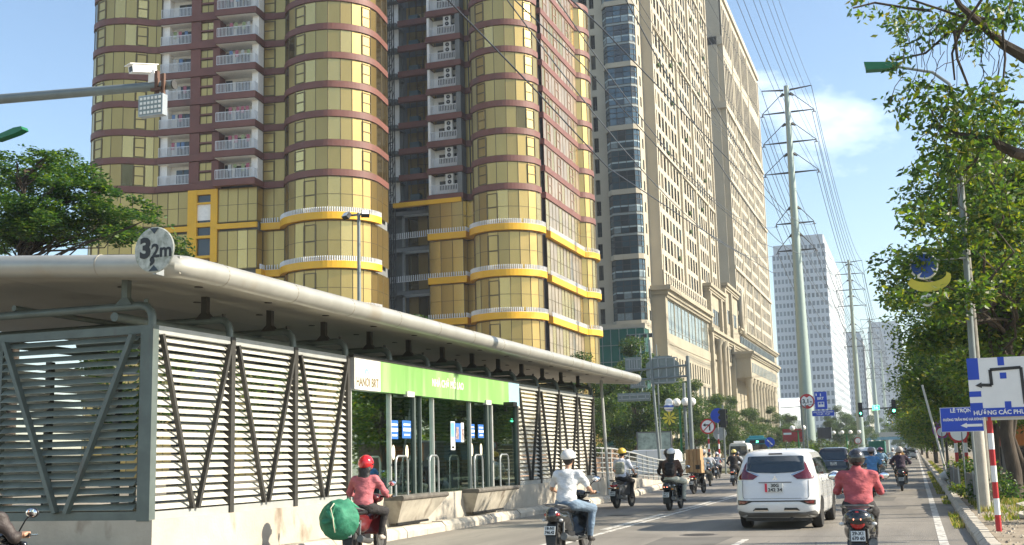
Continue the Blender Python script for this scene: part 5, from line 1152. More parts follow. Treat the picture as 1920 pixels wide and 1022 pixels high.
    for d in (-1,1):
        s=M(); s.use(m_amber if not detail else m_clear); s.ball((d*.15*wd,-.83,.63),.03,8,6,(1.3,.8,.8)); s.use(m_black); s.tube([(d*.05,-.8,.62),(d*.14*wd,-.82,.63)],.012,6); s.build('indicator',None,B,True)
    pl=Matrix.Translation((0,-.955,.47))@Matrix.Rotation(rad(-14),4,'X')
    s=M(); s.X=pl; s.use(m_plate); s.box(-.095,-.006,-.07,.095,.0,.07); s.use(m_sblack); s.box(-.097,0,-.072,.097,.004,.072); p=s.build('number_plate',None,B)
    if plate:
        for tx,zz in ((plate[0],.033),(plate[1],-.033)): text(tx,.066,pl@Matrix.Translation((0,-.008,zz))@Matrix.Rotation(rad(90),4,'X'),m_sblack,p,name='plate_digits',depth=.001,bold=.0025,width=min(.165,.03*len(tx)))
    if rail: s=M(); s.use(m_engine if detail else m_black); s.tube([(-.12*wd,-.45,.83),(-.15*wd,-.70,.86),(-.11*wd,-.86,.88),(.11*wd,-.86,.88),(.15*wd,-.70,.86),(.12*wd,-.45,.83)],.014,8); s.build('grab_rail',None,B,'auto')
    s=M(); s.use(m_black); gx,gy,gz=grip; s.tube([(-gx-.06,gy-.0,gz),(-gx+.08,gy,gz),(-.10,gy+.08,gz+.0),(0,gy+.10,gz-.02),(.10,gy+.08,gz),(gx-.08,gy,gz),(gx+.06,gy,gz)],.018,8)
    s.use(m_chrome); [s.tube([(d*(gx-.08),gy+.05,gz),(d*(gx+.08),gy+.09,gz+.0)],.008,5) for d in (-1,1)]; s.build('handlebar',None,B,'auto')
    s=M(); s.use(m_black); s.tube([(0,.66,.30),(0,.46,.92)],.03,8); s.tube([(-.07,.68,.28),(-.07,.55,.6)],.02,6); s.tube([(.07,.68,.28),(.07,.55,.6)],.02,6)
    sobj('headset',[('E',(0,gy+.10,gz-.03),(.15,.10,.085))],[paint],B,hh,.03); s.build('fork',None,B,'auto')
    for d,on in zip((-1,1),mirrors):
        if not on: continue
        s=M(); s.use(m_black); s.tube([(d*.16,gy+.06,gz+.02),(d*.26,gy+.05,gz+.16),(d*.33,gy+.03,gz+.20)],.008,6); s.ball((d*.36,gy+.03,gz+.23),.075,12,8,(1.15,.35,.72)); mi=s.build('mirror',None,B,True)
        s=M(); s.use(m_mirror); s.ball((d*.36,gy+.012,gz+.23),.066,12,8,(1.1,.18,.68)); s.build('mirror_glass',None,mi,True)
    return B
c_=clothm
G='motorbike riders'
# white shirt rider
motorbike('black sporty scooter with plate 18-N1 746.42 under the white shirted rider',-5.66,19.6,rad(-5),'scooter',plate=('18-N1','746.42'),wd=1.0)
person('man in white short sleeved shirt, grey white cap helmet and faded jeans seen from behind',-5.66,19.6,rad(-5),H=1.05,seat=.80,shirt=c_('white',(.60,.61,.61)),pants=c_('jeans',(.13,.185,.25)),sleeve='short',helm=mat('helmet_white',(.60,.58,.55),.3,var=.05,coat=.3),elbow=.37,knee=.30,foot=(.26,.22,.22),hem=-.02,group=G)
# red helmet rider with green bundle
motorbike('dark motorbike loaded with a round green bundle at its left side',-9.3,19.2,rad(5),'bike',paint=mat('dark_red_paint',(.10,.008,.01),.3,coat=.3),plate=('29-H1','320.15'),group='motorbikes in the traffic')
person('rider in glossy red helmet and dusty pink jacket beside the glass boarding doors',-9.3,19.2,rad(5),H=1.03,seat=.80,shirt=c_('pink',(.42,.12,.135)),pants=c_('black',(.02,.018,.018)),helm=mat('helmet_red',(.50,.01,.015),.16,coat=.8,var=0),hstyle='full',elbow=.36,knee=.24,hair=True,shoes=mat('shoe_tan',(.45,.40,.34),.7),group=G)
BK=empty('basket_bundle',(-9.36,18.2,0),rad(5),'round green cloth covered basket tied with a knot, slung behind the red helmeted rider','basket')
m_gc=mat('green_tarp',(.022,.17,.095),.75,var=.25,scale=7,bump=.5,bscale=25)
sobj('basket',[('C',(0,-.16,.75),(0,.05,.71),.20,.27,(1,.35,1)),('E',(0,.08,.69),(.355,.20,.34)),('C',(0,.05,.66),(.02,.3,.68),.28,.20)],[m_gc],BK,.016,.05,wr=.005,wf=30)
sobj('knot',[('C',(-.06,-.27,.82),(.03,-.31,.72),.045,.03),('C',(.03,-.28,.72),(-.12,-.30,.68),.035,.05),('C',(.0,-.26,.82),(.06,-.25,.95),.03,.012),('C',(.02,-.28,.72),(.06,-.24,.56),.03,.015)],[m_gc],BK,.01,.02)
s=M(); s.use(mat('cream_cord',(.55,.55,.40),.8)); s.tube([(.03,-.22,.98),(-.01,-.28,.90),(.055,-.345,.76),(.06,-.31,.60),(.05,-.24,.50)],.010,5); s.build('cord',None,BK,True)
s=M(); s.use(m_gc); s.tube([(0,-.02,.95),(.1,.2,1.0),(.25,.35,.85)],[.02,.05,.03],8); s.build('tied_cloth',None,BK,True)
# red shirt rider, right
motorbike('black scooter with glowing red tail light and plate 29-X1 670.60, nearest on the right',-.84,18.1,0,'scooter',plate=('29-X1','670 60'),lit=True,wd=1.45,mirrors=(1,1))
person('rider in dark helmet and red jacket with rolled collar, nearest on the right lane',-.84,18.1,0,H=.93,seat=.77,shirt=c_('rose',(.36,.075,.085)),pants=c_('black',(.02,.018,.018)),helm=mat('helmet_dark',(.02,.018,.018),.25,coat=.6),hstyle='full',elbow=.335,knee=.19,collar=True,group=G,fat=1.28)
# back pack rider
def rucksack(label,x,y,m,sy=-.18,seat=.79,rz=0,k=1,trim=None,z=0):
    b=empty('backpack',(x,y,z),rz,label,'backpack'); sobj('bag',[('B',(0,sy-.06,seat+.37),(.15*k,.08,.20*k),.07,(-6,0,0)),('B',(0,sy-.12,seat+.28),(.11*k,.05,.10*k),.04)],[m],b,.016,.03,wr=.003)
    s=M(); s.use(trim or m_black); s.tube([(-.11*k,sy-.19,seat+.24),(-.09,sy-.185,seat+.36),(0,sy-.18,seat+.38),(.09,sy-.185,seat+.36),(.11*k,sy-.19,seat+.24)],.006,5); s.tube([(-.1,sy-.02,seat+.50),(-.13,sy+.08,seat+.56),(-.14,sy+.16,seat+.45)],.018,6); s.tube([(.1,sy-.02,seat+.50),(.13,sy+.08,seat+.56),(.14,sy+.16,seat+.45)],.018,6); s.build('straps',None,b,'auto')
motorbike('grey black motorbike ridden by the man with the pale backpack',-9.0,37.4,rad(-8),'bike',paint=mat('grey_paint',(.12,.12,.12),.3,coat=.3),plate=('29-K1','118.42'),detail=False)
person('man in yellow cap helmet and light shirt with pale backpack beside the ramp',-9.0,37.4,rad(-8),H=1.12,seat=.86,shirt=c_('pale',(.58,.60,.66)),pants=c_('black',(.02,.018,.018)),sleeve='short',helm=mat('helmet_yellow',(.60,.40,.05),.35,var=.3,scale=20),elbow=.36,h=.024,hair=None,group=G)
rucksack('pale grey green backpack worn by the yellow capped rider',-9.0,37.4,c_('sage',(.36,.36,.28)),seat=.88,rz=rad(-8))
# woman with white helmet, pillion of a dark helmeted driver
motorbike('scooter with lit red tail lights carrying two people near the centre',-7.0,35.6,rad(-4),'scooter',paint=m_gloss,plate=('30-L4','905.2'),lit=True,wd=1.1,detail=False)
person('woman in white cap helmet with long dark hair and pale trousers, pillion near the centre',-6.95,35.45,rad(-4),H=1.04,seat=.86,sy=-.38,shirt=c_('brown',(.10,.055,.04)),pants=c_('cream',(.48,.47,.38)),helm=mat('helmet_bright_white',(.72,.72,.72),.25,coat=.4,var=.03),elbow=.30,grip=(.22,.05,1.02),knee=.30,hair=True,h=.024,group=G,foot=(.27,.2,.24))
person('driver in dark helmet hidden in front of the woman with long hair',-7.25,35.9,rad(-4),H=1.04,seat=.84,sy=.0,shirt=c_('dark_brown',(.05,.035,.03)),pants=c_('black',(.02,.018,.018)),helm=mat('helmet_dark',(.02,.018,.018),.25),elbow=.36,h=.028,group=G)
rucksack('black backpack on the long haired pillion woman',-6.95,35.45,c_('black',(.02,.018,.018)),seat=.84,sy=-.42,rz=rad(-4))
# carton carrier
motorbike('dark motorbike loaded with a tall stack of cartons',-8.7,49.5,rad(-8),'bike',plate=('29-T1','440.7'),detail=False)
person('courier in grey blue shirt bent forward ahead of the stacked cartons',-8.55,49.7,rad(-8),H=1.05,seat=.84,sy=.02,shirt=c_('greyblue',(.22,.27,.31)),pants=c_('olive',(.09,.09,.075)),helm=mat('helmet_grey',(.35,.36,.38),.4),elbow=.37,h=.028,group=G,lean=.16)
m_ctn=mat('cardboard',(.36,.235,.12),.85,var=.15,scale=5); m_tape=mat('packing_tape',(.26,.14,.06),.5,var=.1)
for i,(dx,z,w_,hh_,dz,lab) in enumerate(((-.17,.86,.33,.52,.40,'brown carton, lower left of the courier stack'),(.17,.86,.33,.52,.40,'brown carton with dark printed patch, lower right of the courier stack'),(-.15,1.385,.29,.44,.38,'taller brown carton, upper left of the courier stack'),(.16,1.385,.30,.46,.38,'tall brown carton, upper right of the courier stack'))):
    cx=empty('carton',(-8.72+dx,49.0,z),rad(-8),lab,'carton','cartons on the courier motorbike'); s=M(); s.use(m_ctn); s.box(-w_/2,-.2,0,w_/2,.2,hh_); s.use(m_tape); s.box(-.03,-.204,0,.03,-.2,hh_); s.box(-.03,-.204,hh_,.03,.2,hh_+.003)
    if i==1: s.use(m_sblack); s.box(-.08,-.205,.15,.10,-.2,.33)
    s.build('box',None,cx)
# yellow helmet rider with dark jacket
motorbike('scooter with bright lit tail lamp under the yellow helmeted rider in the black jacket',-8.75,60.5,0,'scooter',plate=('29-V5','338.1'),lit=True,wd=1.15,detail=False)
person('rider in round yellow helmet and bulky black jacket near the left kerb',-8.75,60.5,0,H=1.05,seat=.84,shirt=c_('black',(.02,.018,.018)),pants=c_('black',(.02,.018,.018)),helm=mat('helmet_lemon',(.62,.52,.16),.35,var=.1),elbow=.40,h=.03,group=G,fat=1.25)
# right lane riders further on
motorbike('dark motorbike under the blue shirted rider between the cars',-1.5,43.5,0,'bike',plate=None,detail=False)
person('rider in bright blue shirt and grey helmet just beyond the red jacketed rider',-1.5,43.5,0,H=1.0,seat=.79,shirt=c_('blue',(.075,.21,.42)),pants=c_('navy',(.03,.045,.07)),sleeve='short',helm=mat('helmet_grey_lilac',(.22,.20,.22),.4),elbow=.35,h=.025,group=G,fat=1.1)
motorbike('white and black scooter whose rider wears a purple helmet',-1.85,68,rad(6),'scooter',paint=mat('cream_paint',(.4,.4,.36),.3,coat=.4),plate=('29-B1','772.0'),wd=1.15,detail=False)
person('rider in purple helmet and light blue shirt beside the white SUV',-1.85,68,rad(6),seat=.81,shirt=c_('lightblue',(.20,.33,.46)),pants=c_('teal',(.05,.12,.14)),helm=mat('helmet_purple',(.14,.03,.10),.35),elbow=.38,h=.032,group=G,fat=1.1)
motorbike('wide black scooter under the rider in the speckled dark blouse',-.62,49.5,0,'scooter',plate=('29-M1','206.8'),wd=1.2,detail=False)
person('rider in speckled dark blouse and pale headscarf helmet near the right edge line',-.62,49.5,0,seat=.78,shirt=mat('cloth_floral',(.035,.022,.04),.85,var=.2,scale=9,dirt=((.30,.16,.18),26,.60,1)),pants=c_('black',(.02,.018,.018)),helm=mat('helmet_beige',(.40,.36,.32),.5),hstyle='full',elbow=.40,h=.026,group=G,fat=1.15)
far_=[(-1.2,95,(.30,.18,.06),(.45,.4,.3),'far rider in mustard yellow jacket'),(-1.75,98,(.45,.47,.45),(.55,.5,.45),'far rider in white top left of the mustard jacket'),(-2.35,92,(.02,.05,.05),(.03,.06,.06),'far rider in dark green jacket and dark helmet'),(-3.0,104,(.10,.25,.32),(.5,.52,.55),'far rider in teal shirt, leftmost of the far group'),(-1.0,125,(.05,.04,.05),(.06,.05,.06),'tiny far rider all in black'),(-5.9,135,(.30,.30,.32),(.5,.1,.1),'tiny far rider in grey with red helmet'),(-11.9,72,(.42,.43,.46),(.05,.05,.05),'rider in pale shirt and dark helmet waiting by the left kerb'),(-12.4,78,(.14,.16,.20),(.45,.45,.5),'rider in slate jacket and silver helmet beyond the courier'),(-11.6,82,(.4,.42,.45),(.08,.08,.1),'rider in light grey behind the pale shirted rider at the left kerb'),(-7.9,64,(.50,.5,.5),(.3,.3,.3),'pale sleeved rider just ahead of the yellow helmet')]
mb0=motorbike('x',0,0,0,'scooter',plate=None,wd=1.1,detail=False)
def relabel(o,l,g): T(o,l,None,g); return o
for i,(x,y,c,hc,lab) in enumerate(far_):
    b=mb0 if i==0 else copy_tree(mb0)
    b.location=(x,y,0); b['label']='scooter under the '+lab.replace('tiny ','').replace('far rider','rider').replace(' of the mustard jacket',' of mustard').replace(' and dark helmet',''); b['group']='motorbikes in the traffic'
    person(lab,x,y,0,shirt=mat('cloth_far_%d'%i,c,.85,var=.1,scale=9),pants=c_('black',(.02,.018,.018)),helm=mat('helmet_far_%d'%i,hc,.4,var=0),elbow=.36,h=.036,hands=False,group=G)
# rider cut by the left edge
motorbike('black scooter with two white mirrors entering at the bottom left corner',-9.26,9.95,rad(0),'scooter',mirrors=(1,1),group='motorbikes in the traffic',grip=(.31,.34,.98))
person('rider in dark brown padded jacket cut off by the bottom left corner',-9.26,9.95,rad(0),shirt=mat('cloth_padded_brown',(.035,.025,.022),.6,var=.2,scale=8,bump=.3),pants=c_('black',(.02,.018,.018)),helm=mat('helmet_dark',(.02,.018,.018),.25),grip=(.31,.34,.98),elbow=.38,seat=.70,H=.85,lean=.2,fat=1.3,group=G)
# ================================================================ vehicles
def interp(L,z,c): return float(np.interp(z,[l[0] for l in L],[l[c] for l in L]))
def shell(L, n=5, top=True):
    """L levels (z, rear y, front y, half width, corner radius) -> closed smooth shell"""
    vs=[];fs=[];cnt=0
    for z,a,b,w_,r in L:
        r=min(r,w_*.98,(b-a)/2*.98); loop=[]
        for cx,cy,s0 in ((w_-r,a+r,-90),(w_-r,b-r,0),(-w_+r,b-r,90),(-w_+r,a+r,180)):
            for i in range(n+1): t=rad(s0+90*i/n); loop.append((cx+r*math.cos(t),cy+r*math.sin(t),z))
            nx={-90:((w_,a+r),(w_,b-r)),0:((w_-r,b),(-w_+r,b)),90:((-w_,b-r),(-w_,a+r)),180:((-w_+r,a),(w_-r,a))}[s0]
            for i in range(1,6): f=i/6; loop.append((nx[0][0]*(1-f)+nx[1][0]*f,nx[0][1]*(1-f)+nx[1][1]*f,z))
        cnt=len(loop); vs+=loop
    k=len(L); fs=[(i*cnt+j,i*cnt+(j+1)%cnt,(i+1)*cnt+(j+1)%cnt,(i+1)*cnt+j) for i in range(k-1) for j in range(cnt)]
    fs.append(tuple(range(cnt))[::-1])
    if top: fs.append(tuple((k-1)*cnt+j for j in range(cnt)))
    return vs,fs
def patch(poly, fn, m, name, parent, cuts=9):
    bm=bmesh.new(); f=bm.faces.new([bm.verts.new((p[0],p[1],0)) for p in poly]); bmesh.ops.triangulate(bm,faces=[f]); bmesh.ops.subdivide_edges(bm,edges=bm.edges[:],cuts=cuts,use_grid_fill=True)
    for v in bm.verts: v.co=Vector(fn(v.co.x,v.co.y))
    bmesh.ops.recalc_face_normals(bm,faces=bm.faces[:]); me=bpy.data.meshes.new(name); bm.to_mesh(me); bm.free(); me.materials.append(m); me.polygons.foreach_set('use_smooth',[True]*len(me.polygons)); return link(name,me,parent)
m_paintw=mat('pearl_white_paint',(.66,.67,.67),.22,var=.02,coat=.8); m_paintk=mat('black_car_paint',(.012,.013,.015),.15,var=0,coat=.8); m_carglass=mat('car_glass',(.012,.02,.024),.04,.0,var=.2,scale=1.5,spec=1.0,coat=.5); m_trim=mat('grey_trim',(.13,.13,.125),.6,var=.1); m_taildark=mat('tail_lamp_car',(.11,.004,.008),.12,var=.15,scale=6,spec=.9,coat=.5)
BASE=[(.24,-2.05,2.05,.78,.22),(.32,-2.20,2.18,.85,.28),(.42,-2.245,2.23,.872,.30),(.62,-2.25,2.24,.878,.30),(.66,-2.225,2.235,.876,.30),(.85,-2.215,2.20,.875,.30),(.98,-2.19,1.95,.868,.32),(1.08,-2.15,1.25,.855,.30),(1.20,-2.10,1.08,.825,.28),(1.40,-2.00,.80,.77,.26),(1.56,-1.88,.55,.715,.26),(1.62,-1.86,.42,.68,.28),(1.675,-1.70,.20,.62,.35),(1.705,-1.35,-.1,.52,.4),(1.715,-.9,-.5,.3,.18)]
def car(label,x,y,rz,paint,L=BASE,sc=(1,1,1),plate=None,kind='mpv',group='cars in the traffic'):
    C_=empty('car',(x,y,0),rz,label,'car',group); C_.scale=sc
    vs,fs=shell(L); me=bpy.data.meshes.new('body'); me.from_pydata(vs,[],fs); me.materials.append(paint); me.polygons.foreach_set('use_smooth',[True]*len(fs)); bd=link('body',me,C_)
    def rear(e):
        def f(px,pz):
            w_=interp(L,pz,3); r=interp(L,pz,4); a=interp(L,pz,1); q=abs(px)-(w_-r)
            return (px, a+(r-math.sqrt(max(r*r-q*q,0)) if q>0 else 0)-e, pz)
        return f
    def side(d,e):
        def f(py,pz):
            w_=interp(L,pz,3); r=interp(L,pz,4); a=interp(L,pz,1); b=interp(L,pz,2); q=max(a+r-py,py-(b-r),0)
            return (d*(w_-(r-math.sqrt(max(r*r-q*q,0)))+e), py, pz)
        return f
    mir=lambda P:[(-a,b) for a,b in P][::-1]
    gl=[(-.60,1.30),(-.62,1.26),(-.40,1.205),(0,1.19),(.40,1.205),(.62,1.26),(.60,1.30),(.60,1.54),(.56,1.555),(-.56,1.555),(-.60,1.54)] if kind=='mpv' else [(-.64,1.12),(.64,1.12),(.62,1.50),(.55,1.53),(-.55,1.53),(-.62,1.50)]
    patch(gl,rear(.012),m_carglass,'rear_window',C_)
    tlp=[(.61,1.44),(.655,1.38),(.72,1.22),(.815,1.11),(.80,1.065),(.47,1.06),(.37,1.13),(.58,1.225),(.63,1.26)] if kind=='mpv' else [(.66,1.16),(.80,1.12),(.85,.98),(.62,.95),(.50,1.02)]
    for P in (tlp,mir(tlp)): patch(P,rear(.014),m_taildark,'tail_light',C_)
    if kind=='mpv':
        for P in ([(.36,1.135),(.60,1.235),(.60,1.255),(.34,1.155)],): 
            for Q in (P,mir(P)): patch(Q,rear(.018),m_chrome,'chrome_strip',C_,2)
        patch([(-.15,1.585),(.15,1.585),(.14,1.615),(-.14,1.615)],rear(.01),m_black,'brake_light',C_,2)
        lowp=[(.83,.63),(.82,.52),(.66,.53),(.50,.59),(-.5,.59),(-.66,.53),(-.82,.52),(-.83,.63),(-.5,.615),(.5,.615)]; patch(lowp,rear(.008),m_black,'bumper_trim',C_)
        for P in ([(.58,.605),(.80,.61),(.79,.545),(.66,.55)],): 
            for Q in (P,mir(P)): patch(Q,rear(.014),m_taildark,'reflector',C_,2)
        patch([(-.45,.30),(.45,.30),(.60,.36),(.80,.40),(.84,.36),(.84,.26),(-.84,.26),(-.84,.36),(-.80,.40),(-.60,.36)][::-1],rear(.010),m_trim,'lower_bumper',C_)
        for P in ([(.18,.46),(.44,.46),(.50,.40),(.16,.40)],):
            for Q in (P,mir(P)): patch(Q,rear(.012),m_black,'bumper_recess',C_,2)
        for P in ([(.17,.415),(.46,.415),(.47,.395),(.17,.395)],):
            for Q in (P,mir(P)): patch(Q,rear(.018),m_chrome,'skid_bar',C_,1)
        s=M(); s.use(m_trim)                                     # tailgate gap
        fr=rear(.004); pts=[(-.70,1.04),(-.70,.70),(-.67,.655),(.67,.655),(.70,.70),(.70,1.04)]
        for (a,b),(c,d) in zip(pts,pts[1:]): s.tube([fr(a+(c-a)*i/6,b+(d-b)*i/6) for i in range(7)],.006,4)
        s.build('tailgate_gap',None,C_)
        patch([(-.36,1.005),(.36,1.005),(.34,.985),(-.34,.985)],rear(.012),m_trim,'handle_strip',C_,2)
        s=M(); s.use(m_chrome); yb=rear(.02)(0,1.09)[1]
        for a in (90,210,330):
            c=(.028*math.cos(rad(a)),1.085+.028*math.sin(rad(a))); s.prism([(c[0]+.026*math.cos(rad(a)),c[1]+.026*math.sin(rad(a))),(c[0]+.015*math.cos(rad(a+90)),c[1]+.015*math.sin(rad(a+90))),(c[0]-.026*math.cos(rad(a)),c[1]-.026*math.sin(rad(a))),(c[0]-.015*math.cos(rad(a+90)),c[1]-.015*math.sin(rad(a+90)))],yb-.004,yb,'y')
        s.build('emblem',None,C_)
        s=M(); s.use(m_black); s.tube([(.2,-1.5,1.70),(.2,-1.62,1.80)],.008,5); s.build('aerial',None,C_)
    else:
        patch([(-.55,1.06),(.55,1.06),(.55,1.045),(-.55,1.045)],rear(.014),m_chrome,'chrome_strip',C_,2)
        patch([(-.83,.50),(.83,.50),(.83,.28),(-.83,.28)][::-1],rear(.008),m_trim,'lower_bumper',C_)
    # number plate
    yp=rear(.03)(0,.88)[1]; s=M(); s.use(m_plate); s.box(-.165,yp-.012,.795,.165,yp+.02,.975)
    if plate and len(plate)>2: s.use(mat('plate_red',(.55,.03,.06),.5,var=.2,scale=20)); s.box(-.215,yp-.014,.795,-.165,yp+.02,.975)
    pp=s.build('number_plate',None,C_)
    if plate:
        for tx,zz in ((plate[0],.93),(plate[1],.838)): text(tx,.095,face_back(0,yp-.016,zz),m_sblack,pp,name='plate_digits',depth=.001,bold=.003,width=min(.30,.055*len(tx)))
    # side glass, arches, wheels
    for d in (-1,1):
        for P in ([(-1.72,1.16),(-1.05,1.14),(-1.05,1.50),(-1.55,1.49)],[(-.98,1.14),(-.12,1.12),(-.12,1.51),(-.98,1.50)],[(-.05,1.12),(.85,1.12),(.45,1.45),(.1,1.51),(-.05,1.51)]): patch(P,side(d,.006),m_carglass,'side_window',C_,3)
        for yy in (-1.38,1.38):
            patch([(yy+.40*math.cos(a),.30+.40*math.sin(a)) for a in np.linspace(0,math.pi,13)],side(d,.006),m_black,'wheel_arch',C_,1)
            s=M(); s.use(m_rubber); x0=d*.76; s.lathe([(.19,x0-.11),(.30,x0-.11),(.325,x0-.08),(.325,x0+.08),(.30,x0+.11),(.19,x0+.11)],(0,yy,.325),26,'x'); wh=s.build('wheel',None,C_,'auto')
            s=M(); s.use(m_engine); s.lathe([(.19,x0+d*.08),(.19,x0+d*.10)],(0,yy,.325),20,'x'); s.use(m_black); [s.bar((x0+d*.102,yy+.06*math.cos(a),.325+.06*math.sin(a)),(x0+d*.102,yy+.17*math.cos(a),.325+.17*math.sin(a)),.05,.004,(1,0,0)) for a in np.arange(0,6.2,1.05)]; s.build('rim',None,wh)
        for yy in (-1.02,-.08,.95):
            s=M(); s.use(m_trim); f=side(d,.002); s.tube([f(yy,z) for z in np.linspace(.40,1.12,8)],.006,4); s.build('door_gap',None,C_)
        for yy in (-.85,.12): s=M(); s.use(paint); s.box(d*.875,yy-.08,.98,d*.905,yy+.1,1.01); s.build('door_handle',None,C_)
        s=M(); s.use(m_black if kind!='mpv' else paint); s.ball((d*.99,.78,1.08),.12,12,8,(1.1,.5,.75)); mi=s.build('wing_mirror',None,C_,True); s=M(); s.use(m_mirror); s.ball((d*.99,.735,1.08),.10,12,8,(1.0,.25,.65)); s.build('mirror_glass',None,mi,True)
    s=M(); s.use(m_black); s.box(-.70,-2.0,.17,.70,2.0,.30); s.box(-.5,-2.05,.22,.5,-1.7,.34); s.tube([(.3,-2.1,.24),(.3,-1.7,.24)],.035,8); s.build('underside',None,C_)
    return C_
car('pearl white people carrier with plate 30G 242 34 and dark red tail lights, nearest car',-2.86,28.2,rad(-1.5),m_paintw,plate=('30G','242 34',1))
LS=[(z*1.06 if z>.5 else z,a,b,w_*1.02,r*.8) for z,a,b,w_,r in BASE]
sk=car('black SUV with pale roof ahead of the white people carrier',-4.5,72,0,m_paintk,LS,(1.06,1,1.0),plate=('30A','512.36'),kind='suv')
car('white SUV with dark rear window seen over the blue shirted rider',-3.9,104,rad(0),m_paintw,LS,(1.02,1,1.0),plate=('29A','337.18'),kind='suv')
car('small white hatchback near the right edge line far ahead',-.75,185,0,mat('silver_paint',(.45,.46,.47),.25,coat=.6),LS,(.93,.85,.93),plate=None,kind='suv')
car('pale car in the far middle lane beyond the riders',-3.0,235,0,m_paintw,LS,(1,.9,.95),plate=None,kind='suv')
car('dark car far off left of the riders group',-5.6,175,0,m_paintk,LS,(1,.9,.95),plate=None,kind='suv')
car('silver car oncoming on the opposite carriageway beyond the median fence',-21.5,100,rad(180),mat('silver_paint',(.45,.46,.47),.25),LS,(1,.95,.95),plate=None,kind='suv')
# green covered truck bed far ahead
TK=empty('truck',(-4.9,165,0),0,'dark green boxed truck seen over the traffic','truck'); s=M(); s.use(mat('truck_green',(.01,.13,.09),.6,var=.15)); s.box(-1.05,0,.9,1.05,4,2.7); s.build('cargo_box',None,TK,bevel=.04); s=M(); s.use(m_black); s.box(-.95,.1,.35,.95,5.2,.9); [s.lathe([(.4,d*.8-.15),(.4,d*.8+.15)],(0,yy,.4),14,'x') for d in (-1,1) for yy in (.8,4.6)]; s.build('chassis',None,TK); s=M(); s.use(m_paintw); s.box(-.95,4.1,.6,.95,5.6,2.3); s.build('cab',None,TK,bevel=.1)
# teal city bus and minibus facing us
BU=empty('bus',(-16.6,133,0),rad(9),'teal city bus showing route board 30, facing the camera','bus'); mt=mat('bus_teal',(.03,.20,.24),.4,var=.08)
s=M(); s.use(mt); s.prism([(-1.25,.4),(1.25,.4),(1.25,2.9),(1.05,3.2),(-1.05,3.2),(-1.25,2.9)],0,10,'y'); s.build('body',None,BU,bevel=.08)
s=M(); s.use(mat('bus_roof_teal',(.03,.24,.30),.4,var=.05)); s.box(-.8,1,3.2,.8,6,3.45); s.build('roof_unit',None,BU,bevel=.05)
s=M(); s.use(m_carglass); s.box(-1.1,-.02,1.3,1.1,.06,2.5); s.build('windscreen',None,BU)
for d in (-1,1):
    s=M(); s.use(m_carglass); [s.box(d*1.255-.01,.6+i*1.5,1.4,d*1.255+.01,1.9+i*1.5,2.5) for i in range(6)]; s.build('side_window',None,BU)
    s=M(); s.use(m_rubber); [s.lathe([(.48,d*1.1-.14),(.48,d*1.1+.14)],(0,yy,.48),16,'x') for yy in (1.8,7.5)]; s.build('wheel',None,BU); s=M(); s.use(m_globe); s.box(d*.95-.2,-.02,.75,d*.95+.15,.03,.95); s.build('headlight',None,BU)
s=M(); s.use(m_black); s.box(-.8,-.03,2.6,.8,.02,2.95); rb=s.build('route_board',None,BU); text('30',.3,face_back(0,-.04,2.78),m_grn,rb,name='digits')
MB=empty('minibus',(-17.3,123,0),rad(3),'white minibus with dark windscreen left of the teal bus','minibus')
s=M(); s.use(mat('minibus_white',(.55,.54,.48),.35,var=.05)); s.prism([(-1.0,.35),(1.0,.35),(1.02,1.3),(.92,2.45),(.75,2.62),(-.75,2.62),(-.92,2.45),(-1.02,1.3)],0,6.5,'y'); s.build('body',None,MB,bevel=.08); s=M(); s.use(m_carglass); s.prism([(-.9,1.3),(.9,1.3),(.8,2.3),(-.8,2.3)],-.02,.05,'y'); s.build('windscreen',None,MB); s=M(); s.use(m_balw); s.box(-.5,.5,2.62,.5,2.2,2.82); s.build('roof_unit',None,MB,bevel=.04)
for d in (-1,1):
    s=M(); s.use(m_rubber); [s.lathe([(.38,d*.88-.12),(.38,d*.88+.12)],(0,yy,.38),16,'x') for yy in (1.1,5)]; s.build('wheel',None,MB); s=M(); s.use(m_globe); s.box(d*.75-.15,-.03,.75,d*.75+.15,.03,.95); s.build('headlight',None,MB); s=M(); s.use(m_black); s.box(d*1.0,.0,1.5,d*1.22,.06,1.95); s.build('mirror',None,MB)
s=M(); s.use(m_black); s.box(-.9,-.04,.38,.9,.02,.62); s.build('bumper',None,MB)
# white panel van side on
VN=empty('van',(-17.4,79.5,0),rad(78),'white van seen side on behind the ramp railing','van'); s=M(); s.use(mat('van_white',(.72,.72,.70),.3,coat=.4,var=.02))
s.prism([(-2.3,.35),(2.1,.35),(2.25,.6),(2.2,1.05),(1.55,1.25),(1.0,1.85),(.6,1.98),(-2.05,1.98),(-2.28,1.7)],-.82,.82,'x'); s.build('body',None,VN,bevel=.07)
for d in (-1,1):
    s=M(); s.use(m_carglass); s.prism([(1.45,1.2),(.95,1.78),(.45,1.82),(.45,1.2)],d*.83-.01,d*.83+.01,'x'); s.build('side_window',None,VN)
    s=M(); s.use(m_rubber); [s.lathe([(.31,d*.74-.1),(.31,d*.74+.1)],(0,yy,.31),16,'x') for yy in (-1.5,1.4)]; s.build('wheel',None,VN); s=M(); s.use(m_trim); s.box(d*.825-.003,-.35,.5,d*.825+.003,-.33,1.9); s.build('door_gap',None,VN)
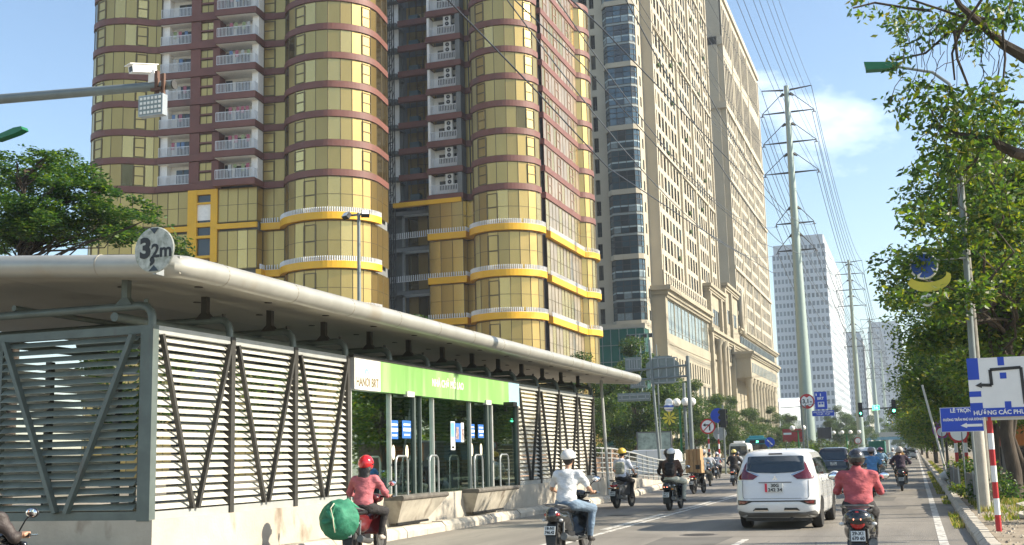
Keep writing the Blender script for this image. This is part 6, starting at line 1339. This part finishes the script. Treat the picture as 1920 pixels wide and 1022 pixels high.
# ================================================================ vegetation
def px(a,b,Y):
    """point of the photograph to world point at distance Y (used to lay out crowns and branches in the world)"""
    d=cm.to_3x3()@Vector(((a-960)/2195,(511-b)/2195,-1)); t=Y/d.y; return Vector((d.x*t,Y,1.65+d.z*t))
def lmat(n,c,tr=.42):
    c=tuple(q*1.05 for q in c)
    if n in _m: return _m[n]
    m=bpy.data.materials.new(n); m.use_nodes=True; nt=m.node_tree; b=nt.nodes['Principled BSDF']; o=[x for x in nt.nodes if x.type=='OUTPUT_MATERIAL'][0]
    b.inputs['Roughness'].default_value=.45; b.inputs['Specular IOR Level'].default_value=.35
    g=N(nt,'ShaderNodeNewGeometry'); oi=N(nt,'ShaderNodeValToRGB'); e=oi.color_ramp.elements; e[0].color=(c[0]*.65,c[1]*.7,c[2]*.7,1); e[1].color=(c[0]*1.3,c[1]*1.3,c[2]*1.2,1)
    nt.links.new(g.outputs['Random Per Island'],oi.inputs[0]); nt.links.new(oi.outputs[0],b.inputs['Base Color'])
    t=N(nt,'ShaderNodeBsdfTranslucent'); h=N(nt,'ShaderNodeHueSaturation'); h.inputs['Value'].default_value=2.2; h.inputs['Saturation'].default_value=1.1; h.inputs['Hue'].default_value=.485; nt.links.new(oi.outputs[0],h.inputs['Color']); nt.links.new(h.outputs[0],t.inputs[0])
    x=N(nt,'ShaderNodeMixShader'); x.inputs[0].default_value=tr; nt.links.new(b.outputs[0],x.inputs[1]); nt.links.new(t.outputs[0],x.inputs[2]); nt.links.new(x.outputs[0],o.inputs['Surface'])
    _m[n]=m; return m
lf_g=[lmat('leaf_green',(.065,.120,.016)),lmat('leaf_olive',(.11,.135,.018)),lmat('leaf_dark',(.026,.058,.016)),lmat('leaf_yellow',(.20,.18,.03))]
lf_t=[lmat('leaf_fresh',(.032,.078,.015)),lmat('leaf_fresh_dark',(.018,.048,.013)),lmat('leaf_lime',(.08,.13,.02))]
def leaves(name, cl, L, mats, wts, parent, seed=1, wd=.46, droop=.35, flat=.0):
    mats=mats[:len(wts)]; wts=wts[:len(mats)]
    """cl: (centre, radii, count) clusters filled with small folded leaves"""
    rg=np.random.default_rng(seed); P=[];
    for c,r,n in cl:
        v=rg.normal(size=(n,3)); v/=np.linalg.norm(v,axis=1)[:,None]; v*=(rg.random(n)**.45)[:,None]
        P.append(np.array(c)+v*np.array(r))
    P=np.concatenate(P); n=len(P)
    d=rg.normal(size=(n,3)); d[:,2]=d[:,2]*(.5*(1-flat))-droop; d/=np.linalg.norm(d,axis=1)[:,None]
    u=rg.normal(size=(n,3))*(1-flat*.8)+np.array((0,0,flat*1.5)); sdx=np.cross(d,u); sdx/=np.linalg.norm(sdx,axis=1)[:,None]; nn=np.cross(sdx,d)
    l=(L*rg.uniform(.6,1.25,n))[:,None]; w_=l*wd*.5
    V=np.stack([P, P+d*l*.45+sdx*w_+nn*w_*.25, P+d*l, P+d*l*.45-sdx*w_+nn*w_*.25],1).reshape(-1,3)
    F=np.arange(n*4).reshape(n,4); me=bpy.data.meshes.new(name)
    me.vertices.add(n*4); me.vertices.foreach_set('co',V.ravel()); me.loops.add(n*4); me.loops.foreach_set('vertex_index',F.ravel()); me.polygons.add(n); me.polygons.foreach_set('loop_start',np.arange(0,n*4,4)); me.polygons.foreach_set('loop_total',np.full(n,4))
    for m in mats: me.materials.append(m)
    # clumps share a tone, single leaves vary
    me.polygons.foreach_set('material_index',rg.choice(len(mats),n,p=np.array(wts)/sum(wts))); me.update(calc_edges=True)
    return link(name,me,parent)
def wiggle(a,b,n=6,am=.12,rg=random):
    a=Vector(a);b=Vector(b);L=(b-a).length; return [a.lerp(b,i/n)+Vector((rg.uniform(-1,1),rg.uniform(-1,1),rg.uniform(-.6,.6)))*am*L*(0 if i in (0,n) else .5) for i in range(n+1)]
def tree(label,x,y,h=10,r=3.6,seed=1,n=9000,L=.16,mats=None,wts=(6,3,4,.25),trunk=.17,lean=(0,0),cl_n=38,name='tree',z0=.14,low=.3,group=None,cr=1.15,flat=.75,extra=()):
    rg=random.Random(seed); mats=mats or lf_g; Tt=empty(name,(x,y,z0),0,label,'tree',group)
    s=M(); s.use(m_bark); top=Vector((lean[0],lean[1],h*.5)); tr=wiggle((0,0,-.1),top,6,.05,rg); s.tube(tr,[trunk*(1.25 if i==0 else 1-.07*i) for i in range(7)],10); cl=[]; c0=Vector((lean[0],lean[1],h*(1+low)/2)); rz_=h*(1-low)/2
    s2=M(); s2.use(m_bark)
    for i in range(cl_n):
        while True:
            v=Vector((rg.uniform(-1,1),rg.uniform(-1,1),rg.uniform(-1,1)))
            if .25<v.length<1: break
        wdt=1-.35*max(0,v.z); c=c0+Vector((v.x*r*wdt,v.y*r*wdt,v.z*rz_)); q=cr*rg.uniform(.6,1.3); cl.append((tuple(c),(q*1.15,q*1.15,q*flat),int(n/cl_n*rg.uniform(.5,1.5))))
        if i%2==0:
            st=tr[rg.choice([3,4,5,6])]; s2.tube(wiggle(st,c,5,.16,rg),[.055*trunk/.17,.045*trunk/.17,.035,.028,.02,.01],5)
    for c,q,k in extra: cl.append((c,(q*1.1,q*1.1,q*.8),k)); s2.tube(wiggle(tr[5],c,6,.12,rg),[.06,.05,.04,.03,.02,.012,.006],5)
    s.build('trunk',None,Tt,'auto'); s2.build('branches',None,Tt,'auto')
    leaves('crown',cl,L,mats,wts,Tt,seed)
    return Tt
random.seed(77)
GR='trees along the right verge'
lf_m=[lmat('leaf_mid',(.035,.070,.016)),lmat('leaf_mid_dark',(.020,.045,.014)),lmat('leaf_mid_light',(.07,.10,.018))]
# right-hand row: each its own growth
tA=tree('tree with thick dark leaning trunk right of the red and white post',2.55,36.8,11.4,3.3,3,33000,.20,cl_n=50,cr=1.0,extra=[((-2.2,-6.6,6.1),.55,260),((-1.6,-6.9,4.9),.6,300),((-1.0,-6.4,6.6),.7,420),((-2.6,-5.5,5.3),.5,200),((-.6,-6.8,8.4),.8,420),((-.2,-6.6,7.4),.7,360),((-1.9,-5.4,7.3),.7,320),((-.9,-6.8,5.2),.5,240)],trunk=.22,lean=(.3,.3),low=.30,group=GR,wts=(6,3,4,.25))
rows=[(3.4,46,10.8,3.2,5,'second tree of the right verge, behind the blue street board'),(3.3,55,10.2,3.3,6,'third tree of the right verge, its crown over the edge line'),(3.6,66,10.4,3.4,7,'fourth tree of the right verge'),(3.5,78,10,3.5,8,'fifth tree of the right verge, level with the purple sign')]
for x,y,h,r,sd_,lab in rows: tree(lab,x,y,h,r,sd_,26000,.21,group=GR,low=.22,wts=(6,3,4,.25))
proto=[tree('sixth tree of the right verge',3.4,91,10,3.7,12,17000,.26,group=GR,low=.15),tree('seventh tree of the right verge',3.4,106,10.2,3.8,13,17000,.27,group=GR,low=.12)]
def cp(t,x,y,lab,sc=1,rz=0,g=None,z=.14):
    c=copy_tree(t); c.location=(x,y,z); c.scale=(sc,sc,sc); c.rotation_euler=(0,0,rz); c['label']=lab
    if g: c['group']=g
    elif 'group' in c: del c['group']
    return c
ordn=['eighth','ninth','tenth','eleventh','twelfth','thirteenth','fourteenth','fifteenth']
for i,y in enumerate((122,140,160,182,206,235,270,320)): cp(proto[i%2],2.3+.3*(i%3)-.004*y,y,ordn[i]+' tree of the right verge, ever smaller down the road',1.0,i*1.3,GR)
for i,(x,y) in enumerate(((11.5,58),(10.6,68),(9.0,80),(8.5,92),(8.6,108),(8.8,125),(9,145),(8.6,175))): cp(proto[(i+1)%2],x,y,['nearest','second','third','fourth','fifth','sixth','seventh','farthest'][i]+' tree of the back row behind the right verge shops',.95,i*.9+2,'back row of trees on the right')
# overhanging branches of the near tree at the upper right
NTR=empty('tree',(6.6,16.5,.14),0,'near tree whose dark branches and big leaves hang into the top right corner','tree')
def wl(o): o.matrix_parent_inverse=Matrix.Translation(-NTR.location); return o
s=M(); s.use(m_bark); s.tube([(6.6,16.5,.1),(6.5,16.5,3),(6.2,16.4,6),(5.9,16.4,8.5)],[.25,.22,.17,.1],10); wl(s.build('trunk',None,NTR,'auto'))
br=[[(2060,190),(1920,105),(1880,82),(1845,50),(1800,10),(1770,-40)],[(2080,360),(1920,290),(1900,285),(1850,260),(1790,252),(1760,235),(1745,205)],[(2000,250),(1920,192),(1870,190),(1840,170)],[(1850,55),(1780,60),(1735,100),(1700,108),(1680,112)],[(1900,40),(1800,30),(1740,10),(1680,-10)],[(1860,-30),(1800,60),(1785,100),(1790,150)],[(1850,260),(1830,300),(1800,330)],[(1900,-10),(1880,60),(1885,110),(1880,160)],[(1790,60),(1795,110),(1815,160)],[(1745,20),(1700,15),(1640,5),(1600,15)]]
s=M(); s.use(m_bark); tips=[]
for k,b in enumerate(br):
    pts=[px(a,c,16.4+.25*math.sin(k*2.1+i)) for i,(a,c) in enumerate(b)]; fat=k in (0,1)
    s.tube(pts,[(.10-.015*i if fat else .022-.003*i) if i<6 else .01 for i in range(len(pts))],7)
for _ in range(60):
    a,b=random.choice([(random.uniform(1690,1915),random.uniform(0,110)),(random.uniform(1740,1915),random.uniform(150,330))]); p=px(a,b,16.4+random.uniform(-.8,.8)); s.tube(wiggle(p,p+Vector((random.uniform(-.35,.1),random.uniform(-.3,.3),random.uniform(-.9,-.2))),4,.2),.006,4)
wl(s.build('branches',None,NTR,'auto'))
cl=[]
for a,b,ra,rb,n in ((1620,15,35,14,26),(1660,40,25,20,16),(1700,30,40,28,60),(1740,55,35,35,60),(1690,80,20,40,24),(1790,35,45,32,110),(1840,30,40,30,110),(1890,25,40,30,100),(1830,70,40,18,40),(1675,120,18,18,22),(1690,65,14,24,20),(1830,95,10,22,14),
    (1720,165,30,18,30),(1680,188,34,14,26),(1750,185,40,30,110),(1800,190,35,28,90),(1860,175,35,30,80),(1700,215,30,18,30),(1740,235,35,26,60),(1790,225,40,30,100),(1850,225,40,30,90),(1905,215,25,30,50),(1770,275,30,25,50),(1830,270,40,20,60),(1850,310,22,18,20),(1890,250,25,20,35),(1780,310,35,22,60),(1740,290,30,22,50),(1720,320,26,18,40),(1905,130,18,15,10),(1880,150,15,12,8),(1715,145,22,14,18)):
    c=px(a,b,16.4+random.uniform(-.7,.7)); k=16.4/2195; cl.append((tuple(c),(ra*k,.55,rb*k),int(n*1.9)))
wl(leaves('crown',cl,.115,lf_g,(5,2.5,6,.4),NTR,9,wd=.45,droop=.7))
# feathery layered tree behind the station, upper left
LT=empty('tree',(-30.5,34,0),0,'bright green layered tree rising behind the station roof at the left edge','tree'); inv=Matrix.Translation(-LT.location)
s=M(); s.use(m_bark); s.tube([(-30.5,34,0),(-30.4,34,5),(-30.3,34,9),(-30.2,34,12.3)],[.22,.18,.12,.03],10); o=s.build('trunk',None,LT,'auto'); o.matrix_parent_inverse=inv
cl=[]; s=M(); s.use(m_bark)
rg=random.Random(4)
for a,b,ra,rb,n in ((-40,345,60,16,900),(15,325,45,14,800),(60,345,40,14,650),(100,303,45,13,800),(150,330,45,16,900),(55,385,70,16,1100),(140,375,60,15,1000),(185,355,32,8,380),(-20,425,70,22,1300),(70,430,75,20,1500),(150,415,60,17,1200),(205,400,50,12,700),(250,402,36,8,360),(230,430,40,12,600),(275,412,18,5,120),(130,445,90,14,1300),(20,455,80,14,1200),(-60,390,50,20,900),(110,340,30,9,300),(30,300,18,7,120),(90,290,22,6,160)):
    y=34+rg.uniform(-2.2,1.5); c=px(a,b,y); k=y/2195*1.2; cl.append((tuple(c),(ra*k,1.5,rb*k*1.1),int(n*1.1)))
    for q in range(4): cl.append((tuple(px(a+rg.uniform(-1,1)*ra*1.1,b+rg.uniform(-1.3,.9)*rb*1.6,y+rg.uniform(-1,1))),(ra*k*.32,.6,rb*k*rg.uniform(.5,1.1)),int(n*.22))); s.tube(wiggle(Vector((-30.3,34,max(4,c.z-rg.uniform(.6,1.6)))),c,5,.10,rg),[.05,.04,.03,.02,.015,.008],5)
o=s.build('branches',None,LT,'auto'); o.matrix_parent_inverse=inv
o=leaves('crown',cl,.17,lf_t,(5,3,3),LT,5,wd=.5,droop=.05,flat=.6); o.matrix_parent_inverse=inv
cpy=cp(LT,0,0,'x') if False else None
# trees on the far side of the opposite road and in front of the podium
pm=[tree('broad tree before the green glass shop front, right of the station end',-25.5,112,12.2,4.6,31,20000,.27,mats=lf_m,wts=(6,3,3),low=.12,z0=.16),tree('round topped tree right of the globe lamps before the tall slot windows',-26.5,135,11,4.6,32,20000,.28,mats=lf_m,wts=(5,3,4),low=.10,z0=.16)]
for i,(x,y,sc,lab) in enumerate(((-28.5,104,.85,'low tree beside the end of the station canopy'),(-27.5,122,1.02,'tree directly behind the sign gantry panels'),(-26.5,150,.85,'tree behind the no left turn sign'),(-26.5,166,.85,'tree below the portico, left of the dark signal'),(-26.5,185,.8,'tree below the portico, right of the dark signal'),(-26.5,208,.8,'tree over the white minibus'),(-26.5,235,.8,'tree over the teal bus'),(-26,265,.85,'tree right of the teal bus roof'),(-31,71,.86,'small tree top showing over the middle of the canopy'),(-20,300,.8,'tree mass left behind the nearest pylon base'),(-14,340,.9,'tree left of the footbridge'),(-19,380,1.1,'tall tree far behind the palms'),(-25,420,1.3,'large far tree under the white twin tower'),(-5,470,1.2,'far tree under the hazy towers'),(-15,520,1.4,'farthest tree at the end of the median'),(-33,30,.8,'tree beyond the opposite road seen through the leftmost louvers'),(-32,46,.95,'tree beyond the opposite road behind the station middle'),(-33,58,.9,'tree beyond the opposite road behind the glass doors'))):
    cp(pm[i%2],x,y,lab,sc,i*1.1,None,.16)
# palms on the far median
PL=empty('palm',(-10.6,112,.16),0,'bushy palm left of the nearest pylon base','palm','low palms on the far median')
def palm_mesh():
    s=M(); s.use(lf_t[2]); s2=M(); s2.use(m_bark); s2.tube([(0,0,0),(.05,0,.9)],[.14,.1],8)
    rg=random.Random(2)
    for i in range(26):
        a=rg.uniform(0,6.28); el=rg.uniform(.5,1.45); L=rg.uniform(1.3,2.1); p=Vector((0,0,.8)); d=Vector((math.cos(a)*math.cos(el),math.sin(a)*math.cos(el),math.sin(el)))
        for k in range(9):
            q=p+d*L/9; sd2=d.cross(Vector((0,0,1))).normalized()
            s.use(rg.choice(lf_t)); 
            for sg in (-1,1):
                tip=p+sd2*sg*.34*(1-abs(k-4)/7)+d*.20+Vector((0,0,-.06)); s.add([p,p+d*.07,tip],[(0,1,2)])
            s2.bar(p,q,.018); p=q; d=(d+Vector((0,0,-.17))).normalized()
    return s,s2
a,b=palm_mesh(); a.build('fronds',None,PL,fix=False); b.build('stem',None,PL)
nm=['second','third','fourth','fifth','sixth','seventh','eighth','ninth','tenth','eleventh','twelfth','thirteenth','fourteenth','fifteenth','sixteenth','seventeenth','eighteenth']
rg=random.Random(6)
for i in range(17):
    y=115+i*6.5+rg.uniform(-2,2); c=cp(PL,-9.8-rg.uniform(0,2.4),y,nm[i]+' bushy palm along the far median, counting away from the camera',rg.uniform(.95,1.35),rg.uniform(0,6),'low palms on the far median',.16)
# clipped hedge between palms
HG=empty('hedge',(-10.4,105,.16),0,'low green hedge along the far median under the palms','hedge'); leaves('foliage',[((rg.uniform(-1.6,1.2),q*1.2,.45),(.9,.8,.5),160) for q in range(70)],.22,lf_g[:3],(4,4,2),HG,3)
# weeds and shrubs on the right verge
def clump(label,x,y,r,h,n,L,mats,seed,cat='plant',name='shrub',z=.14,w_=(4,3,2)):
    e=empty(name,(x,y,z),0,label,cat); rg=random.Random(seed); leaves('foliage',[((rg.uniform(-r,r)*.6,rg.uniform(-r,r)*.8,h*rg.uniform(.3,.8)),(r*.5,r*.5,h*.35),n//8) for _ in range(8)],L,mats,w_,e,seed)
    s=M(); s.use(m_bark); [s.tube([(0,0,-.02),(rg.uniform(-r,r)*.5,rg.uniform(-r,r)*.6,h*.8)],[.012,.004],4) for _ in range(6)]; s.build('stems',None,e); return e
clump('leafy shrub before the grey fence, nearest the leaning panel',.98+.55,35.5,.5,.7,700,.10,lf_t,41); clump('yellowish shrub at the kerb by the fence middle',1.2,39,.38,.45,420,.09,lf_g,42); clump('tall leafy shrub behind the fence below the banded posts',2.3,44,.9,1.2,1200,.13,lf_t,43); clump('shrub right of the thick tree trunk',3.6,33,.8,.8,900,.10,lf_t,44)
clump('shrub left of the thick tree trunk',2.1,35,.6,.75,700,.10,lf_t,45); clump('dark shrub at the right frame edge near the camera',2.35,25.5,.5,.8,800,.09,lf_t,46); clump('low shrub behind the fence far end',1.9,52,.8,1.0,800,.14,lf_g,47); clump('hanging shrub over the fence near panel',1.85,32.5,.5,.9,700,.09,lf_t,48)
def grassy(name,areas,n,hh,z,seed,mats):
    rg=np.random.default_rng(seed); tot=sum((b-a)*(d-c) for a,b,c,d in areas); V=[];k=0
    for a,b,c,d in areas:
        m=int(n*(b-a)*(d-c)/tot); X=rg.uniform(a,b,m); Y=c+(d-c)*rg.random(m); an=rg.uniform(0,6.28,m); h_=hh*rg.uniform(.3,1.2,m); w_=.010+.006*rg.random(m); msk=(np.sin(X*5+Y*.8)+np.sin(Y*1.7)+rg.normal(size=m)*.6)>-.2
        X,Y,an,h_,w_=X[msk],Y[msk],an[msk],h_[msk],w_[msk]; ln=rg.uniform(-.5,.5,(len(X),2))*h_[:,None]
        P=np.stack([X-np.cos(an)*w_,Y-np.sin(an)*w_,np.full(len(X),z)],1); Q=np.stack([X+np.cos(an)*w_,Y+np.sin(an)*w_,np.full(len(X),z)],1); R=np.stack([X+ln[:,0],Y+ln[:,1],z+h_],1); V.append(np.stack([P,Q,R],1).reshape(-1,3))
    V=np.concatenate(V); k=len(V)//3; me=bpy.data.meshes.new(name); me.vertices.add(k*3); me.vertices.foreach_set('co',V.ravel()); me.loops.add(k*3); me.loops.foreach_set('vertex_index',np.arange(k*3)); me.polygons.add(k); me.polygons.foreach_set('loop_start',np.arange(0,k*3,3)); me.polygons.foreach_set('loop_total',np.full(k,3))
    for m in mats: me.materials.append(m)
    me.polygons.foreach_set('material_index',rg.integers(0,len(mats),k)); me.update(calc_edges=True); o=link(name,me); o['kind']='stuff'; return o
m_dry=lmat('grass_dry',(.26,.22,.08)); T(grassy('grass',[(1.25,1.9,26,60),(1.2,1.5,60,140),(1.5,2.5,33,60),(2,5,26,60),(2,5,23.5,28)],40000,.16,.14,1,[lf_t[2],lf_g[1],m_dry]),'weeds and grass growing on the right verge','grass')
T(grassy('gutter_weeds',[(.62,.88,26,33),(.6,.9,45,85),(.65,.88,37,42)],7000,.10,.0,2,[lf_g[1],m_dry,lf_t[2]]),'weeds along the right gutter','grass')
T(grassy('wall_weeds',[(-16.5,-11.4,15.0,15.42)],2600,.30,.16,3,[lf_t[0],lf_t[2]]),'weeds at the foot of the station end wall','grass')
# stones and rubble
rg=np.random.default_rng(5); s=M()
mst=[mat('rubble_stone',(.34,.30,.23),.9,var=.3,scale=8,bump=.4),mat('rubble_dark',(.16,.13,.09),.9,var=.3,scale=8)]
for _ in range(900):
    x,y=rg.uniform(1.2,3.6),rg.uniform(18,33); r=rg.uniform(.012,.045); s.use(mst[int(rg.random()<.35)]); s.add([(x+r*rg.uniform(.6,1.2)*a,y+r*rg.uniform(.6,1.2)*b,.14+r*c*.7) for a,b,c in ((1,0,0),(0,1,0),(-1,0,0),(0,-1,0),(.1,.1,1.1))],[(0,1,4),(1,2,4),(2,3,4),(3,0,4)])
T(s.build('rubble'),'small stones and crumbled paving on the verge','rubble',kind='stuff')
for i,(x,y,a,lab) in enumerate(((2.6,31.5,.4,'broken pale slab by the foot of the thick tree'),(2.9,29.2,-.5,'broken pale slab leaning at the right edge'),(2.2,27.0,.9,'small broken slab beside the gravel'))):
    e=empty('broken_slab',(x,y,.16),a,lab,'slab'); s=M(); s.use(m_conc); s.X=Matrix.Rotation(rad(14),4,'X'); s.prism([(-.35,-.2),(.3,-.26),(.4,.15),(-.1,.25),(-.4,.1)],0,.08,'z'); s.build('slab',None,e,bevel=.01)
# low fence of grey boards
FE=empty('fence',(1.35,31,.14),0,'low grey board fence along the right verge, leaning and weathered','fence'); m_bd=mat('weathered_board',(.17,.17,.155),.9,var=.3,scale=2,dirt=((.09,.06,.04),4,.6,.3))
inv=Matrix.Translation(-FE.location); pts=[(1.36,31),(1.28,34.5),(1.2,38),(1.14,42),(1.12,47),(1.08,53),(1.05,60)]
for i,((x0,y0),(x1,y1)) in enumerate(zip(pts,pts[1:])):
    if i==2: continue
    s=M(); s.use(m_bd); n=int((y1-y0)/.32); [s.box(x0+(x1-x0)*k/n+.16,y0+(y1-y0)*k/n+.02,.15,x0+(x1-x0)*k/n+.19,y0+(y1-y0)*(k+1)/n-.01,.90+random.uniform(-.03,.03)) for k in range(n)]; o=s.build('board_panel',None,FE); o.matrix_parent_inverse=inv
for x,y in pts: s=M(); s.use(m_steel); s.box(x+.12,y-.03,.1,x+.16,y+.03,1.0); o=s.build('post',None,FE); o.matrix_parent_inverse=inv
e=empty('plastic_tub',(1.15,58,.14),.3,'crumpled white tub lying on the verge before the fence','tub'); s=M(); s.use(m_fwhite); s.X=Matrix.Rotation(rad(68),4,'Y'); s.lathe([(.16,-.1),(.24,.35),(.25,.36),(.22,.35),(.14,-.06)],(-.2,0,0),16); s.build('tub',None,e,True)
UP=empty('utility_pole',(1.62,32.2,.14),0,'thick weathered concrete pole behind the lamp post on the verge','pole'); s=M(); s.use(mat('dirty_pole_concrete',(.20,.19,.16),.9,var=.25,scale=3,dirt=((.09,.08,.06),4,.55,.3))); s.tube([(0,0,0),(0,0,4.5),(0,0,8.6)],[.12,.11,.09],12); s.build('pole',None,UP,'auto')
# stalls and boards behind the verge
for i,(x,y,w_,h,c,tx,lab) in enumerate(((6.4,47,2.6,3.0,(.50,.13,.03),'S50','orange red shop board seen between the trunks'),(6.6,41,2.4,2.8,(.02,.16,.10),None,'dark green shop shutter at the right edge'),(5.6,62,2.6,3.0,(.48,.16,.03),None,'small orange shop board below the blue street board'),(6.4,74,3,3,(.12,.2,.3),None,'blue shop board far behind the banded posts'),(6.8,90,3,3,(.3,.08,.05),None,'dark red shop board at the far right tree line'))):
    e=empty('shop_stall',(x,y,.14),0,lab,'stall'); s=M(); s.use(mat('stall_wall_%d'%i,(.16,.14,.12),.9,var=.2)); s.box(-w_/2,.5,0,w_/2+1.5,3.6,2.6); s.build('wall',None,e)
    s=M(); s.use(mat('stall_board_%d'%i,c,.6,var=.15)); s.box(-w_/2,.3,1.5,w_/2,.5,2.5); bo=s.build('board',None,e)
    if tx: text(tx,.6,face_back(0,.29,1.95),mat('board_red_text',(.6,.05,.03),.5,var=0),bo)
    s=M(); s.use(m_steel); s.box(-w_/2-.1,-.5,2.55,w_/2+1.6,3.7,2.65); s.build('awning',None,e)
    s=M(); s.use(m_win); s.box(-w_/2+.2,.45,0.1,w_/2-.2,.52,1.4); s.build('shutter',None,e)
# boundary wall and shrubs behind the left trees, billboard on the far pavement
e=empty('boundary_wall',(-31,100,0),0,'brownish boundary wall behind the white van','wall'); s=M(); s.use(mat('wall_brown',(.30,.20,.14),.9,var=.2)); s.box(-.2,-15,0,.1,60,2.4); s.build('wall',None,e)
e=empty('billboard',(-19.5,92,.16),0,'framed pale notice board on posts above the white van','billboard'); s=M(); s.use(mat('board_pale_green',(.30,.36,.30),.6,var=.5,scale=2)); s.box(-1.3,0,1.4,1.3,.08,3.2); s.use(m_trim); [s.box(*b) for b in ((-1.4,-.02,3.2,1.4,.1,3.3),(-1.4,-.02,1.3,1.4,.1,1.4),(-1.4,-.02,1.4,-1.3,.1,3.2),(1.3,-.02,1.4,1.4,.1,3.2))]; s.build('board',None,e); s=M(); s.use(m_pole); [s.tube([(q,.05,0),(q,.05,1.3)],.06,6) for q in (-1,1)]; s.build('post',None,e)
# ================================================================ haze
hm=bpy.data.materials.new('haze_air'); hm.use_nodes=True; nt=hm.node_tree; nt.nodes.clear(); o=N(nt,'ShaderNodeOutputMaterial'); v=N(nt,'ShaderNodeVolumePrincipled'); v.inputs['Color'].default_value=(.80,.90,1,1); v.inputs['Density'].default_value=.00026; v.inputs['Anisotropy'].default_value=.35
nt.links.new(v.outputs[0],o.inputs['Volume'])
s=M(); s.use(hm); s.box(-705,-65,-1.5,705,1505,122); T(s.build('haze'),kind='stuff')
